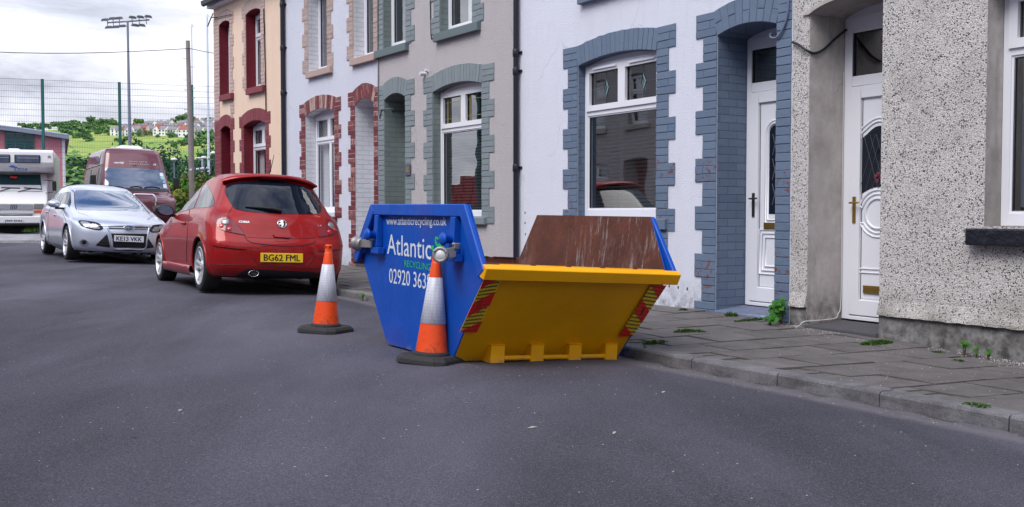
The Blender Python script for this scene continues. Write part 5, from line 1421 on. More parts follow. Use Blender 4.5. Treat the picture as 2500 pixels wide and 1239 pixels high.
for k, pl in enumerate(sw): B.patch(Z8([(x, max(y, 172 + max(0, (430 - x) * .12))) for x, y in pl]), ('front_door_window', 'rear_door_window', 'quarter_window')[k], M['carglass'], mirror=True, step=3, lift=.004)
B.line(Z8([(540, 400), (600, 470), (720, 510), (900, 640), (960, 670)]), 'bonnet_crease', M['car_silver'], .006, lift=0, mirror=False)
B.line(Z8([(505, 150), (540, 190), (548, 350), (570, 420)]), 'screen_seal', M['seal'], .009, mirror=True)
B.line(Z8([(957, 668), (1100, 662), (1320, 660), (1500, 664), (1645, 680)]), 'bonnet_gap', M['seal'], .005)
B.line(Z8([(345, 400), (420, 600), (420, 700)]), 'door_gap', M['seal'], .004, mirror=True)
B.line(Z8([(215, 360), (170, 480), (160, 700), (170, 860)]), 'rear_door_gap', M['seal'], .004, mirror=True)
B.line(Z8([(168, 880), (260, 940), (415, 1005)]), 'sill_trim', M['blacktrim'], .03, mirror=True)
for sgn in (1, -1):
    mb = MB(); cx, cyy, cz = -1.0, .78, 1.03; rows = []
    for (oy, sx, sz) in ((.08, .085, .055), (.07, .11, .07), (.02, .12, .075), (-.04, .10, .065), (-.09, .05, .04), (-.10, .02, .015)):
        rows.append([(sgn * (cx + sx * math.cos(t * PI / 8)), cyy + oy, cz + sz * math.sin(t * PI / 8)) for t in range(16)])
    mb.grid(rows, 0, True); mb.face(rows[0], 0); mb.face(rows[-1], 0); mr = mb.build('wing_mirror', M['car_silver'], sil)
    mb = MB(); mb.box(*sorted((sgn * (cx + .02), sgn * (cx + .2))), cyy - .03, cyy + .05, cz - .10, cz - .06); mb.build('mirror_arm', M['blacktrim'], mr)
    for px_, py_ in ((265, 505), (150, 460)):
        a, n = B.hit(90 + px_ / 5.9, 440 + py_ / 5.9); hx = math.copysign(abs(a.x), sgn)
        mb = MB(); mb.tube([(hx, a.y - .10, a.z), (hx + sgn * .025, a.y - .06, a.z), (hx + sgn * .025, a.y + .06, a.z), (hx, a.y + .1, a.z)], .016, 8); mb.build('door_handle', M['car_silver'], sil)
    for y in (0, 2.648):
        mb = MB(); P = []
        for i in range(-2, 23):
            a_ = PI * i / 20; p = (y + .368 * math.cos(a_), .325 + .368 * math.sin(a_)); hh_, nn_ = B.cast((sgn * 2, p[0], p[1]), (-sgn, 0, 0)); P.append(Vector((hh_.x if hh_ else sgn * .90, p[0], p[1])))
        mb.tube(P, .014, 8); mb.build('arch_lip', M['car_silver'], sil)

# ---- maroon high-top van (local y to the rear)
MV = pose(-10.72, 29.3, .50, R(30), R(.0), R(1.2))
van = empty('camper_van', MV); tag(van, 'maroon high-roofed camper van with stickers in its windscreen, behind the silver car', 'van')
lv = [(.32, -4.3, .72, .90, .12, .2), (.45, -4.35, .82, .95, .12, .2), (.75, -4.36, .84, .975, .12, .2), (.95, -4.36, .80, .98, .12, .2, .93), (1.06, -4.36, .62, .98, .12, .2, 1.03), (1.16, -4.35, .22, .975, .12, .2, 1.15), (1.23, -4.35, .06, .965, .12, .16), (1.5, -4.32, -.16, .93, .12, .13), (1.83, -4.26, -.44, .885, .12, .12), (1.92, -4.24, -.49, .872, .12, .11), (2.15, -4.18, -.60, .83, .12, .11), (2.33, -4.1, -.71, .79, .12, .11), (2.41, -4.0, -.80, .74, .12, .11), (2.45, -3.8, -.98, .62, .1, .1), (2.46, -3.5, -1.3, .4, .08, .08)]
B = Shell('body', MV, lv, M['car_maroon'], van, [(s * .9, y) for s in (1, -1) for y in (0, 3.0)], .38, .33, mirror_y=-1, nz=4)
for sx, ss in ((-.95, -1), (.95, 1)):
    for y in (0, 3.0): wheel(van, sx, y, .33, .33, .2, ss, 6, False)
Z7 = lambda l: [(200 + x / 6.884, 340 + y / 6.884) for x, y in l]
F_ = lambda x, z: B.cast((x, -3, z), (0, 1, 0))
ws = B.patch([(-.86, 1.27), (.86, 1.27), (.80, 1.80), (.76, 1.84), (0, 1.86), (-.76, 1.84), (-.80, 1.80)], 'windscreen', M['vanglass'], fn=F_, step=.08, lift=.006)
B.patch([(-.89, 1.19), (.89, 1.19), (.875, 1.262), (-.875, 1.262)], 'scuttle', M['blacktrim'], fn=F_, step=.06, lift=.006)
for k, (x, z, r_, mt) in enumerate(((.73, 1.70, .05, 'plate_white'), (.735, 1.60, .05, 'bevelglass'), (.76, 1.48, .035, 'bevelglass'), (.78, 1.36, .055, 'plate_white'))):
    if k in (1, 2): pl = [(x + r_ * math.cos(t * PI / 5), z + r_ * math.sin(t * PI / 5)) for t in range(10)]
    else: pl = [(x - r_ * .9, z - r_), (x + r_ * .9, z - r_), (x + r_ * .8, z + r_), (x - r_ * .9, z + r_)]
    B.patch(pl, 'windscreen_sticker', M[mt], fn=F_, step=.04, lift=.009, parent=ws, skirt=.002)
for x0, x1 in ((-.2, .12), (.18, .62)):
    mb = MB(); pts = []
    for t in range(6):
        h, n = F_(lerp(x0, x1, t / 5), 1.285 + .03 * math.sin(t * .6)); pts.append(h + n * .02)
    mb.tube(pts, .013, 6); mb.build('wiper', M['blacktrim'], ws)
def vtext(t, x0, x1, z, h, name):
    a = F_(x0, z)[0]; b = F_(x1, z)[0]; c = F_(x0, z + h)[0]; text_mesh(t, name, M['greymark'], a, b - a, c - a, .012, parent=van)
B.patch([(-.58, 1.985), (-.50, 1.97), (-.40, 1.985), (-.33, 1.96), (-.29, 1.99), (-.28, 2.03), (-.36, 2.035), (-.44, 2.02), (-.52, 2.025)], 'bird_emblem', M['greymark'], fn=F_, step=.03, lift=.008, skirt=.002)
B.patch([(.50, 1.965), (.56, 1.975), (.60, 1.955), (.61, 2.0), (.58, 2.03), (.545, 2.01)], 'leaf_emblem', M['greymark'], fn=F_, step=.03, lift=.008, skirt=.002)
# the two lines of worn lettering over the windscreen survive only as broken strokes
for zq, xs in ((2.045, (-.14, -.09, -.05, .0, .05, .14, .19, .24, .29, .33)), (1.975, (-.14, -.10, -.05, -.01, .03, .08, .15, .20, .25, .30, .36))):
    for i, x in enumerate(xs):
        B.patch([(x, zq), (x + .022, zq), (x + .026, zq + .018 + .012 * (i % 3 == 0)), (x + .006, zq + .022)], 'worn_lettering', M['greymark'], fn=F_, step=.02, lift=.008, skirt=.002)
for sgn in (1, -1):
    L_ = lambda y, z: B.cast((sgn * 3, y, z), (-sgn, 0, 0))
    B.patch([(.42, 1.28), (1.0, 1.28), (1.02, 1.72), (.66, 1.74)], 'cab_window', M['carglass'], fn=L_, step=.06, lift=.005)
    B.patch([(1.5, 1.30), (2.5, 1.30), (2.5, 1.72), (1.5, 1.72)], 'side_window', M['carglass'], fn=L_, step=.08, lift=.005)
    B.line([(.48, 1.94), (1.5, 1.93), (3, 1.92), (4.1, 1.90)], 'roof_seam', M['seal'], .012, fn=L_)
    for y in (.40, 1.12, 2.6): B.line([(y, 1.85), (y - .02, 1.2), (y, .5)], 'door_gap', M['seal'], .008, fn=L_)
    mb = MB(); x = sgn * 1.12; mb.box(*sorted((x - sgn * .05, x + sgn * .10)), .28, .42, 1.30, 1.62); mr = mb.build('wing_mirror', M['blacktrim'], van, bevel=.03, segs=2)
    mb = MB(); mb.tube([(sgn * .93, .40, 1.30), (sgn * 1.0, .36, 1.26), (sgn * 1.12, .35, 1.30)], .025, 8); mb.build('mirror_arm', M['blacktrim'], mr)
mb = MB()
for sgn in (1, -1): mb.tube([(sgn * .30, -.80, .62), (sgn * .32, -.95, .78), (sgn * .30, -.97, 1.02), (sgn * .24, -.93, 1.08)], .03, 8)
mb.tube([(-.24, -.93, 1.08), (.24, -.93, 1.08)], .03, 8); mb.build('bull_bar', M['chrome'], van)
mb = MB(); pr = [(-.30, 2.40, .0), (-.27, 2.50, .0), (.27, 2.50, 0), (.30, 2.40, 0)]
mb.hexa([(-.38, 1.1, 2.44), (.38, 1.1, 2.44), (.38, 1.9, 2.44), (-.38, 1.9, 2.44)], [(-.27, 1.2, 2.56), (.27, 1.2, 2.56), (.27, 1.85, 2.56), (-.27, 1.85, 2.56)]); mb.build('roof_vent', M['upvc_dirty'], van, bevel=.03, segs=2)
mb = MB(); mb.box(-.55, .55, 1.05, 2.0, 2.44, 2.475); mb.build('vent_base', M['upvc_dirty'], van, bevel=.01)
mb = MB(); mb.tube([(.60, .88, 2.38), (.60, .84, 2.55)], .008, 6); mb.build('aerial', M['blacktrim'], van)

# ---- white motorhome with an over-cab bed (local y to the rear, x=0 on its centre line, z from the ground it stands on)
MG = .40
MM = pose(-.4864 * 29.6, 29.6, MG, R(22), 0, 0)
mh = empty('motorhome', MM); tag(mh, 'white motorhome with an over-cab bed and blue lettering at the left edge', 'motorhome')
def hz(py): return 1.05 + (522 - py) / 84.5 - MG
def hx(px): return (px - 34) / 92.0
mb = MB()   # caravan body and over-cab pod
def slab(y0, y1, x, z0, z1, m=0): mb.box(-x, x, y0, y1, z0, z1, m)
prof = [(1.25, hz(420) - .0), (.62, hz(420)), (.30, hz(417)), (.14, hz(408)), (.08, hz(396)), (.10, hz(370)), (.16, hz(365)), (5.6, hz(362)), (5.7, hz(370)), (5.7, .45), (1.25, .45)]
X = 1.075
mb.prism([(y, z) for y, z in prof], -X, X, lambda a, b, o: (o, a, b))
body = mb.build('body', M['van_white'], mh, bevel=.035, segs=3)
MHB = body
mb = MB(); cabp = [(.0, hz(547)), (-.02, hz(530)), (.0, hz(497)), (.06, hz(492)), (.42, hz(467)), (.80, hz(421)), (1.24, hz(421)), (1.24, hz(548))]
rows = []
for x, ins in ((-.90, .05), (-.87, .0), (0, -.03), (.87, 0), (.90, .05)):
    rows.append([(x * (1 - .06 * max(0, (b - hz(480)))), a + ins, b) for a, b in cabp])
mb.grid(rows, 0, smooth=False); mb.face(rows[0], 0); mb.face(rows[-1], 0); cab = mb.build('cab', M['van_white'], mh, bevel=.02, segs=2)
def plane_y(z):
    for (a, b), (c, d) in zip(cabp, cabp[1:]):
        if b <= z <= d: return lerp(a, c, (z - b) / (d - b)) - .035
    return 0
def fpanel(pts, name, mat, lift=.006, par=None, th=.01):
    m = MB(); P = [Vector((hx(px), plane_y(hz(py)) - lift, hz(py))) for px, py in pts]
    m.hexa([p + Vector((0, th, 0)) for p in P], P) if len(P) == 4 else m.face(P); return m.build(name, mat, par or mh)
ws = fpanel([(-34, 465), (102, 465), (97, 424), (-29, 424)], 'windscreen', M['mhglass'], .008)
m = MB()
for x0, x1 in ((-.48, -.22), (.30, .56)): m.box(x0, x1, .75, .9, hz(460), hz(436))
s_ = m.build('seat', M['seat'], ws, bevel=.04)
fpanel([(-30, 466), (102, 466), (98, 451), (-30, 451)], 'dashboard_sill', M['upvc_dirty'], .012, ws)
for x0, x1, y0, y1 in ((48, 3, 459, 458), (101, 58, 461, 458)):
    m = MB(); m.tube([(hx(x0), plane_y(hz(y0)) - .03, hz(y0)), (hx(x1), plane_y(hz(y1)) - .03, hz(y1))], .016, 6); m.tube([(hx((x0 + x1) / 2), plane_y(hz(459)) - .03, hz(459)), (hx(44 if x0 > 60 else -5), plane_y(hz(468)) - .02, hz(468))], .012, 6); m.build('wiper', M['blacktrim'], ws)
m = MB(); m.box(hx(24), hx(41), .6, .64, hz(434), hz(430)); m.box(hx(32), hx(36), .6, .64, hz(434) - .01, hz(436)); m.build('rear_view_mirror', M['tape_red'], ws)
fpanel([(-16, 512), (82, 512), (82, 499), (-16, 499)], 'grille', M['alloy'], .012)
for k in range(6): fpanel([(-16, 500.6 + k * 2.0), (82, 500.6 + k * 2.0), (82, 500 + k * 2.0), (-16, 500 + k * 2.0)], 'grille_slat', M['lampgrey'], .018)
for k in range(4): fpanel([(26 + k * 4.4, 511), (28.5 + k * 4.4, 511), (31 + k * 4.4, 499.5), (28.5 + k * 4.4, 499.5)], 'grille_badge', M['lampgrey'], .024)
fpanel([(-16, 522), (82, 522), (82, 515), (-16, 515)], 'lower_grille', M['alloy'], .012)
fpanel([(-14, 527), (80, 527), (80, 525), (-14, 525)], 'bumper_slot', M['blacktrim'], .03)
m = MB(); m.box(-.84, .84, -.10, .02, hz(546), hz(529)); m.build('bumper', M['van_white'], mh, bevel=.02)
m = MB(); m.box(-.82, .82, -.06, .1, hz(551), hz(547)); m.build('bumper_base', M['blacktrim'], mh)
for sg in (1, -1):
    m = MB(); x0, x1 = sg * hx(84), sg * hx(107); m.box(min(x0, x1), max(x0, x1), -.05, .03, hz(510), hz(498)); m.build('headlight', M['clearlens'], mh, bevel=.01)
    m = MB(); m.box(min(x0, x1), max(x0, x1), -.045, .03, hz(520), hz(514)); m.build('indicator', M['amber'], mh, bevel=.006)
    m = MB(); m.box(*sorted((sg * (hx(128)), sg * (hx(138)))), .30, .40, hz(465), hz(441)); mr = m.build('wing_mirror', M['blacktrim'], mh, bevel=.02)
    m = MB(); m.tube([(sg * .78, .55, hz(438)), (sg * hx(130), .36, hz(440))], .012, 6); m.tube([(sg * .84, .3, hz(471)), (sg * hx(131), .36, hz(468))], .012, 6); m.build('mirror_arm', M['blacktrim'], mr)
    wheel(mh, sg * .88, .55, .31, .31, .2, sg, 6, False); wheel(mh, sg * .92, 3.6, .31, .31, .2, sg, 6, False)
plate(mh, 'J909 ENN', (-.26, -.112, hz(545)), (.52, 0, 0), (0, 0, .11), M['plate_white'])
for x0, x1 in ((38, 101), (-33, 28)):
    m = MB(); m.box(hx(x0), hx(x1), .055, .12, hz(398), hz(378)); wn_ = m.build('overcab_window', M['seal'], mh, bevel=.02)
    m = MB(); m.box(hx(x0 + 2.5), hx(x1 - 2.5), .045, .07, hz(396), hz(380)); m.build('overcab_pane', M['vanglass'], wn_, bevel=.012)
    m = MB(); m.box(hx(x0 + 7), hx(x1 - 4), .038, .05, hz(387), hz(385)); m.build('window_stay', M['galv'], wn_)
yf = .075
m = MB(); m.prism([(hx(24), hz(408)), (hx(32), hz(403.5)), (hx(40), hz(406)), (hx(36), hz(408)), (hx(54), hz(413.5)), (hx(37), hz(411)), (hx(30), hz(409.5))], .030, .0, lambda a, b, o: (a, yf + o - .02, b)); m.build('flash_emblem', M['bluemark'], mh)
text_mesh('Zone', 'side_lettering', M['bluemark'], (hx(36), .085, hz(416.5)), (hx(69) - hx(36), 0, 0), (0, -.012, hz(408) - hz(416.5)), .035, bold=.03, parent=mh)
m = MB(); m.box(hx(119), hx(126), .07, .10, hz(383), hz(379)); m.build('vent_grille', M['galv'], mh)
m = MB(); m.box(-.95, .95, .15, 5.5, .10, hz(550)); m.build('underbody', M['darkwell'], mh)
m = MB(); m.box(1.07, 1.13, .3, .42, hz(384), hz(372)); m.build('marker_lamp', M['upvc'], mh, bevel=.01)
m = MB(); m.hexa([(hx(15), .9, hz(363)), (hx(49), .9, hz(363)), (hx(49), 1.5, hz(363)), (hx(15), 1.5, hz(363))], [(hx(20), .95, hz(359)), (hx(44), .95, hz(359)), (hx(44), 1.4, hz(359)), (hx(20), 1.4, hz(359))]); m.build('roof_vent', M['upvc'], mh, bevel=.01)
# ------------------------------------------------------------------ skip, lamps, cones
MK = pose(-.0806, 7.4688, .046, .5416, .0071, .056); MKi = MK.inverted()
skip = empty('skip', MK); tag(skip, 'blue and yellow steel waste skip standing in the road by the kerb', 'skip')
HB, HM, HT = .514, .985, .745; ZM, ZT = .615, 1.029
def sx(z): return .679 + .054 * z
def side_panel(sg):
    mb = MB(); poly = [(-HB, 0), (HB, 0), (HM, ZM), (HT, ZT), (-HT, ZT), (-HM, ZM)]
    A = [(sg * sx(z), y, z) for y, z in poly]; Bp = [(sg * (sx(z) - .010), y, z) for y, z in poly]
    mb.face(A, 0); mb.face(Bp[::-1], 1)
    for i in range(6):
        j = (i + 1) % 6; mb.face([A[i], A[j], Bp[j], Bp[i]], 0)
    return mb.build('side_panel', [M['skip_blue'], M['rust']], skip)
def flange(a, b, sg, w=.082, x0=None, x1=.766, name='top_flange'):
    """angle section along an edge of the side, a and b are (y, z)"""
    mb = MB(); a, b = Vector((0, a[0], a[1])), Vector((0, b[0], b[1])); d = (b - a).normalized(); n = Vector((0, d.z, -d.y))
    c = Vector((0, 0, .45)); 
    if n.dot(c - (a + b) / 2) < 0: n = -n
    xi = .736; pts = []
    for p, ext in ((a, -1), (b, 1)):
        pts.append([p, p + n * w])
    def V(p, x): return (sg * x, p.y, p.z)
    q = [pts[0][0], pts[1][0], pts[1][1], pts[0][1]]
    mb.hexa([V(p, xi) for p in q], [V(p, x1) for p in q]); return mb.build(name, M['skip_blue'], skip, bevel=.006)
for sg in (-1, 1):
    P = side_panel(sg)
    flange((-HT + .0, ZT), (HT - .0, ZT), sg)
    for e in (-1, 1):
        flange((e * (HT + .001), ZT - .002), (e * (HM + .052), ZM + .012), sg, .088, name='sloping_flange', x1=.770)
        # lug post, bracket and pin
        yl = .62 if e > 0 else -.60; zb = .66
        mb = MB(); o = sx(.8); mb.box(*sorted((sg * (o + .001), sg * (o + .05))), yl - .033, yl + .033, zb + .05, ZT - .083); mb.build('lug_post', M['skip_blue'], skip, bevel=.004)
        mb = MB(); mb.box(*sorted((sg * (o + .001), sg * (o + .058))), yl - .085, yl + .05, zb, zb + .049); mb.build('lug_bracket', M['skip_blue'], skip, bevel=.004)
        mb = MB(); Tm = Matrix.Translation((sg * (o + .03), yl, .80)) @ Matrix.Rotation(PI / 2 * sg, 4, 'Y')
        mb.lathe([(.026, 0), (.026, .07), (.042, .072), (.044, .082), (.03, .096), (0, .098)], 18, 0, Tm); mb.build('lifting_pin', M['skip_blue'], skip)
def end_plate(e):
    mb = MB(); W0, W1 = sx(0) - .011, sx(ZM) - .011; y0, y1 = e * HB, e * HM
    a = [(-W0, y0, .004), (W0, y0, .004), (W1, y1, ZM), (-W1, y1, ZM)]; n = Vector((0, -e * ZM, -(HM - HB))).normalized(); n = Vector((0, e * ZM, -(HM - HB))).normalized()
    b = [tuple(Vector(p) - n * .010) for p in a]
    # slightly dented plate
    N_ = 14; rows = []; rows2 = []
    for j in range(N_ + 1):
        r = []; r2 = []
        for i in range(N_ + 1):
            s, t = i / N_, j / N_; p = Vector(a[0]).lerp(Vector(a[1]), s).lerp(Vector(a[3]).lerp(Vector(a[2]), s), t)
            dent = -.012 * math.exp(-((s - .55) ** 2 / .05 + (t - .45) ** 2 / .06)) + .006 * math.sin(s * 7 + t * 3) * math.sin(PI * s) * math.sin(PI * t)
            r.append(p + n * dent); r2.append(p + n * (dent - .010))
        rows.append(r); rows2.append(r2)
    mb.grid(rows, 0); mb.grid(rows2, 1)
    mb.build('end_plate', [M['skip_yellow'], M['rust']], skip)
    mb = MB(); pr = [(HM - .012, ZM + .046), (HM + .040, ZM + .046), (HM + .080, ZM + .022), (HM + .046, ZM - .050), (HM - .012, ZM - .030)]
    wl = .765
    mb.prism([(y * e, z) for y, z in pr], -wl, wl, lambda y, z, o: (o, y, z)); mb.build('tipping_lip', M['skip_yellow'] if e < 0 else M['rust'], skip, bevel=.004)
    mb = MB(); random.seed(4)
    for k in range(5):
        x = -.62 + k * .27; mb.hexa([(x, e * (HM - .02), ZM + .045), (x + .22, e * (HM - .02), ZM + .045), (x + .22, e * (HM + .0), ZM + .045), (x, e * (HM + .0), ZM + .045)], [(x, e * (HM - .02), ZM + .051), (x + .22, e * (HM - .02), ZM + .051), (x + .22, e * (HM + .0), ZM + .050), (x, e * (HM + .0), ZM + .050)])
    mb.build('stacking_strip', M['skip_yellow'] if e < 0 else M['rust'], skip)
    for x in (-.40, -.09, .22, .53) if e < 0 else (-.5, -.17, .17, .5):
        mb = MB(); y = e * HB
        mb.hexa([(x - .052, y + e * .122, .0), (x + .052, y + e * .122, 0), (x + .052, y - e * .02, 0), (x - .052, y - e * .02, 0)], [(x - .048, y + e * .115, .118), (x + .056, y + e * .115, .118), (x + .056, y + e * .04, .118), (x - .048, y + e * .04, .118)])
        mb.hexa([(x - .052, y + e * .120, .117), (x + .060, y + e * .120, .117), (x + .060, y + e * .04, .117), (x - .052, y + e * .04, .117)], [(x - .052, y + e * .120, .123), (x + .060, y + e * .120, .123), (x + .060, y + e * .04, .123), (x - .052, y + e * .04, .123)])
        mb.build('hook_bracket', M['skip_yellow'], skip, bevel=.003)
    mb = MB(); mb.tube([(-.40, e * (HB + .10), .030), (.53, e * (HB + .10), .030)], .018, 10); mb.build('hook_bar', M['skip_yellow'], skip)
for e in (-1, 1): end_plate(e)
mb = MB(); W0 = sx(0) - .012; mb.hexa([(-W0, -HB, .0), (W0, -HB, 0), (W0, HB, 0), (-W0, HB, 0)], [(-W0, -HB, .012), (W0, -HB, .012), (W0, HB, .012), (-W0, HB, .012)]); mb.build('floor_plate', M['rust'], skip)
mb = MB(); mb.box(-.55, .55, -HB - .03, HB + .03, -.035, -.001)
mb.build('skid', M['blacktrim'], skip)
# plane helpers in skip coordinates
def plane_hit(px, py, P0, n):
    c = MKi @ CAM; d = MKi.to_3x3() @ ray(px, py); n = Vector(n); return c + d * ((Vector(P0) - c).dot(n) / d.dot(n))
NS = Vector((-1, 0, -.054)).normalized(); PS = Vector((-.679, 0, 0))
def sp(px, py, off=0): return plane_hit(px, py, PS + NS * off, NS)
NY = Vector((0, -ZM, -(HM - HB))).normalized(); PY = Vector((0, -HB, .004))
def yp(px, py, off=0): return plane_hit(px, py, PY + NY * off, NY)
def stxt(t, BL, BR, TL, mat, name, bold=.0, space=1.0):
    a, b, c = sp(*BL), sp(*BR), sp(*TL); return text_mesh(t, name, mat, a, b - a, Vector((0, 0, (c - a).length)) + Vector((-.054 * (c - a).length, 0, 0)), .0022, bold=bold, parent=skip, space=space)
stxt('www.atlanticrecycling.co.uk', (944, 555), (1090, 558), (944, 530.7), M['stencil'], 'web_address', .012)
stxt('Atlantic', (945.8, 620.4), (1053, 635), (945.8, 572), M['stencil'], 'company_name', .006)
stxt('RECYCLING', (988, 651), (1051, 661.5), (988, 635), M['stencil_green'], 'recycling_word', .0)
stxt('02920 3638', (950.7, 691), (1053, 708.6), (950.7, 655.3), M['stencil'], 'phone_number', .006)
mb = MB()
for cxp, cyp, rx, ry, an in ((1067.5, 591, 4.0, 10.5, -.25), (1074.5, 605, 3.2, 9.5, .75), (1061, 609, 3.6, 9.0, -1.0)):
    P = []
    for t in range(19):
        a_ = PI * 2 * t / 18 * .86 + .4; x, y = rx * math.cos(a_), ry * math.sin(a_); P.append((cxp + x * math.cos(an) - y * math.sin(an), cyp + x * math.sin(an) + y * math.cos(an)))
    Q = [sp(p[0], p[1], .003) for p in P]
    for a_, b_ in zip(Q, Q[1:]):
        d = (b_ - a_).normalized(); s_ = d.cross(NS).normalized() * .008
        mb.hexa([a_ - s_ - NS * .002, b_ - s_ - NS * .002, b_ + s_ - NS * .002, a_ + s_ - NS * .002], [a_ - s_, b_ - s_, b_ + s_, a_ + s_])
mb.build('leaf_logo', M['stencil_green'], skip)
# reflective chevron tapes on the near end
def yquad(pts, off, mat, name, par=None):
    m = MB(); P = [yp(x, y, off) for x, y in pts]; Q = [p - NY * .0015 for p in P]; n = len(P)
    m.face(P); m.face(Q[::-1])
    for i in range(n): m.face([Q[i], Q[(i + 1) % n], P[(i + 1) % n], P[i]])
    return m.build(name, mat, par or skip)
def tape(outline, reds):
    t = yquad(outline, .016, M['tape_yellow'], 'chevron_tape')
    for r_ in reds: yquad(r_, .020, M['tape_red'], 'red_chevron', t)
    a, b, c, d = [Vector(p) for p in outline]     # a-b top, d-c bottom
    m = MB()
    for k in range(15):
        v = (k + .5) / 15
        L_, R_ = a.lerp(d, v), b.lerp(c, v)
        pts = []
        for i in range(11):
            u = i / 10; p = L_.lerp(R_, .03 + u * .94); pts.append(yp(p.x, p.y + (1.1 if i % 2 else -1.1) + 6 * (.5 - u) * (1 if outline[0][0] < 1400 else -1), .0185))
        m.tube(pts, .0034, 4)
    m.build('hatch_print', M['tape_black'], t)
tape([(1183, 679), (1225.6, 679), (1163.5, 813), (1122, 811)], [[(1183, 679), (1225.6, 679), (1172, 706)], [(1156, 741), (1210.4, 713), (1196, 746.6), (1139.5, 775)], [(1178.8, 784.7), (1163.5, 813), (1122, 811)]])
tape([(1589.6, 697.7), (1627.4, 697.7), (1544.4, 821.4), (1510.4, 823)], [[(1589.6, 697.7), (1627.4, 697.7), (1607.3, 728.7)], [(1568.6, 731.9), (1585.4, 761), (1567, 789), (1549.8, 762.3)], [(1527.6, 796.5), (1544.4, 821.4), (1510.4, 823)]])
for c in ((1170, 745), (1176, 743)):
    yquad([(c[0] - 5, c[1] + 9), (c[0] - 3.4, c[1] + 9), (c[0] + 1.6, c[1] - 9), (c[0], c[1] - 9)], .0215, M['tape_black'], 'tape_mark')
for c in ((1569, 760),): yquad([(c[0] - 6, c[1] + 9), (c[0] - 2, c[1] + 9), (c[0] + 6, c[1] - 9), (c[0] + 2, c[1] - 9)], .0215, M['tape_black'], 'tape_mark')

# warning lamps clamped to the skip
def skip_lamp(px, py, off, face, label, br_to, openface):
    """drum lamp on a folded steel bracket; face: direction the drum looks in skip coordinates"""
    p = sp(px, py, off); W = MK @ p
    f = Vector(face).normalized(); q = f.to_track_quat('Z', 'Y').to_matrix().to_4x4()
    L = empty('skip_lamp', MK @ Matrix.Translation(p)); tag(L, label, 'warning lamp', 'lamps clamped to the skip')
    mb = MB(); mb.lathe([(.040, -.052), (.048, -.045), (.050, -.03), (.046, -.024), (.046, .02), (.051, .024), (.052, .036), (.047, .042), (.034, .043), (.031, .037)], 28, 0, q, True, False)
    for k in range(3):
        a_ = k * 2.1 + .5; mb.lathe([(.006, .040), (.006, .048), (0, .049)], 8, 0, q @ Matrix.Translation((.042 * math.cos(a_), .042 * math.sin(a_), 0)))
    mb.build('drum', M['galv'], L)
    mb = MB(); mb.lathe([(.032, .036), (.022, .042), (0, .045)], 24, 0, q, False, False); mb.build('lens', M['lens'], L)
    b = sp(*br_to) - p; d = b.normalized(); s_ = d.cross(Vector((0, 0, 1))).normalized() * .004; u = Vector((0, 0, 1)) * .030
    a0 = d * .035
    mb = MB(); mb.hexa([a0 - s_ - u, b - s_ - u, b - s_ + u, a0 - s_ + u], [a0 + s_ - u, b + s_ - u, b + s_ + u, a0 + s_ + u])
    for e in (-1, 1):
        t0 = u * e; mb.hexa([a0 + t0 - s_, b + t0 - s_, b + t0 + s_, a0 + t0 + s_], [a0 + t0 - s_ * 6 + u * .08, b + t0 - s_ * 6 + u * .08, b + t0 - s_ * 5 + u * .08, a0 + t0 - s_ * 5 + u * .08])
    mb.build('bracket', M['galv'], L)
    mb = MB(); c = b; mb.box(c.x - .02, c.x + .02, c.y - .014, c.y + .014, c.z + .02, c.z + .055); mb.tube([(c.x - .03, c.y, c.z + .05), (c.x + .03, c.y, c.z + .05)], .010, 8); mb.build('clamp', M['galv'], L, bevel=.003)
skip_lamp(875.5, 594.5, .05, (-.25, 1, .05), 'warning lamp turned away, on the far end pin of the skip', (907, 595, .07), False)
skip_lamp(1077, 622.5, .16, (-.75, -1, .02), 'warning lamp with clear lens showing, above the nearer traffic cone', (1113, 616, .06), True)

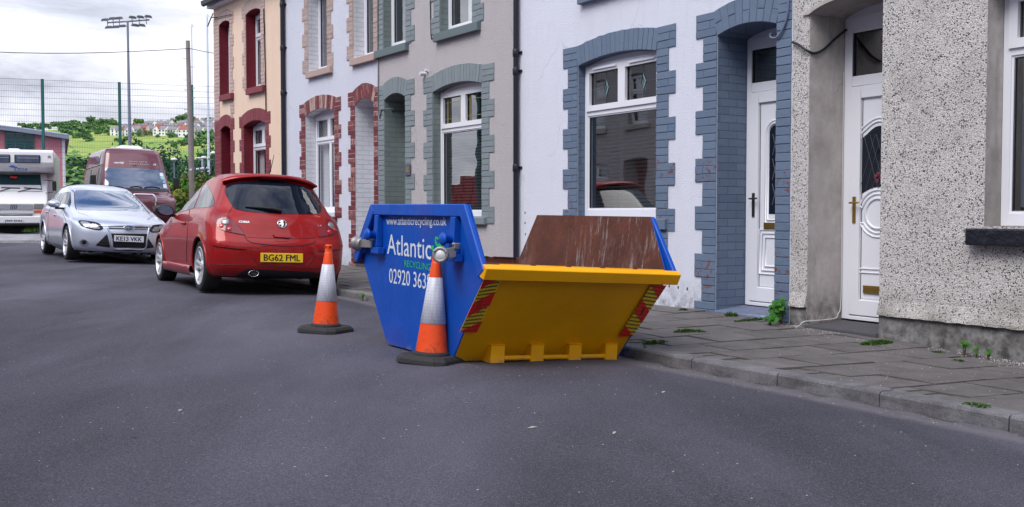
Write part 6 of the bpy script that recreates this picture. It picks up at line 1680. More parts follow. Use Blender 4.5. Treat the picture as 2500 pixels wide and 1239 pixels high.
def ground_at(px, py):
    r = ray(px, py); Y = 3.0
    while Y < 60:
        p = CAM + r * (Y / r.y)
        if p.z <= gz(p.x, p.y): return Vector((p.x, p.y, gz(p.x, p.y)))
        Y += .01
    return p
def cone():
    e = empty('traffic_cone')
    hs = .19; ch = .055; mb = MB()
    def oc(h, c, z): return [(h, h - c, z), (h - c, h, z), (-h + c, h, z), (-h, h - c, z), (-h, -h + c, z), (-h + c, -h, z), (h - c, -h, z), (h, -h + c, z)]
    mb.face(oc(hs, ch, .0)[::-1]); ra = oc(hs, ch, .0); rb = oc(hs - .004, ch, .03); rc_ = oc(hs - .022, ch, .052)
    mb.grid([ra + ra[:1], rb + rb[:1], rc_ + rc_[:1]], 0, smooth=False); mb.face(rc_)
    mb.lathe([(.125, .05), (.122, .064), (.114, .072), (.108, .074)], 32, 0)
    mb.build('base', M['rubber'], e, bevel=.005, segs=2)
    def rr(z): return lerp(.108, .031, (z - .072) / (.655 - .072))
    mb = MB(); mb.lathe([(rr(.070), .070), (rr(.2), .2), (rr(.262), .262), (rr(.555), .553), (rr(.65), .65), (.030, .656), (.027, .66), (.027, .672), (.024, .68), (.024, .70), (.029, .702), (.029, .716), (.026, .72), (0, .72)], 40, 0, None, False, False)
    for k in range(4):
        a = k * PI / 2 + .4; mb.hexa([(.022 * math.cos(a - .18), .022 * math.sin(a - .18), .668), (.022 * math.cos(a + .18), .022 * math.sin(a + .18), .668), (.030 * math.cos(a + .18), .030 * math.sin(a + .18), .668), (.030 * math.cos(a - .18), .030 * math.sin(a - .18), .668)], [(.022 * math.cos(a - .18), .022 * math.sin(a - .18), .71), (.022 * math.cos(a + .18), .022 * math.sin(a + .18), .71), (.030 * math.cos(a + .18), .030 * math.sin(a + .18), .71), (.030 * math.cos(a - .18), .030 * math.sin(a - .18), .71)])
    mb.build('cone_body', M['cone_orange'], e)
    mb = MB(); mb.lathe([(rr(.258), .256), (rr(.26) + .003, .258), (rr(.557) + .003, .557), (rr(.56), .559)], 40, 0, None, False, False); mb.build('reflective_sleeve', M['sleeve'], e)
    return e
c1_ = cone(); p = ground_at(1053, 884); c1_.matrix_basis = Matrix.Translation(p) @ Matrix.Rotation(R(3), 4, 'Y') @ Matrix.Rotation(R(-28), 4, 'Z'); tag(c1_, 'orange traffic cone in front of the skip corner, the nearer one', 'traffic cone', 'traffic cones guarding the skip')
c2_ = copy_tree(c1_); p = ground_at(795, 811); c2_.matrix_basis = Matrix.Translation(p) @ Matrix.Rotation(R(2.4), 4, 'Y') @ Matrix.Rotation(R(-24), 4, 'Z') ; tag(c2_, 'orange traffic cone standing by the red car, the farther one')
# ------------------------------------------------------------------ far background
def cloud_leaf(mb, c, rad, n, size, seed, squash=1.0, shell=.55, m=0, flat=0):
    """n leaf-sized faces scattered in a lumpy clump"""
    rn = random.Random(seed); c = Vector(c)
    for i in range(n):
        v = Vector((rn.gauss(0, 1), rn.gauss(0, 1), rn.gauss(0, 1))).normalized()
        r = rad * (shell + (1 - shell) * rn.random() ** .5) * (1 + .15 * rn.gauss(0, 1))
        p = c + Vector((v.x * r, v.y * r, v.z * r * squash))
        nrm = (v + Vector((rn.gauss(0, .5), rn.gauss(0, .5), rn.gauss(0, .5) + .35))).normalized()
        a = nrm.orthogonal().normalized(); b = nrm.cross(a); t = rn.random() * 6.28
        a2 = a * math.cos(t) + b * math.sin(t); b2 = nrm.cross(a2); s = size * rn.uniform(.6, 1.3)
        mb.face([p - a2 * s * .5, p + b2 * s * .35, p + a2 * s * .6, p - b2 * s * .35], m, rn.random())
def crown_mesh(name, mat, h, w, clumps, leaves, size, seed, low=.25, pointed=0):
    rn = random.Random(seed); mb = MB()
    for k in range(clumps):
        z = rn.uniform(low, .95); rr = w * .5 * math.sqrt(max(.05, 1 - ((z - .55) / .55) ** 2)) * (1 - pointed * z)
        a = rn.random() * 6.28; d = rr * math.sqrt(rn.random()) * .75
        cr = w * rn.uniform(.16, .27) * (1 - pointed * z * .6)
        cloud_leaf(mb, (d * math.cos(a), d * math.sin(a), z * h - cr * .3), cr, leaves, size, rn.random(), .85)
    me = mb.mesh(name); me.materials.append(mat); return me
def trunk_mesh(name, h, r, seed):
    rn = random.Random(seed); mb = MB(); top = Vector((rn.uniform(-.1, .1) * h, rn.uniform(-.1, .1) * h, h * .7))
    mb.tube([(0, 0, -.5), tuple(top * .4), tuple(top)], [r, r * .7, r * .3], 8)
    for k in range(5):
        a = k * 1.3; s = top * rn.uniform(.4, .8); mb.tube([tuple(s), (s.x + math.cos(a) * h * .12, s.y + math.sin(a) * h * .12, s.z + h * .10), (s.x + math.cos(a) * h * .2, s.y + math.sin(a) * h * .2, s.z + h * .22)], [r * .35, r * .22, r * .08], 6)
    me = mb.mesh(name); me.materials.append(M['bark']); return me
# hillside ------------------------------------------------
HX = [(-900, 0), (0, 0)]
def hill_h(x, y):
    t = x / y   # bearing
    base = interp(y, [(140, 0), (240, .4), (420, 15), (700, 42), (980, 68), (1130, 88), (1260, 104), (1500, 104), (2200, 60)])
    k = interp(t, [(-.75, .80), (-.52, .86), (-.46, .96), (-.42, .99), (-.36, 1.0), (-.30, 1.07), (-.22, 1.1), (.2, 1.0), (.8, .9)])
    n = 3.5 * math.sin(x * .011 + y * .006) + 2.0 * math.sin(x * .031 - y * .017) + 1.1 * math.sin(x * .07 + y * .05)
    return .8 + base * k + n * min(1, max(0, (y - 300) / 400))
xs_ = [t * .02 for t in range(-55, 50)]
ys_ = [128, 150, 180, 220, 270, 330, 400, 470, 540, 610, 680, 750, 820, 890, 950, 1000, 1040, 1080, 1120, 1160, 1200, 1240, 1280, 1340, 1420, 1560, 1800, 2200]
v = []
for y in ys_:
    for t in xs_: v.append((t * y, y, hill_h(t * y, y) - (1.2 if y < 150 else 0)))
W_ = len(xs_); me = bpy.data.meshes.new('hillside'); me.from_pydata(v, [], [(j * W_ + i, j * W_ + i + 1, (j + 1) * W_ + i + 1, (j + 1) * W_ + i) for j in range(len(ys_) - 1) for i in range(W_ - 1)]); me.update(); me.polygons.foreach_set('use_smooth', [True] * len(me.polygons))
tag(link('hillside', me, M['hill']), kind='structure')
def on_hill(px, py):
    r = ray(px, py); y = 130.0
    while y < 1900:
        p = CAM + r * (y / r.y)
        if p.z <= hill_h(p.x, y): return Vector((p.x, y, hill_h(p.x, y)))
        y += 3
    return Vector((p.x, y, p.z))
def ground_on_hill(px, Y): x = (px - CX) / F * Y * 1.0; return Vector((x, Y, hill_h(x, Y)))

# far houses: a few shared meshes, each house its own object with roof and windows as parts
def house_kit(w, d, h, rh, gable_front, tag_):
    mb = MB(); 
    if gable_front:
        mb.prism([(-w / 2, -1), (w / 2, -1), (w / 2, h), (0, h + rh), (-w / 2, h)], -d / 2, d / 2, lambda a, b, o: (a, o, b))
    else:
        mb.prism([(-d / 2, -1), (d / 2, -1), (d / 2, h), (0, h + rh), (-d / 2, h)], -w / 2, w / 2, lambda a, b, o: (o, a, b))
    body = mb.mesh('far_wall_' + tag_)
    mb = MB()
    if gable_front:
        for s in (-1, 1): mb.hexa([(s * (w / 2 + .3), -d / 2 - .2, h - .25), (0, -d / 2 - .2, h + rh + .05), (0, d / 2 + .2, h + rh + .05), (s * (w / 2 + .3), d / 2 + .2, h - .25)], [(s * (w / 2 + .3), -d / 2 - .2, h + .0), (0, -d / 2 - .2, h + rh + .35), (0, d / 2 + .2, h + rh + .35), (s * (w / 2 + .3), d / 2 + .2, h)])
    else:
        for s in (-1, 1): mb.hexa([(-w / 2 - .1, s * (d / 2 + .3), h - .25), (w / 2 + .1, s * (d / 2 + .3), h - .25), (w / 2 + .1, 0, h + rh + .05), (-w / 2 - .1, 0, h + rh + .05)], [(-w / 2 - .1, s * (d / 2 + .3), h), (w / 2 + .1, s * (d / 2 + .3), h), (w / 2 + .1, 0, h + rh + .35), (-w / 2 - .1, 0, h + rh + .35)])
    mb.box(w / 2 - .9, w / 2 - .2, -.5, .5, h + rh * .3, h + rh + 1.2)
    rf = mb.mesh('far_roof_' + tag_)
    mb = MB()
    mb.box(-.65, .65, -.05, .1, 0, 1.5); wn = mb.mesh('far_window_' + tag_)
    return body, rf, wn, [(x, -d / 2, z) for z in (1.0, 3.9) for x in (-w * .27, w * .2)]
KITS = [house_kit(6.5, 8, 6.2, 3.0, False, 'a'), house_kit(6.2, 9, 6.4, 3.2, True, 'b'), house_kit(9, 8, 6.0, 3.2, False, 'c')]
def variant(kit, wall, rf):
    a, b, c = (m.copy() for m in kit[:3])
    a.materials.append(M[wall]); b.materials.append(M[rf]); c.materials.append(M['hwin'])
    return a, b, c, kit[3]
VAR = {k: variant(KITS[i], w_, r_) for k, (i, w_, r_) in {'wg': (0, 'hwhite', 'rgrey'), 'wgf': (1, 'hwhite', 'rgrey'), 'wr': (0, 'hwhite', 'rred'), 'gg': (0, 'hgrey', 'rgrey'), 'rr': (2, 'hred', 'rred'), 'bg': (0, 'hbeige', 'rgrey'), 'br': (2, 'hbeige', 'rred'), 'wgl': (2, 'hwhite', 'rgrey')}.items()}
VL = {'wg': 'white house with grey roof in the hillside rows', 'wgf': 'white house showing its gable end on the hillside', 'wr': 'white house with red roof on the hillside', 'gg': 'grey rendered house with grey roof on the hillside', 'rr': 'red brick house with red roof on the hillside', 'bg': 'beige house with grey roof on the hillside', 'br': 'beige house with red roof on the hillside', 'wgl': 'long white house with grey roof on the hillside'}
def far_house(px, py, kind, sc=1.0, rot=0.0):
    p = on_hill(px, py); a, b, c, wp = VAR[kind]
    o = bpy.data.objects.new('hillside_house', a); COL.objects.link(o)
    o.matrix_basis = Matrix.Translation(p - Vector((0, 0, .3))) @ Matrix.Rotation(rot - math.atan2(p.x, p.y), 4, 'Z') @ Matrix.Scale(sc, 4)
    tag(o, VL[kind], 'house', 'houses on the far hillside')
    for nm, me, lc in [('roof', b, (0, 0, 0))] + [('window', c, q) for q in wp]:
        q = bpy.data.objects.new(nm, me); COL.objects.link(q); q.parent = o; q.location = lc
    return o
rn = random.Random(5)
# bottom row along the field, then rows climbing to the ridge
row0 = [(278, 333, 'wg'), (287, 334, 'wg'), (296, 333, 'wr'), (303, 331, 'wgf'), (311, 333, 'wgf'), (331, 332, 'wg'), (338, 331, 'bg'), (352, 328, 'rr'), (368, 330, 'bg'), (381, 331, 'wgf'), (390, 332, 'wr'), (399, 332, 'wg'), (410, 332, 'wgf'), (419, 333, 'gg'), (429, 333, 'wg'), (439, 334, 'wgf'), (449, 335, 'wr'), (458, 335, 'wr'), (474, 336, 'wgf'), (483, 337, 'gg'), (492, 338, 'gg'), (504, 339, 'wgf'), (514, 340, 'gg'), (524, 341, 'wg'), (535, 341, 'wg'), (547, 342, 'gg')]
for px_, py_, k in row0: far_house(px_, py_, k, 1.0, rn.uniform(-.5, .5))
for r_, (y0, x0, x1, st) in enumerate(((322, 300, 545, 9), (313, 352, 545, 9.5), (306, 330, 545, 10.5), (300, 420, 550, 12))):
    x = x0
    while x < x1:
        if rn.random() < .8: far_house(x + rn.uniform(-1.5, 1.5), y0 + rn.uniform(-1.5, 1.5) - (x - 300) * .012, rn.choice(['wg', 'gg', 'wg', 'bg', 'gg', 'wgf', 'br', 'wgl', 'gg', 'wg', 'wgf', 'gg', 'wg', 'bg', 'wr']), .85, rn.uniform(-.5, .5))
        x += st
# trees and hedges on the hill
TREE = [(crown_mesh('far_crown', M['leaf_far'], 9, 9, 10, 60, 1.75, 40 + i, .12), None) for i in range(4)] 
TREEB = crown_mesh('far_crown_bright', M['leaf_bright'], 9, 10, 9, 60, 1.75, 77, .12)
def far_tree(px, py, s, kind=0, wide=1.0, me=None):
    p = on_hill(px, py); o = bpy.data.objects.new('hillside_tree', me or TREE[kind % 4][0]); COL.objects.link(o)
    o.matrix_basis = Matrix.Translation(p - Vector((0, 0, 1.5 * s))) @ Matrix.Rotation(rn.random() * 6, 4, 'Z') @ Matrix.Diagonal((s * wide, s * wide, s, 1))
    tag(o, 'dark green tree on the far hillside' if me is None else 'bright green round tree among the hillside houses', 'tree', 'trees on the far hillside')
far_tree(339, 312, 1.5, 0, 1.0, TREEB)
for px_, py_, s, w_ in ((60, 318, 1.6, 1.4), (75, 316, 1.4, 1.4), (96, 314, 1.6, 1.4), (118, 312, 1.2, 1.4), (150, 309, 1.7, 1.7), (165, 308, 1.6, 1.6), (180, 307, 1.7, 1.6), (192, 307, 1.3, 1.3), (214, 309, .9, 1.4), (226, 306, 1.9, 1.1), (231, 302, 1.6, .9), (236, 307, 1.3, 1.2), (250, 306, 1.5, 1.2), (262, 305, 2.0, 1.3), (272, 306, 2.0, 1.2), (280, 306, 1.6, 1.0), (288, 305, 1.0, 1.0),
    (160, 322, 1.3, 1.9), (175, 321, 1.5, 1.8), (186, 319, 1.2, 1.6), (215, 317, 1.1, 1.8), (226, 315, 1.1, 1.6), (196, 336, 1.9, 1.2), (203, 334, 1.5, 1.1), (190, 338, 1.1, 1.1), (214, 334, 1.3, 1.0), (248, 322, 1.3, 1.6), (258, 325, 1.4, 1.5), (240, 329, .8, 1.6), (266, 330, 1.1, 1.5), (272, 332, .9, 1.2), (343, 334, 1.2, .9), (355, 332, .9, .9), (330, 333, .6, 1.6), (366, 331, .8, 1.3), (416, 337, .9, 1.0), (422, 337, .8, 1.2), (388, 336, .5, 1.8), (432, 336, .5, 1.8), (459, 339, .6, 1.5), (497, 340, 1.1, 1.0), (492, 345, 1.2, 1.2), (501, 346, 1.3, 1.3), (480, 318, 1.0, 1.0), (517, 342, .8, 1.2),
    (52, 311, 1.5, 1.5), (70, 310, 1.2, 1.6), (88, 310, 1.5, 1.5), (108, 309, 1.3, 1.6), (130, 308, 1.6, 1.6), (141, 307, 1.4, 1.4), (157, 306, 1.5, 1.6), (172, 305, 1.6, 1.5), (186, 304, 1.5, 1.5), (200, 306, 1.2, 1.6), (244, 304, 1.6, 1.3), (255, 303, 1.7, 1.4), (267, 303, 1.8, 1.3), (276, 304, 1.8, 1.2), (180, 314, 1.2, 2.2), (200, 318, .8, 2.4), (165, 330, 1.2, 1.6), (230, 322, 1.0, 2.0), (220, 345, 1.0, 1.8), (310, 342, .5, 1.6), (290, 348, .6, 1.8), (452, 352, .7, 1.4), (480, 356, .8, 1.5), (470, 348, .6, 1.4),
    (410, 301, 1.0, .8), (416, 303, .8, 1.0), (422, 304, 1.3, 1.4), (430, 301, 1.4, 1.4), (440, 297, 2.2, 1.5), (450, 295, 2.6, 1.4), (458, 295, 2.5, 1.2), (474, 297, 1.8, .9), (504, 298, 1.3, 1.2), (513, 297, 1.3, 1.0), (525, 299, 1.0, 1.5), (364, 310, .7, 1.5), (398, 308, .6, 1.8), (352, 318, .6, 1.6), (402, 315, .5, 1.5), (493, 322, .5, 1.5), (519, 327, .6, 1.3), (423, 359, .7, 1.1), (430, 362, .5, 1.3), (443, 355, .6, 1.4)):
    far_tree(px_, py_, s * .78, rn.randrange(4), w_)
# wood on the lower slope and bushes below the field (denser, nearer)
MT = [(crown_mesh('wood_crown', M['leaf_far'], 7, 8, 12, 40, .75, 90 + i, .1)) for i in range(3)] + [crown_mesh('wood_crown_light', M['leaf'], 7, 8, 12, 40, .75, 97, .1)]
def mid_tree(px, Y, s, kind=0, wide=1.0, me=None, label=None, z=None, name='tree'):
    x = ax(px, Y); zz = hill_h(x, Y) if Y > 140 else gy(Y); zz = zz if z is None else z
    o = bpy.data.objects.new(name, me or MT[kind % 4]); COL.objects.link(o)
    o.matrix_basis = Matrix.Translation((x, Y, zz - .3)) @ Matrix.Rotation(rn.random() * 6, 4, 'Z') @ Matrix.Diagonal((s * wide, s * wide, s, 1))
    tag(o, label or 'mid green tree in the belt below the hillside field', 'tree', 'trees below the hillside field'); return o
for i, (px_, Y, s, w_) in enumerate(((165, 250, 1.5, 1.4), (178, 240, 1.6, 1.4), (196, 255, 2.2, 1.4), (210, 250, 2.0, 1.5), (225, 245, 1.9, 1.5), (240, 250, 1.9, 1.6), (252, 255, 1.6, 1.6), (268, 230, 1.0, 1.6), (282, 235, 1.0, 1.6), (300, 240, 1.1, 1.5), (316, 240, 1.1, 1.5), (170, 190, 1.1, 1.5), (185, 190, 1.2, 1.5), (200, 190, 1.3, 1.5), (218, 190, 1.2, 1.5), (415, 245, 1.5, 1.3), (430, 240, 1.7, 1.3), (445, 235, 1.6, 1.3), (420, 200, 1.0, 1.3), (436, 205, 1.2, 1.4), (452, 200, 1.0, 1.4), (484, 235, 1.9, 1.2), (496, 240, 2.0, 1.2), (508, 235, 2.0, 1.2), (520, 240, 1.8, 1.2), (476, 200, 1.4, 1.2), (490, 200, 1.3, 1.2), (504, 200, 1.4, 1.3), (518, 200, 1.5, 1.3), (532, 210, 1.6, 1.3), (405, 170, .8, 1.3), (470, 170, .9, 1.2))):
    mid_tree(px_, Y, s, i, w_)
# big dark tree behind the maroon van: crown, trunk
DK = crown_mesh('crown', M['leaf_dark'], 1, 1.15, 26, 130, .055, 201, .12)
for px_, Y, h_, w_, lab in ((352, 118, 8.6, 7.6, 'large dark green tree directly behind the maroon van roof'), (392, 122, 7.8, 7.0, 'dark green tree right of the large one behind the van'), (372, 126, 7.6, 7.0, 'dark green tree between the two bigger dark trees'), (408, 116, 5.5, 6.5, 'low dark green tree at the right of the dark group'), (522, 112, 7.8, 4.5, 'dark narrow tree beside the white goal post')):
    x = ax(px_, Y); e = empty('tree', Matrix.Translation((x, Y, .6))); tag(e, lab, 'tree', 'dark trees beyond the pitch')
    o = bpy.data.objects.new('crown', DK); COL.objects.link(o); o.parent = e; o.matrix_basis = Matrix.Rotation(px_, 4, 'Z') @ Matrix.Diagonal((w_, w_, h_, 1))
    tm_ = trunk_mesh('trunk', h_ * .6, .22, px_); t_ = bpy.data.objects.new('trunk', tm_); COL.objects.link(t_); t_.parent = e
# shrubs along the mesh fence
SH = [crown_mesh('shrub_leaves', M[k], 1, 1.1, 16, 60, .10, 300 + i, .05) for i, k in enumerate(('leaf_yellow', 'leaf', 'leaf_bright', 'leaf_dark'))]
SHL = ('yellow-green flowering shrub', 'mid green leafy shrub', 'bright green shrub', 'dark green shrub')
for px_, Y, h_, w_, k, tail in ((424, 36, 1.55, 1.3, 0, 'just left of the timber pole'), (444, 36.5, 1.75, 1.2, 2, 'close behind the timber pole'), (456, 37, 1.5, 1.1, 0, 'right against the foot of the timber pole'), (484, 38, 2.2, 1.2, 0, 'under the goal crossbar'), (498, 38.5, 2.0, 1.1, 2, 'left of the taller goal post'), (520, 40, 2.6, 1.5, 1, 'against the corner of the cream house'), (436, 35.5, 1.15, 1.2, 1, 'low in front of the timber pole'), (180, 36, 1.5, 1.3, 1, 'left of the maroon van'), (194, 36.5, 1.2, 1.0, 0, 'touching the maroon van side'), (168, 36.3, 1.3, 1.0, 3, 'beside the motorhome mirror')):
    x = ax(px_, Y); o = bpy.data.objects.new('shrub', SH[k]); COL.objects.link(o); tag(o, SHL[k] + ' by the mesh fence, ' + tail, 'shrub', 'shrubs along the fence')
    o.matrix_basis = Matrix.Translation((x, Y, gy(Y) - .05)) @ Matrix.Rotation(px_ * .7, 4, 'Z') @ Matrix.Diagonal((w_, w_, h_, 1))
# rough grass strip under the fence
mb = MB(); rows = []
for i in range(60): x = -60 + i * 1.2; rows.append([(x, y, gy(y) + .02 + .05 * math.sin(x * 1.7 + y)) for y in (33.6, 36, 40, 60, 100, 135)])
mb.grid(rows); tag(mb.build('pitch_grass', M['grassflat']), kind='structure')

# tall mesh fence --------------------------------------------------
FY = lambda px: 35.2 + (px - 109) * .0044
fx = [-265, -78, 109, 296, 472, 642]
fen = empty('mesh_fence', Matrix.Translation((ax(109, FY(109)), FY(109), 0))); tag(fen, 'tall green weld-mesh sports fence behind the parked vehicles', 'fence')
fo = Vector((ax(109, FY(109)), FY(109), 0)); fpts = []
for px_ in fx:
    Y = FY(px_); fpts.append(Vector((ax(px_, Y), Y, gy(Y))) - fo)
FT = at(109, 195, FY(109)).z
for p in fpts:
    mb = MB(); mb.box(p.x - .04, p.x + .04, p.y - .04, p.y + .04, p.z - .1, FT + .02); mb.build('post', M['fence_green'], fen)
for a, b in zip(fpts, fpts[1:]):
    mb = MB(); d = (b - a); L = d.length; d.normalize(); n = Vector((-d.y, d.x, 0))
    k = .05
    def vb(p0, p1, r, m=0):
        p0, p1 = Vector(p0), Vector(p1); dd = (p1 - p0).normalized(); s = dd.orthogonal().normalized() * r; t = dd.cross(s)
        nn = len(mb.v); 
        for p in (p0, p1):
            for q in (s, t, -s, -t): mb.v.append(tuple(p + q))
        for i in range(4): mb.f.append((nn + i, nn + (i + 1) % 4, nn + 4 + (i + 1) % 4, nn + 4 + i)); mb.m.append(m); mb.r.append(.5); mb.sm.append(False)
    while k < L - .04:
        p = a + d * k; vb((p.x, p.y, a.z + .1), (p.x, p.y, FT), .0027); k += .054
    z = FT - .01; i = 0
    while z > a.z + .2:
        for o in (-.012, .012): vb(a + n * o + Vector((0, 0, z - a.z)), b + n * o + Vector((0, 0, z - b.z)), .0043)
        z -= .205; i += 1
    mb.build('mesh_panel', M['fence_wire'], fen, fixn=False)
for a, b in zip(fpts, fpts[1:]):
    mb = MB(); d = (b - a).normalized(); n = Vector((-d.y, d.x, 0)) * .02
    mb.hexa([a - n * 3 + Vector((0, 0, 0)), b - n * 3, b - n, a - n], [q + Vector((0, 0, 1.30)) for q in (a - n * 3, b - n * 3, b - n, a - n)]); mb.build('rebound_board', M['fence_green'], fen)

# floodlight mast
Y = 90; x = ax(320, Y); zt = at(318, 52, Y).z
fl = empty('floodlight_mast', Matrix.Translation((x, Y, .7))); tag(fl, 'tall grey floodlight mast with eleven lamps beyond the mesh fence', 'floodlight')
mb = MB(); mb.tube([(0, 0, -.5), (-.02, 0, 6), (-.06, 0, zt - .7)], [.19, .15, .09], 14); mb.build('mast', M['mast'], fl)
u_ = 2500 / Y
def fp_(px, py): return Vector(((px - 319) / u_, 0, (522 - py) / u_ + CAMZ - .7))
mb = MB(); mb.tube([fp_(268, 60), fp_(318, 57)], .07, 8); mb.tube([fp_(318, 57), fp_(370, 53)], .07, 8); 
for a_, b_ in ((268, 60), (282, 59), (297, 58)): mb.tube([fp_(a_, b_ - 8), fp_(a_ + 1, b_ + 10)], .035, 6)
for a_, b_ in ((328, 56), (345, 55), (362, 54)): mb.tube([fp_(a_, b_ - 8), fp_(a_ + 1, b_ + 10)], .035, 6)
mb.build('crossarm', M['mast'], fl)
for i, (a_, b_) in enumerate(((263, 53), (281, 50), (297, 49), (272, 71), (289, 70), (305, 68), (329, 47), (348, 46), (367, 45), (335, 66), (351, 66))):
    lp = fp_(a_, b_); mb = MB(); s = -1 if a_ < 318 else 1
    M4 = Matrix.Translation(lp) @ Matrix.Rotation(.45 * s + .2, 4, 'Z') @ Matrix.Rotation(.25, 4, 'X')
    mb.hexa([M4 @ Vector(q) for q in ((-.34, -.18, -.10), (.34, -.18, -.10), (.30, .18, -.06), (-.30, .18, -.06))], [M4 @ Vector(q) for q in ((-.22, -.14, .10), (.22, -.14, .10), (.18, .14, .12), (-.18, .14, .12))])
    lm = mb.build('lamp', M['lampgrey'], fl)
    mb = MB(); mb.face([M4 @ Vector(q) for q in ((-.31, -.16, -.104), (-.28, .16, -.066), (.28, .16, -.066), (.31, -.16, -.104))]); mb.build('lamp_glass', M['lens'], lm)
# goal posts, seen nearly edge-on
g1 = Vector((ax(511, 58), 58, .6)); g2 = Vector((ax(473, 63), 63, .6))
gp = empty('goal_posts', Matrix.Translation(g1)); tag(gp, 'pair of tall white rugby posts with crossbar beyond the fence', 'goal posts')
for p, zt, r_ in ((g1, at(511, 42, 58).z, .075), (g2, at(473, 66, 63).z, .055)):
    mb = MB(); q = p - g1; mb.tube([(q.x, q.y, -.2), (q.x, q.y, 4), (q.x, q.y, zt - .6)], [r_ * 1.2, r_, r_ * .75], 12); ps_ = mb.build('post', M['white_post'], gp)
    mb = MB(); mb.face([(q.x - .09, q.y, zt - .62), (q.x + .16, q.y, zt - .58), (q.x + .02, q.y, zt - .4)]); mb.face([(q.x - .09, q.y + .02, zt - .62), (q.x + .02, q.y + .02, zt - .4), (q.x + .16, q.y + .02, zt - .58)]); mb.build('streamer', M['white_post'], ps_)
zb = at(505, 411, 58.6).z - .6
mb = MB(); mb.tube([(0, 0, zb), (g2.x - g1.x, g2.y - g1.y, at(478, 415, 63).z - .6)], .06, 10); mb.build('crossbar', M['white_post'], gp)
# timber pole
Yp = 33.4; xp = ax(468, Yp); zt = at(463, 100, Yp).z
po = empty('utility_pole', Matrix.Translation((xp, Yp, gy(Yp)))); tag(po, 'weathered timber telegraph pole with climbing steps near the cream house', 'pole')
mb = MB(); rows = []; mb.tube([(.02, 0, -.3), (.0, 0, 2.5), (-.06, 0, zt - gy(Yp))], [.092, .085, .066], 14); mb.build('shaft', M['wood'], po)
for k, py_ in enumerate((144, 164, 196, 216, 220, 240, 268)):
    z = at(465, py_, Yp).z - gy(Yp); s = -1 if k % 2 == 0 else 1
    mb = MB(); mb.tube([(-.03, 0, z), (-.03 + s * .17, .0, z), (-.03 + s * .175, 0, z + .03)], .010, 6); mb.build('climbing_step', M['galv'], po)
mb = MB(); mb.box(-.03, .05, -.092, -.086, at(468, 417, Yp).z - gy(Yp), at(468, 413, Yp).z - gy(Yp)); mb.build('pole_tag', M['plate_white'], po)
# overhead wire
mb = MB(); A = at(-760, 40, 24); Bq = at(463, 119, 33.35); C2 = at(640, 140, 37)
pts = [A.lerp(Bq, t / 14) - Vector((0, 0, .45 * math.sin(PI * t / 14))) for t in range(15)] + [Bq.lerp(C2, t / 5) - Vector((0, 0, .08 * math.sin(PI * t / 5))) for t in range(1, 6)]
mb.tube(pts, .011, 5); p2_ = copy_tree(po); p2_.location = (A.x, A.y, A.z - 6.3); tag(p2_, 'second timber pole at the far left, outside the view')
tag(mb.build('overhead_wire', M['cable']), 'thin dark wire sagging across the sky to the timber pole', 'cable')
# street lamps beyond the pitch
def lamp_post(px, pyt, pyb, Y, style, label, mt):
    e = empty('street_lamp', Matrix.Translation((ax(px, Y), Y, .6))); tag(e, label, 'street lamp', 'lamps beyond the fence')
    z = at(px, pyt, Y).z - .6; mb = MB(); mb.tube([(0, 0, -.2), (0, 0, z)], .055, 8); mb.build('column', M[mt], e)
    mb = MB()
    if style == 'globe': mb.lathe([(.08, z - .02), (.28, z + .03), (.30, z + .10), (.18, z + .22), (0, z + .26)], 16)
    else: mb.hexa([(-.75, -.1, z), (.05, -.1, z), (.05, .1, z), (-.75, .1, z)], [(-.72, -.08, z + .09), (.05, -.08, z + .12), (.05, .08, z + .12), (-.72, .08, z + .09)])
    mb.build('lamp_head', M['upvc_dirty'], e)
lamp_post(426.5, 392.5, 432, 92, 'globe', 'grey lamp with pale domed head left of the timber pole', 'mast')
lamp_post(499, 388, 432, 96, 'globe', 'lamp with pale domed head between the goal posts', 'mast')
lamp_post(495, 387, 432, 104, 'arm', 'pale lamp with flat arm head beside the domed one', 'white_post')
lamp_post(523, 377, 432, 88, 'globe', 'green lamp column with pale dome next to the cream house', 'fence_green')
# brick bungalow beyond the lamps
Yb = 150; e = empty('brick_house', Matrix.Translation((ax(443, Yb), Yb, hill_h(ax(443, Yb), Yb))) @ Matrix.Rotation(.1, 4, 'Z')); tag(e, 'small brown brick house with grey roof left of the timber pole', 'house')
mb = MB(); mb.prism([(-3, -.5), (3, -.5), (3, 3.9), (0, 5.8), (-3, 3.9)], -1.6, 1.6, lambda a, b, o: (o, a, b)); mb.build('wall', M['hbeige'], e)
mb = MB(); 
for s in (-1, 1): mb.hexa([(-1.8, s * 3.2, 3.75), (1.8, s * 3.2, 3.75), (1.8, 0, 5.75), (-1.8, 0, 5.75)], [(-1.8, s * 3.2, 4.0), (1.8, s * 3.2, 4.0), (1.8, 0, 6.0), (-1.8, 0, 6.0)])
mb.build('roof', M['rgrey'], e)
mb = MB(); mb.prism([(-.85, 0), (.85, 0), (.85, 4.0), (0, 5.6), (-.85, 4.0)], -3.6, -3.02, lambda a, b, o: (a + .75, o, b)); mb.build('gable', M['hred'], e)
for xw in (-1.0, .3): mb = MB(); mb.box(xw - .3, xw + .3, -3.68 if xw > 0 else -3.06, -2.9, 2.2, 3.1); mb.build('window', M['hwin'], e)

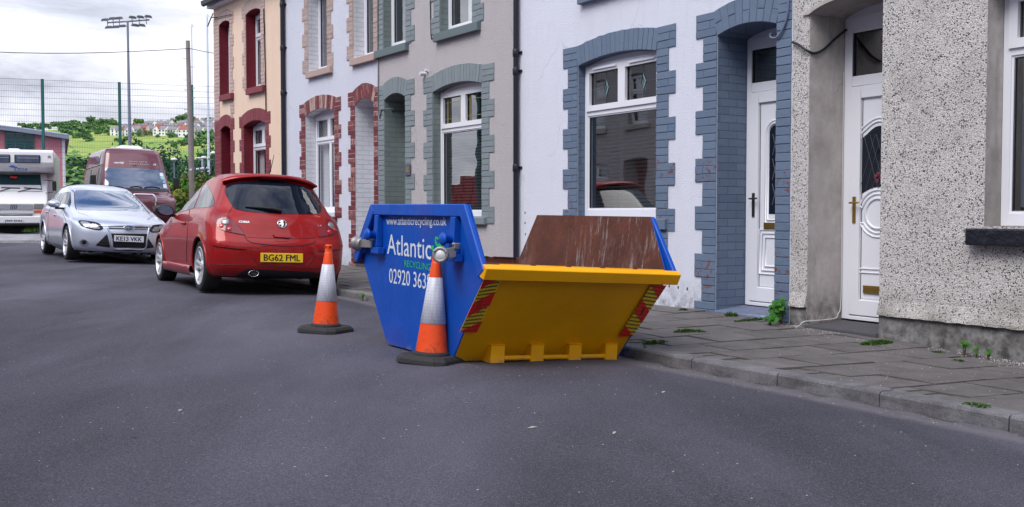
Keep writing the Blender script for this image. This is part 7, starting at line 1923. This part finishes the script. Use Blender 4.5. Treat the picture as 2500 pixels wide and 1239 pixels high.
# red-pink sports building behind the motorhome
Yr = 56; xr = ax(158.5, Yr); hd = Vector((math.cos(R(24)), math.sin(R(24)), 0)); hC = Vector((xr, Yr, .6))
bl = empty('sports_hall', Matrix.Translation(hC) @ Matrix.Rotation(R(24), 4, 'Z')); tag(bl, 'red-pink clad sports hall with curved grey roof behind the motorhome', 'building')
hMi = bl.matrix_basis.inverted()
def hb(px, py, y=0.0):
    c = hMi @ CAM; d = hMi.to_3x3() @ ray(px, py); p = c + d * ((y - c.y) / d.y); return p.x, p.z
zr_ = hb(158, 334)[1]; ROOF = [(-190, 296), (-60, 301), (0, 306), (50, 312), (100, 319), (140, 325), (169, 329.5)]
mb = MB(); mb.box(-16, 0, 0, 14, -.3, zr_ - .05); mb.build('wall', M['pinkwall'], bl)
mb = MB(); rows = []
for a_, b_ in ROOF:
    x, z = hb(a_, b_, -.5); rows.append([(x, -.5, z - .24), (x, -.55, z - .02), (x, -.45, z + .02), (x, 7, z + .25), (x, 14.4, z - .1), (x, 14.4, z - .3)])
mb.grid(rows, 0, smooth=False); mb.face(rows[0]); mb.face(rows[-1][::-1]); mb.build('roof', M['roofmetal'], bl)
mb = MB(); rows = []
for a_, b_ in ROOF:
    x, z = hb(a_, b_, -.5); rows.append([(min(x, .02), -.004, zr_ - .06), (min(x, .02), -.004, z - .2)])
mb.grid(rows); mb.build('gable_wall', M['pinkwall'], bl)
x0, zt_ = hb(14, 322); x1, zb_ = hb(82, 367)
mb = MB(); mb.box(x0, x1, -.06, .05, zb_, zt_ + .2); wn = mb.build('window', M['tealglass'], bl)
for px_ in (14, 37, 60, 82):
    c = hb(px_, 340)[0]; mb = MB(); mb.box(c - .04, c + .04, -.10, -.055, zb_, zt_ + .2); mb.build('window_mullion', M['fence_green'], wn)
for py_ in (322, 344, 351):
    z = hb(50, py_)[1]; mb = MB(); mb.box(x0, x1, -.095, -.055, z - .05, z + .03); mb.build('window_transom', M['fence_green'], wn)
mb = MB(); mb.box(-.09, .06, -.07, .1, -.3, zr_ - .06); mb.build('corner_trim', M['upvc_dirty'], bl)
# ------------------------------------------------------------------ weeds, chippings, litter
def leaf5(mb, c, n, size, rn, up=None):
    """one lobed leaf"""
    n = Vector(n).normalized(); a = n.orthogonal().normalized(); t = rn.random() * 6.28; b = n.cross(a); a, b = a * math.cos(t) + b * math.sin(t), -a * math.sin(t) + b * math.cos(t)
    prof = [(0, -.5), (.22, -.42), (.48, -.30), (.36, -.10), (.60, .12), (.32, .18), (.30, .42), (.12, .36), (0, .68)]
    pts = prof + [(-x, y) for x, y in prof[-2:0:-1]]
    c = Vector(c); r = rn.random(); bend = rn.uniform(.1, .35)
    ctr = c + n * 0
    for (x0, y0), (x1, y1) in zip(pts, pts[1:] + pts[:1]):
        mb.face([ctr, c + (a * x0 + b * y0) * size - n * bend * size * (x0 * x0 + y0 * y0), c + (a * x1 + b * y1) * size - n * bend * size * (x1 * x1 + y1 * y1)], 0, r)
def weed(pos, h, nleaf, size, label, seed, spread=.5, mat='weed', lean=(0, 0)):
    rn = random.Random(seed); e = empty('weed', Matrix.Translation(pos)); tag(e, label, 'weed', 'weeds in the pavement joints')
    st = MB(); lf = MB()
    for k in range(max(1, nleaf // 4)):
        a = rn.random() * 6.28; tip = Vector((math.cos(a) * h * spread * rn.random() + lean[0] * h, math.sin(a) * h * spread * rn.random() + lean[1] * h, h * rn.uniform(.6, 1)))
        mid = tip * .5 + Vector((rn.uniform(-.1, .1) * h, rn.uniform(-.1, .1) * h, h * .08)); st.tube([(0, 0, -.01), mid, tip], [.006, .005, .002], 5)
        for q in range(4):
            t = rn.uniform(.25, 1); p = (mid.lerp(tip, t)) + Vector((rn.gauss(0, .3), rn.gauss(0, .3), rn.gauss(0, .12))) * h * spread
            if p.z < .01: p.z = .012
            leaf5(lf, p, (rn.gauss(0, .5) - .3, rn.gauss(0, .5) - .6, .75), size * rn.uniform(.6, 1.25), rn)
    st.build('stem', M['stem'], e, fixn=False); lf.build('leaves', M[mat], e, fixn=False)
    return e
def tuft(pos, r, n, hgt, label, seed, along=None, mat='moss'):
    rn = random.Random(seed); mb = MB()
    for i in range(n):
        a = rn.random() * 6.28; d = r * math.sqrt(rn.random()); x, y = math.cos(a) * d, math.sin(a) * d
        if along: x, y = x * along[2] , y * along[3]; x, y = x * along[0] - y * along[1], x * along[1] + y * along[0]
        f = 1 - (d / r) ** 2 * .7; b = rn.random() * 6.28; l = hgt * f * rn.uniform(.4, 1.2); w = .004 + .004 * rn.random()
        ox, oy = math.cos(b) * l * .6, math.sin(b) * l * .6
        mb.face([(x - w * math.sin(b), y + w * math.cos(b), -.006), (x + w * math.sin(b), y - w * math.cos(b), -.006), (x + ox, y + oy, l)], 0, rn.random())
        if rn.random() < .5:
            c = (x + ox * .5, y + oy * .5, l * .7); s = .010 * rn.uniform(.6, 1.5)
            mb.face([(c[0] - s, c[1], c[2]), (c[0], c[1] - s * .6, c[2] + .003), (c[0] + s, c[1], c[2]), (c[0], c[1] + s * .6, c[2] + .004)], 0, rn.random())
    o = mb.build('grass_tuft', M[mat], None, Matrix.Translation(pos), fixn=False); tag(o, label, 'grass tuft', 'weeds in the pavement joints'); return o
P_ = pave_at
weed(P_(1908, 792) + Vector((0, 0, -.01)), .23, 24, .070, 'tall leafy weed at the join of the blue-trimmed and pebbledash houses', 11, .34, lean=(-.12, -.05))
weed(P_(1882, 796), .10, 14, .05, 'short leafy weed left of the tall one by the blue doorstep', 12, .6)
weed(P_(2355, 868), .11, 16, .030, 'thin weed against the pebbledash house plinth, leftmost of three', 13, .5)
weed(P_(2384, 873), .085, 9, .028, 'small weed against the plinth in the middle of three', 14, .4)
weed(P_(2412, 878), .07, 8, .026, 'small weed against the plinth, rightmost of three', 15, .4)
weed(P_(2212, 836), .06, 6, .03, 'reddish seedling between moss clump and plinth', 16, .4, 'leaf_yellow')
pk = ground_at(1560, 876)
weed(pk + Vector((.03, -.03, 0)), .10, 12, .035, 'weed growing from the kerb foot beside the skip', 17, .5)
tuft(P_(2140, 840), .12, 380, .035, 'green moss clump on the pavement in front of the right-hand doorstep', 21, (.55, -.83, .55, 1.5))
tuft(P_(1672, 812), .10, 240, .035, 'green grass tuft on the slabs right of the skip', 22, (.55, -.83, .6, 1.2))
tuft(P_(1705, 812), .06, 90, .03, 'smaller grass tuft beside the tuft right of the skip', 23)
tuft(P_(1785, 772), .06, 110, .05, 'grass tuft at the left end of the blue doorstep', 24)
tuft(P_(1835, 783), .16, 210, .03, 'line of grass along the front of the blue doorstep', 25, (.54, -.84, .25, 1.4))
tuft(P_(1668, 759), .045, 60, .03, 'small grass tuft at the foot of the white wall', 26)
tuft(P_(1600, 838), .09, 110, .025, 'grass in the slab joints just behind the kerb by the skip', 27, (.55, -.83, .5, 1.3))
tuft(P_(2365, 990), .04, 40, .02, 'grass tuft in the brick infill behind the near kerb', 28)
tuft(P_(2395, 996), .05, 50, .03, 'second grass tuft in the brick infill nearer the right edge', 29)
tuft(P_(2290, 862), .05, 50, .02, 'moss patch among pale chippings by the plinth', 30)
tuft(P_(2340, 884), .05, 40, .02, 'moss patch at the edge of the chippings', 31)
weed(ground_at(882, 735) + Vector((.02, -.02, 0)), .09, 10, .035, 'small weed at the kerb foot between red car and skip', 32, .5)
tuft(ground_at(730, 703), .16, 120, .03, 'grass at the kerb foot under the back of the red car', 33, (.55, -.83, .3, 1.3))
gp_ = ground_at(86, 572); gp_ = Vector((ax(84, 28.6), 28.6, .55)); tuft(gp_, .35, 160, .16, 'tuft of grass under the front of the motorhome', 34)
# pale chippings fallen from the wall
mb = MB(); rn = random.Random(8)
def chip(p, s):
    a = rn.random() * 6.28; q = [(p.x + math.cos(a + k * 2.1) * s, p.y + math.sin(a + k * 2.1) * s, p.z - .002) for k in range(3)]; t = (p.x + rn.uniform(-.3, .3) * s, p.y + rn.uniform(-.3, .3) * s, p.z + s * .8)
    r = rn.random()
    for k in range(3): mb.face([q[k], q[(k + 1) % 3], t], 0, r)
Q0, Q1 = Vector((B1[0], B1[1], 0)), Vector((B0[0], B0[1], 0))
nn = Vector((-HNEAR.O.x, -HNEAR.O.y, 0))
for i in range(1500):
    t = rn.random(); d = abs(rn.gauss(0, .16)) + .012
    if t < .38: d *= 1.3
    w = Q0.lerp(Q1, t); p = w - nn * d
    if 0.25 < t * 4.9 < .95 and d < .08: continue
    dens = .35 + .65 * (1 if .42 < t < .95 else 0)
    if rn.random() > dens: continue
    p.z = pave_z(p.x, p.y) + .001; chip(p, rn.uniform(.002, .0055))
for i in range(420):
    t = rn.uniform(.1, .9); k = rn.uniform(.02, .98); p = pave(1.2 + t * 12, k, .003); chip(p, rn.uniform(.0018, .004))
o = mb.build('chippings', M['gravelw'], fixn=False); tag(o, kind='stuff'); o['label'] = 'pale stone chippings scattered along the foot of the pebbledash wall'
# litter and grit in the gutter and on the road
mb = MB()
for i in range(900):
    s = rn.random(); k = KS[int(s * (len(KS) - 1) * .75)]; n = Vector((-math.sin(k[2]), math.cos(k[2]), 0)); d = abs(rn.gauss(0, .09)) + .004
    x, y = k[0] + n.x * d, k[1] + n.y * d; p = Vector((x, y, gz(x, y) + .001)); chip(p, rn.uniform(.002, .006))
for i in range(420):
    x, y = rn.uniform(-5, 3), rn.uniform(3.2, 13); 
    if kerb_dist(x, y) < .05: continue
    chip(Vector((x, y, gz(x, y) + .001)), rn.uniform(.0022, .005))
for px_, py_ in ((1300, 1047), (1500, 1060), (440, 1005), (330, 1070), (640, 880), (1620, 960)):
    p = ground_at(px_, py_); a = rn.random() * 3; L = .025
    mb.face([(p.x - L * math.cos(a), p.y - L * math.sin(a), p.z + .003), (p.x + .006 * math.sin(a), p.y - .006 * math.cos(a), p.z + .004), (p.x + L * math.cos(a), p.y + L * math.sin(a), p.z + .006), (p.x - .008 * math.sin(a), p.y + .008 * math.cos(a), p.z + .008)])
o = mb.build('road_grit', M['litter'], fixn=False); tag(o, kind='stuff'); o['label'] = 'fine grit and dry litter along the kerb and over the asphalt'

# ------------------------------------------------------------------ the other side of the street (behind and left of the camera, seen in glass and paint)
du = Vector((-math.sin(th_of(-347)), math.cos(th_of(-347)), 0)); dn = Vector((math.cos(th_of(-347)), math.sin(th_of(-347)), 0))
base = Vector((B1[0], B1[1], 0)) - dn * 11.0
def opp(t0, t1, k, label):
    P1 = base + du * t1; P0 = base + du * t0
    H = House('terraced_house', (P1.x, P1.y), (P0.x, P0.y), label); H.e['group'] = 'terraced houses across the street'
    H.M = H.e.matrix_basis; ops = [H.op(.5, 1.75, .95, 2.45, .07, .12), H.op(2.6, 3.45, .1, 2.5, .08, .35), H.op(.6, 1.6, 3.5, 4.9, .06, .12), H.op(2.6, 3.4, 3.5, 4.9, .06, .12)]
    wall_mesh(H, [M['grey_render'] if k % 2 == 0 else M['white_render'], M['smooth_render'], M['room']]); roof(H)
    for q in (0, 2, 3): window(H, ops[q], 2.0 if q == 0 else 4.4, tops=2 if q == 0 else 1, inside='curtain', sillmat=M['smooth_render'], sill=(ops[q]['a'] - .1, ops[q]['b'] + .1, ops[q]['zb'] - .12, ops[q]['zb'] - .005, .07))
    mb = MB(); mb.box(2.6, 3.45, -.40, -.36, .1, 2.55); mb.build('door', M['maroon_brick'], H.e)
for k, (t, lab) in enumerate(((-12, 'grey house across the street, well behind the camera'), (-7.6, 'white house across the street, just behind the camera'), (-3.2, 'grey house across the street, level with the camera'), (1.2, 'white house across the street, opposite the pebbledash house'), (5.6, 'grey house across the street, opposite the blue-trimmed house'), (10.0, 'white house across the street, opposite the skip'), (14.4, 'grey house across the street at the end of its row'))): opp(t, t + 4.4, k, lab)
# the street carries on behind the camera
def row_house(P0, P1, k, label):
    H = House('terraced_house', P0, P1, label); H.e['group'] = 'terraced houses behind the camera'
    ops = [H.op(.5, 1.75, .95, 2.45, .07, .12), H.op(2.6, 3.45, .1, 2.5, .08, .35), H.op(.6, 1.6, 3.5, 4.9, .06, .12), H.op(2.6, 3.4, 3.5, 4.9, .06, .12)]
    wall_mesh(H, [M['grey_render'] if k % 2 else M['white_render'], M['smooth_render'], M['room']]); roof(H)
    for q in (0, 2, 3): window(H, ops[q], 2.0 if q == 0 else 4.4, tops=2 if q == 0 else 1, inside='curtain', sillmat=M['smooth_render'], sill=(ops[q]['a'] - .1, ops[q]['b'] + .1, ops[q]['zb'] - .12, ops[q]['zb'] - .005, .07))
    mb = MB(); mb.box(2.6, 3.45, -.40, -.36, .1, 2.55); mb.build('door', M['maroon_brick'], H.e)
dn_ = Vector((math.sin(th_of(-250)), -math.cos(th_of(-250)), 0)); b0_ = Vector((B0[0], B0[1], 0))
for k in range(4):
    a_, c_ = b0_ + dn_ * (4.4 * k), b0_ + dn_ * (4.4 * (k + 1)); row_house((c_.x, c_.y), (a_.x, a_.y), k, ('white house right of the pebbledash house, outside the view', 'grey house two doors right of the pebbledash house', 'white house three doors right of the pebbledash house', 'grey house four doors right of the pebbledash house')[k])
for k in range(9):  # unseen trees, added to darken reflections and cut light from behind
    o = mid_tree(1250, 200, 1.3 + .25 * (k % 3), k, 1.2, label='unseen leafy tree added far behind the camera to darken reflections'); o.location = (-22 + k * 6.5, -34 - 3 * (k % 2), 0); o['group'] = 'unseen trees added behind the camera'
st = base + du * 21.5 - dn * 2
e = empty('seating_stand', Matrix(((du.x, -dn.x, 0, st.x), (du.y, -dn.y, 0, st.y), (0, 0, 1, .2), (0, 0, 0, 1)))); tag(e, 'small sports stand with rows of red seats, left of the street outside the view', 'grandstand')
for k in range(7):
    mb = MB(); mb.box(0, 11, k * .8, k * .8 + .8, 0, .45 + k * .4); mb.build('terrace_step', M['concrete_pale'], e)
    mb = MB(); i = 0
    while i < 20: mb.box(.2 + i * .54, .2 + i * .54 + .44, k * .8 + .35, k * .8 + .75, .45 + k * .4, .85 + k * .4); i += 1
    mb.build('seat_row', M['redseat'], e)
mb = MB(); mb.box(0, 11, -.5, -.42, 0, 1.1); mb.build('front_board', M['fence_green'], e)
mb = MB(); mb.box(-.5, 11.5, 5.7, 5.9, 0, 6.4); mb.build('back_wall', M['tealglass'], e)
mb = MB(); mb.hexa([(-.6, -.6, 6.6), (11.6, -.6, 6.6), (11.6, 6.2, 6.1), (-.6, 6.2, 6.1)], [(-.6, -.6, 6.8), (11.6, -.6, 6.8), (11.6, 6.2, 6.3), (-.6, 6.2, 6.3)]); mb.build('roof', M['fence_green'], e)
for x in (0, 3.7, 7.4, 11): mb = MB(); mb.box(x - .08, x + .08, -.3, -.14, 0, 6.6); mb.build('roof_post', M['fence_green'], e)
mb = MB(); rows = [[base + du * t + dn * c + Vector((0, 0, z)) for c, z in ((-.1, .12), (2.0, .115), (2.05, .02), (2.05, -.1))] for t in range(-14, 24, 2)]
mb.grid(rows, 0, smooth=False); tag(mb.build('opposite_pavement', M['kerb']), kind='structure')
# ------------------------------------------------------------------ sky and sun
w = bpy.data.worlds.new('World'); S.world = w; w.use_nodes = True
nt = w.node_tree; N = nt.nodes; bg = N['Background']
SUN_EL, SUN_AZ = R(52), R(215)      # azimuth clockwise from +Y (the view direction): behind the camera, a little left
sky = N.new('ShaderNodeTexSky'); sky.sky_type = 'NISHITA'; sky.sun_disc = False; sky.sun_elevation = SUN_EL; sky.sun_rotation = SUN_AZ; sky.air_density = 1.0; sky.dust_density = .6
tc = N.new('ShaderNodeTexCoord'); sp = N.new('ShaderNodeSeparateXYZ'); nt.links.new(tc.outputs['Generated'], sp.inputs[0])
def wm(op, a, b, clamp=False):
    n = N.new('ShaderNodeMath'); n.operation = op; n.use_clamp = clamp
    for i, x in enumerate((a, b)):
        if isinstance(x, (int, float)): n.inputs[i].default_value = x
        else: nt.links.new(x, n.inputs[i])
    return n.outputs[0]
zz = wm('ADD', wm('MAXIMUM', sp.outputs[2], 0.0), .16)
cb = N.new('ShaderNodeCombineXYZ'); nt.links.new(wm('DIVIDE', sp.outputs[0], zz), cb.inputs[0]); nt.links.new(wm('DIVIDE', sp.outputs[1], zz), cb.inputs[1])
def wn(sc, det, rough, dist=0.0, off=(0, 0, 0)):
    m = N.new('ShaderNodeMapping'); m.inputs['Location'].default_value = off; nt.links.new(cb.outputs[0], m.inputs['Vector'])
    n = N.new('ShaderNodeTexNoise'); n.inputs['Scale'].default_value = sc; n.inputs['Detail'].default_value = det; n.inputs['Roughness'].default_value = rough; n.inputs['Distortion'].default_value = dist
    nt.links.new(m.outputs[0], n.inputs['Vector']); return n.outputs['Fac']
def wr(f, stops):
    r = N.new('ShaderNodeValToRGB'); e = r.color_ramp.elements
    while len(e) > 1: e.remove(e[-1])
    for i, (p, c) in enumerate(stops):
        x = e[0] if i == 0 else e.new(p); x.position = p; x.color = (*c, 1) if isinstance(c, tuple) else (c, c, c, 1)
    nt.links.new(f, r.inputs[0]); return r.outputs[0]
def wmix(f, a, b):
    n = N.new('ShaderNodeMix'); n.data_type = 'RGBA'
    for i, x in ((0, f), (6, a), (7, b)):
        if isinstance(x, (int, float)): n.inputs[i].default_value = x
        elif isinstance(x, tuple): n.inputs[i].default_value = (*x, 1)
        else: nt.links.new(x, n.inputs[i])
    return n.outputs[2]
c1 = wn(.95, 8, .62, .45, (3.1, 1.7, 0)); c2 = wn(1.6, 6, .6, .4, (7.7, 2.2, 3))
K = 8.2
cloud = wr(c1, [(.38, (.49 * K, .51 * K, .60 * K)), (.49, (.74 * K, .76 * K, .85 * K)), (.58, (.96 * K, .97 * K, 1.04 * K)), (.75, (1.08 * K, 1.08 * K, 1.12 * K))])
gap = wr(c2, [(.46, 0.0), (.58, .9)])
hi = wr(sp.outputs[2], [(.12, 0.0), (.5, 1.0)])
vd = N.new('ShaderNodeVectorMath'); vd.operation = 'DISTANCE'; nt.links.new(cb.outputs[0], vd.inputs[0]); vd.inputs[1].default_value = (-.38, .50, 0)
hole = wr(wm('ADD', vd.outputs['Value'], wm('MULTIPLY', wm('SUBTRACT', c2, .5), .9)), [(.25, .97), (.62, 0.0)])
mask = wm('MAXIMUM', wm('MULTIPLY', gap, hi), hole)
boost = wr(sp.outputs[2], [(.0, .92), (.25, 1.18), (.8, 2.0)])
mul = N.new('ShaderNodeMix'); mul.data_type = 'RGBA'; mul.blend_type = 'MULTIPLY'; mul.inputs[0].default_value = 1; nt.links.new(cloud, mul.inputs[6]); nt.links.new(boost, mul.inputs[7])
nt.links.new(wmix(mask, mul.outputs[2], sky.outputs[0]), bg.inputs[0]); bg.inputs[1].default_value = .12
sd = bpy.data.lights.new('sun', 'SUN'); sun = bpy.data.objects.new('sun', sd); COL.objects.link(sun)
sd.energy = 2.2; sd.angle = R(34); sd.color = (1, .96, .9)
dv = Vector((math.sin(SUN_AZ) * math.cos(SUN_EL), math.cos(SUN_AZ) * math.cos(SUN_EL), math.sin(SUN_EL)))
sun.rotation_euler = dv.to_track_quat('Z', 'Y').to_euler()
S.view_settings.view_transform = 'Standard'; S.view_settings.look = 'None'; S.view_settings.exposure = .3; S.view_settings.gamma = 1
S.render.engine = 'CYCLES'
S.cycles.use_denoising = True; S.cycles.max_bounces = 6; S.cycles.transparent_max_bounces = 12; S.cycles.glossy_bounces = 3; S.cycles.diffuse_bounces = 3; S.cycles.caustics_reflective = False; S.cycles.caustics_refractive = False
S.cycles.sample_clamp_indirect = 6
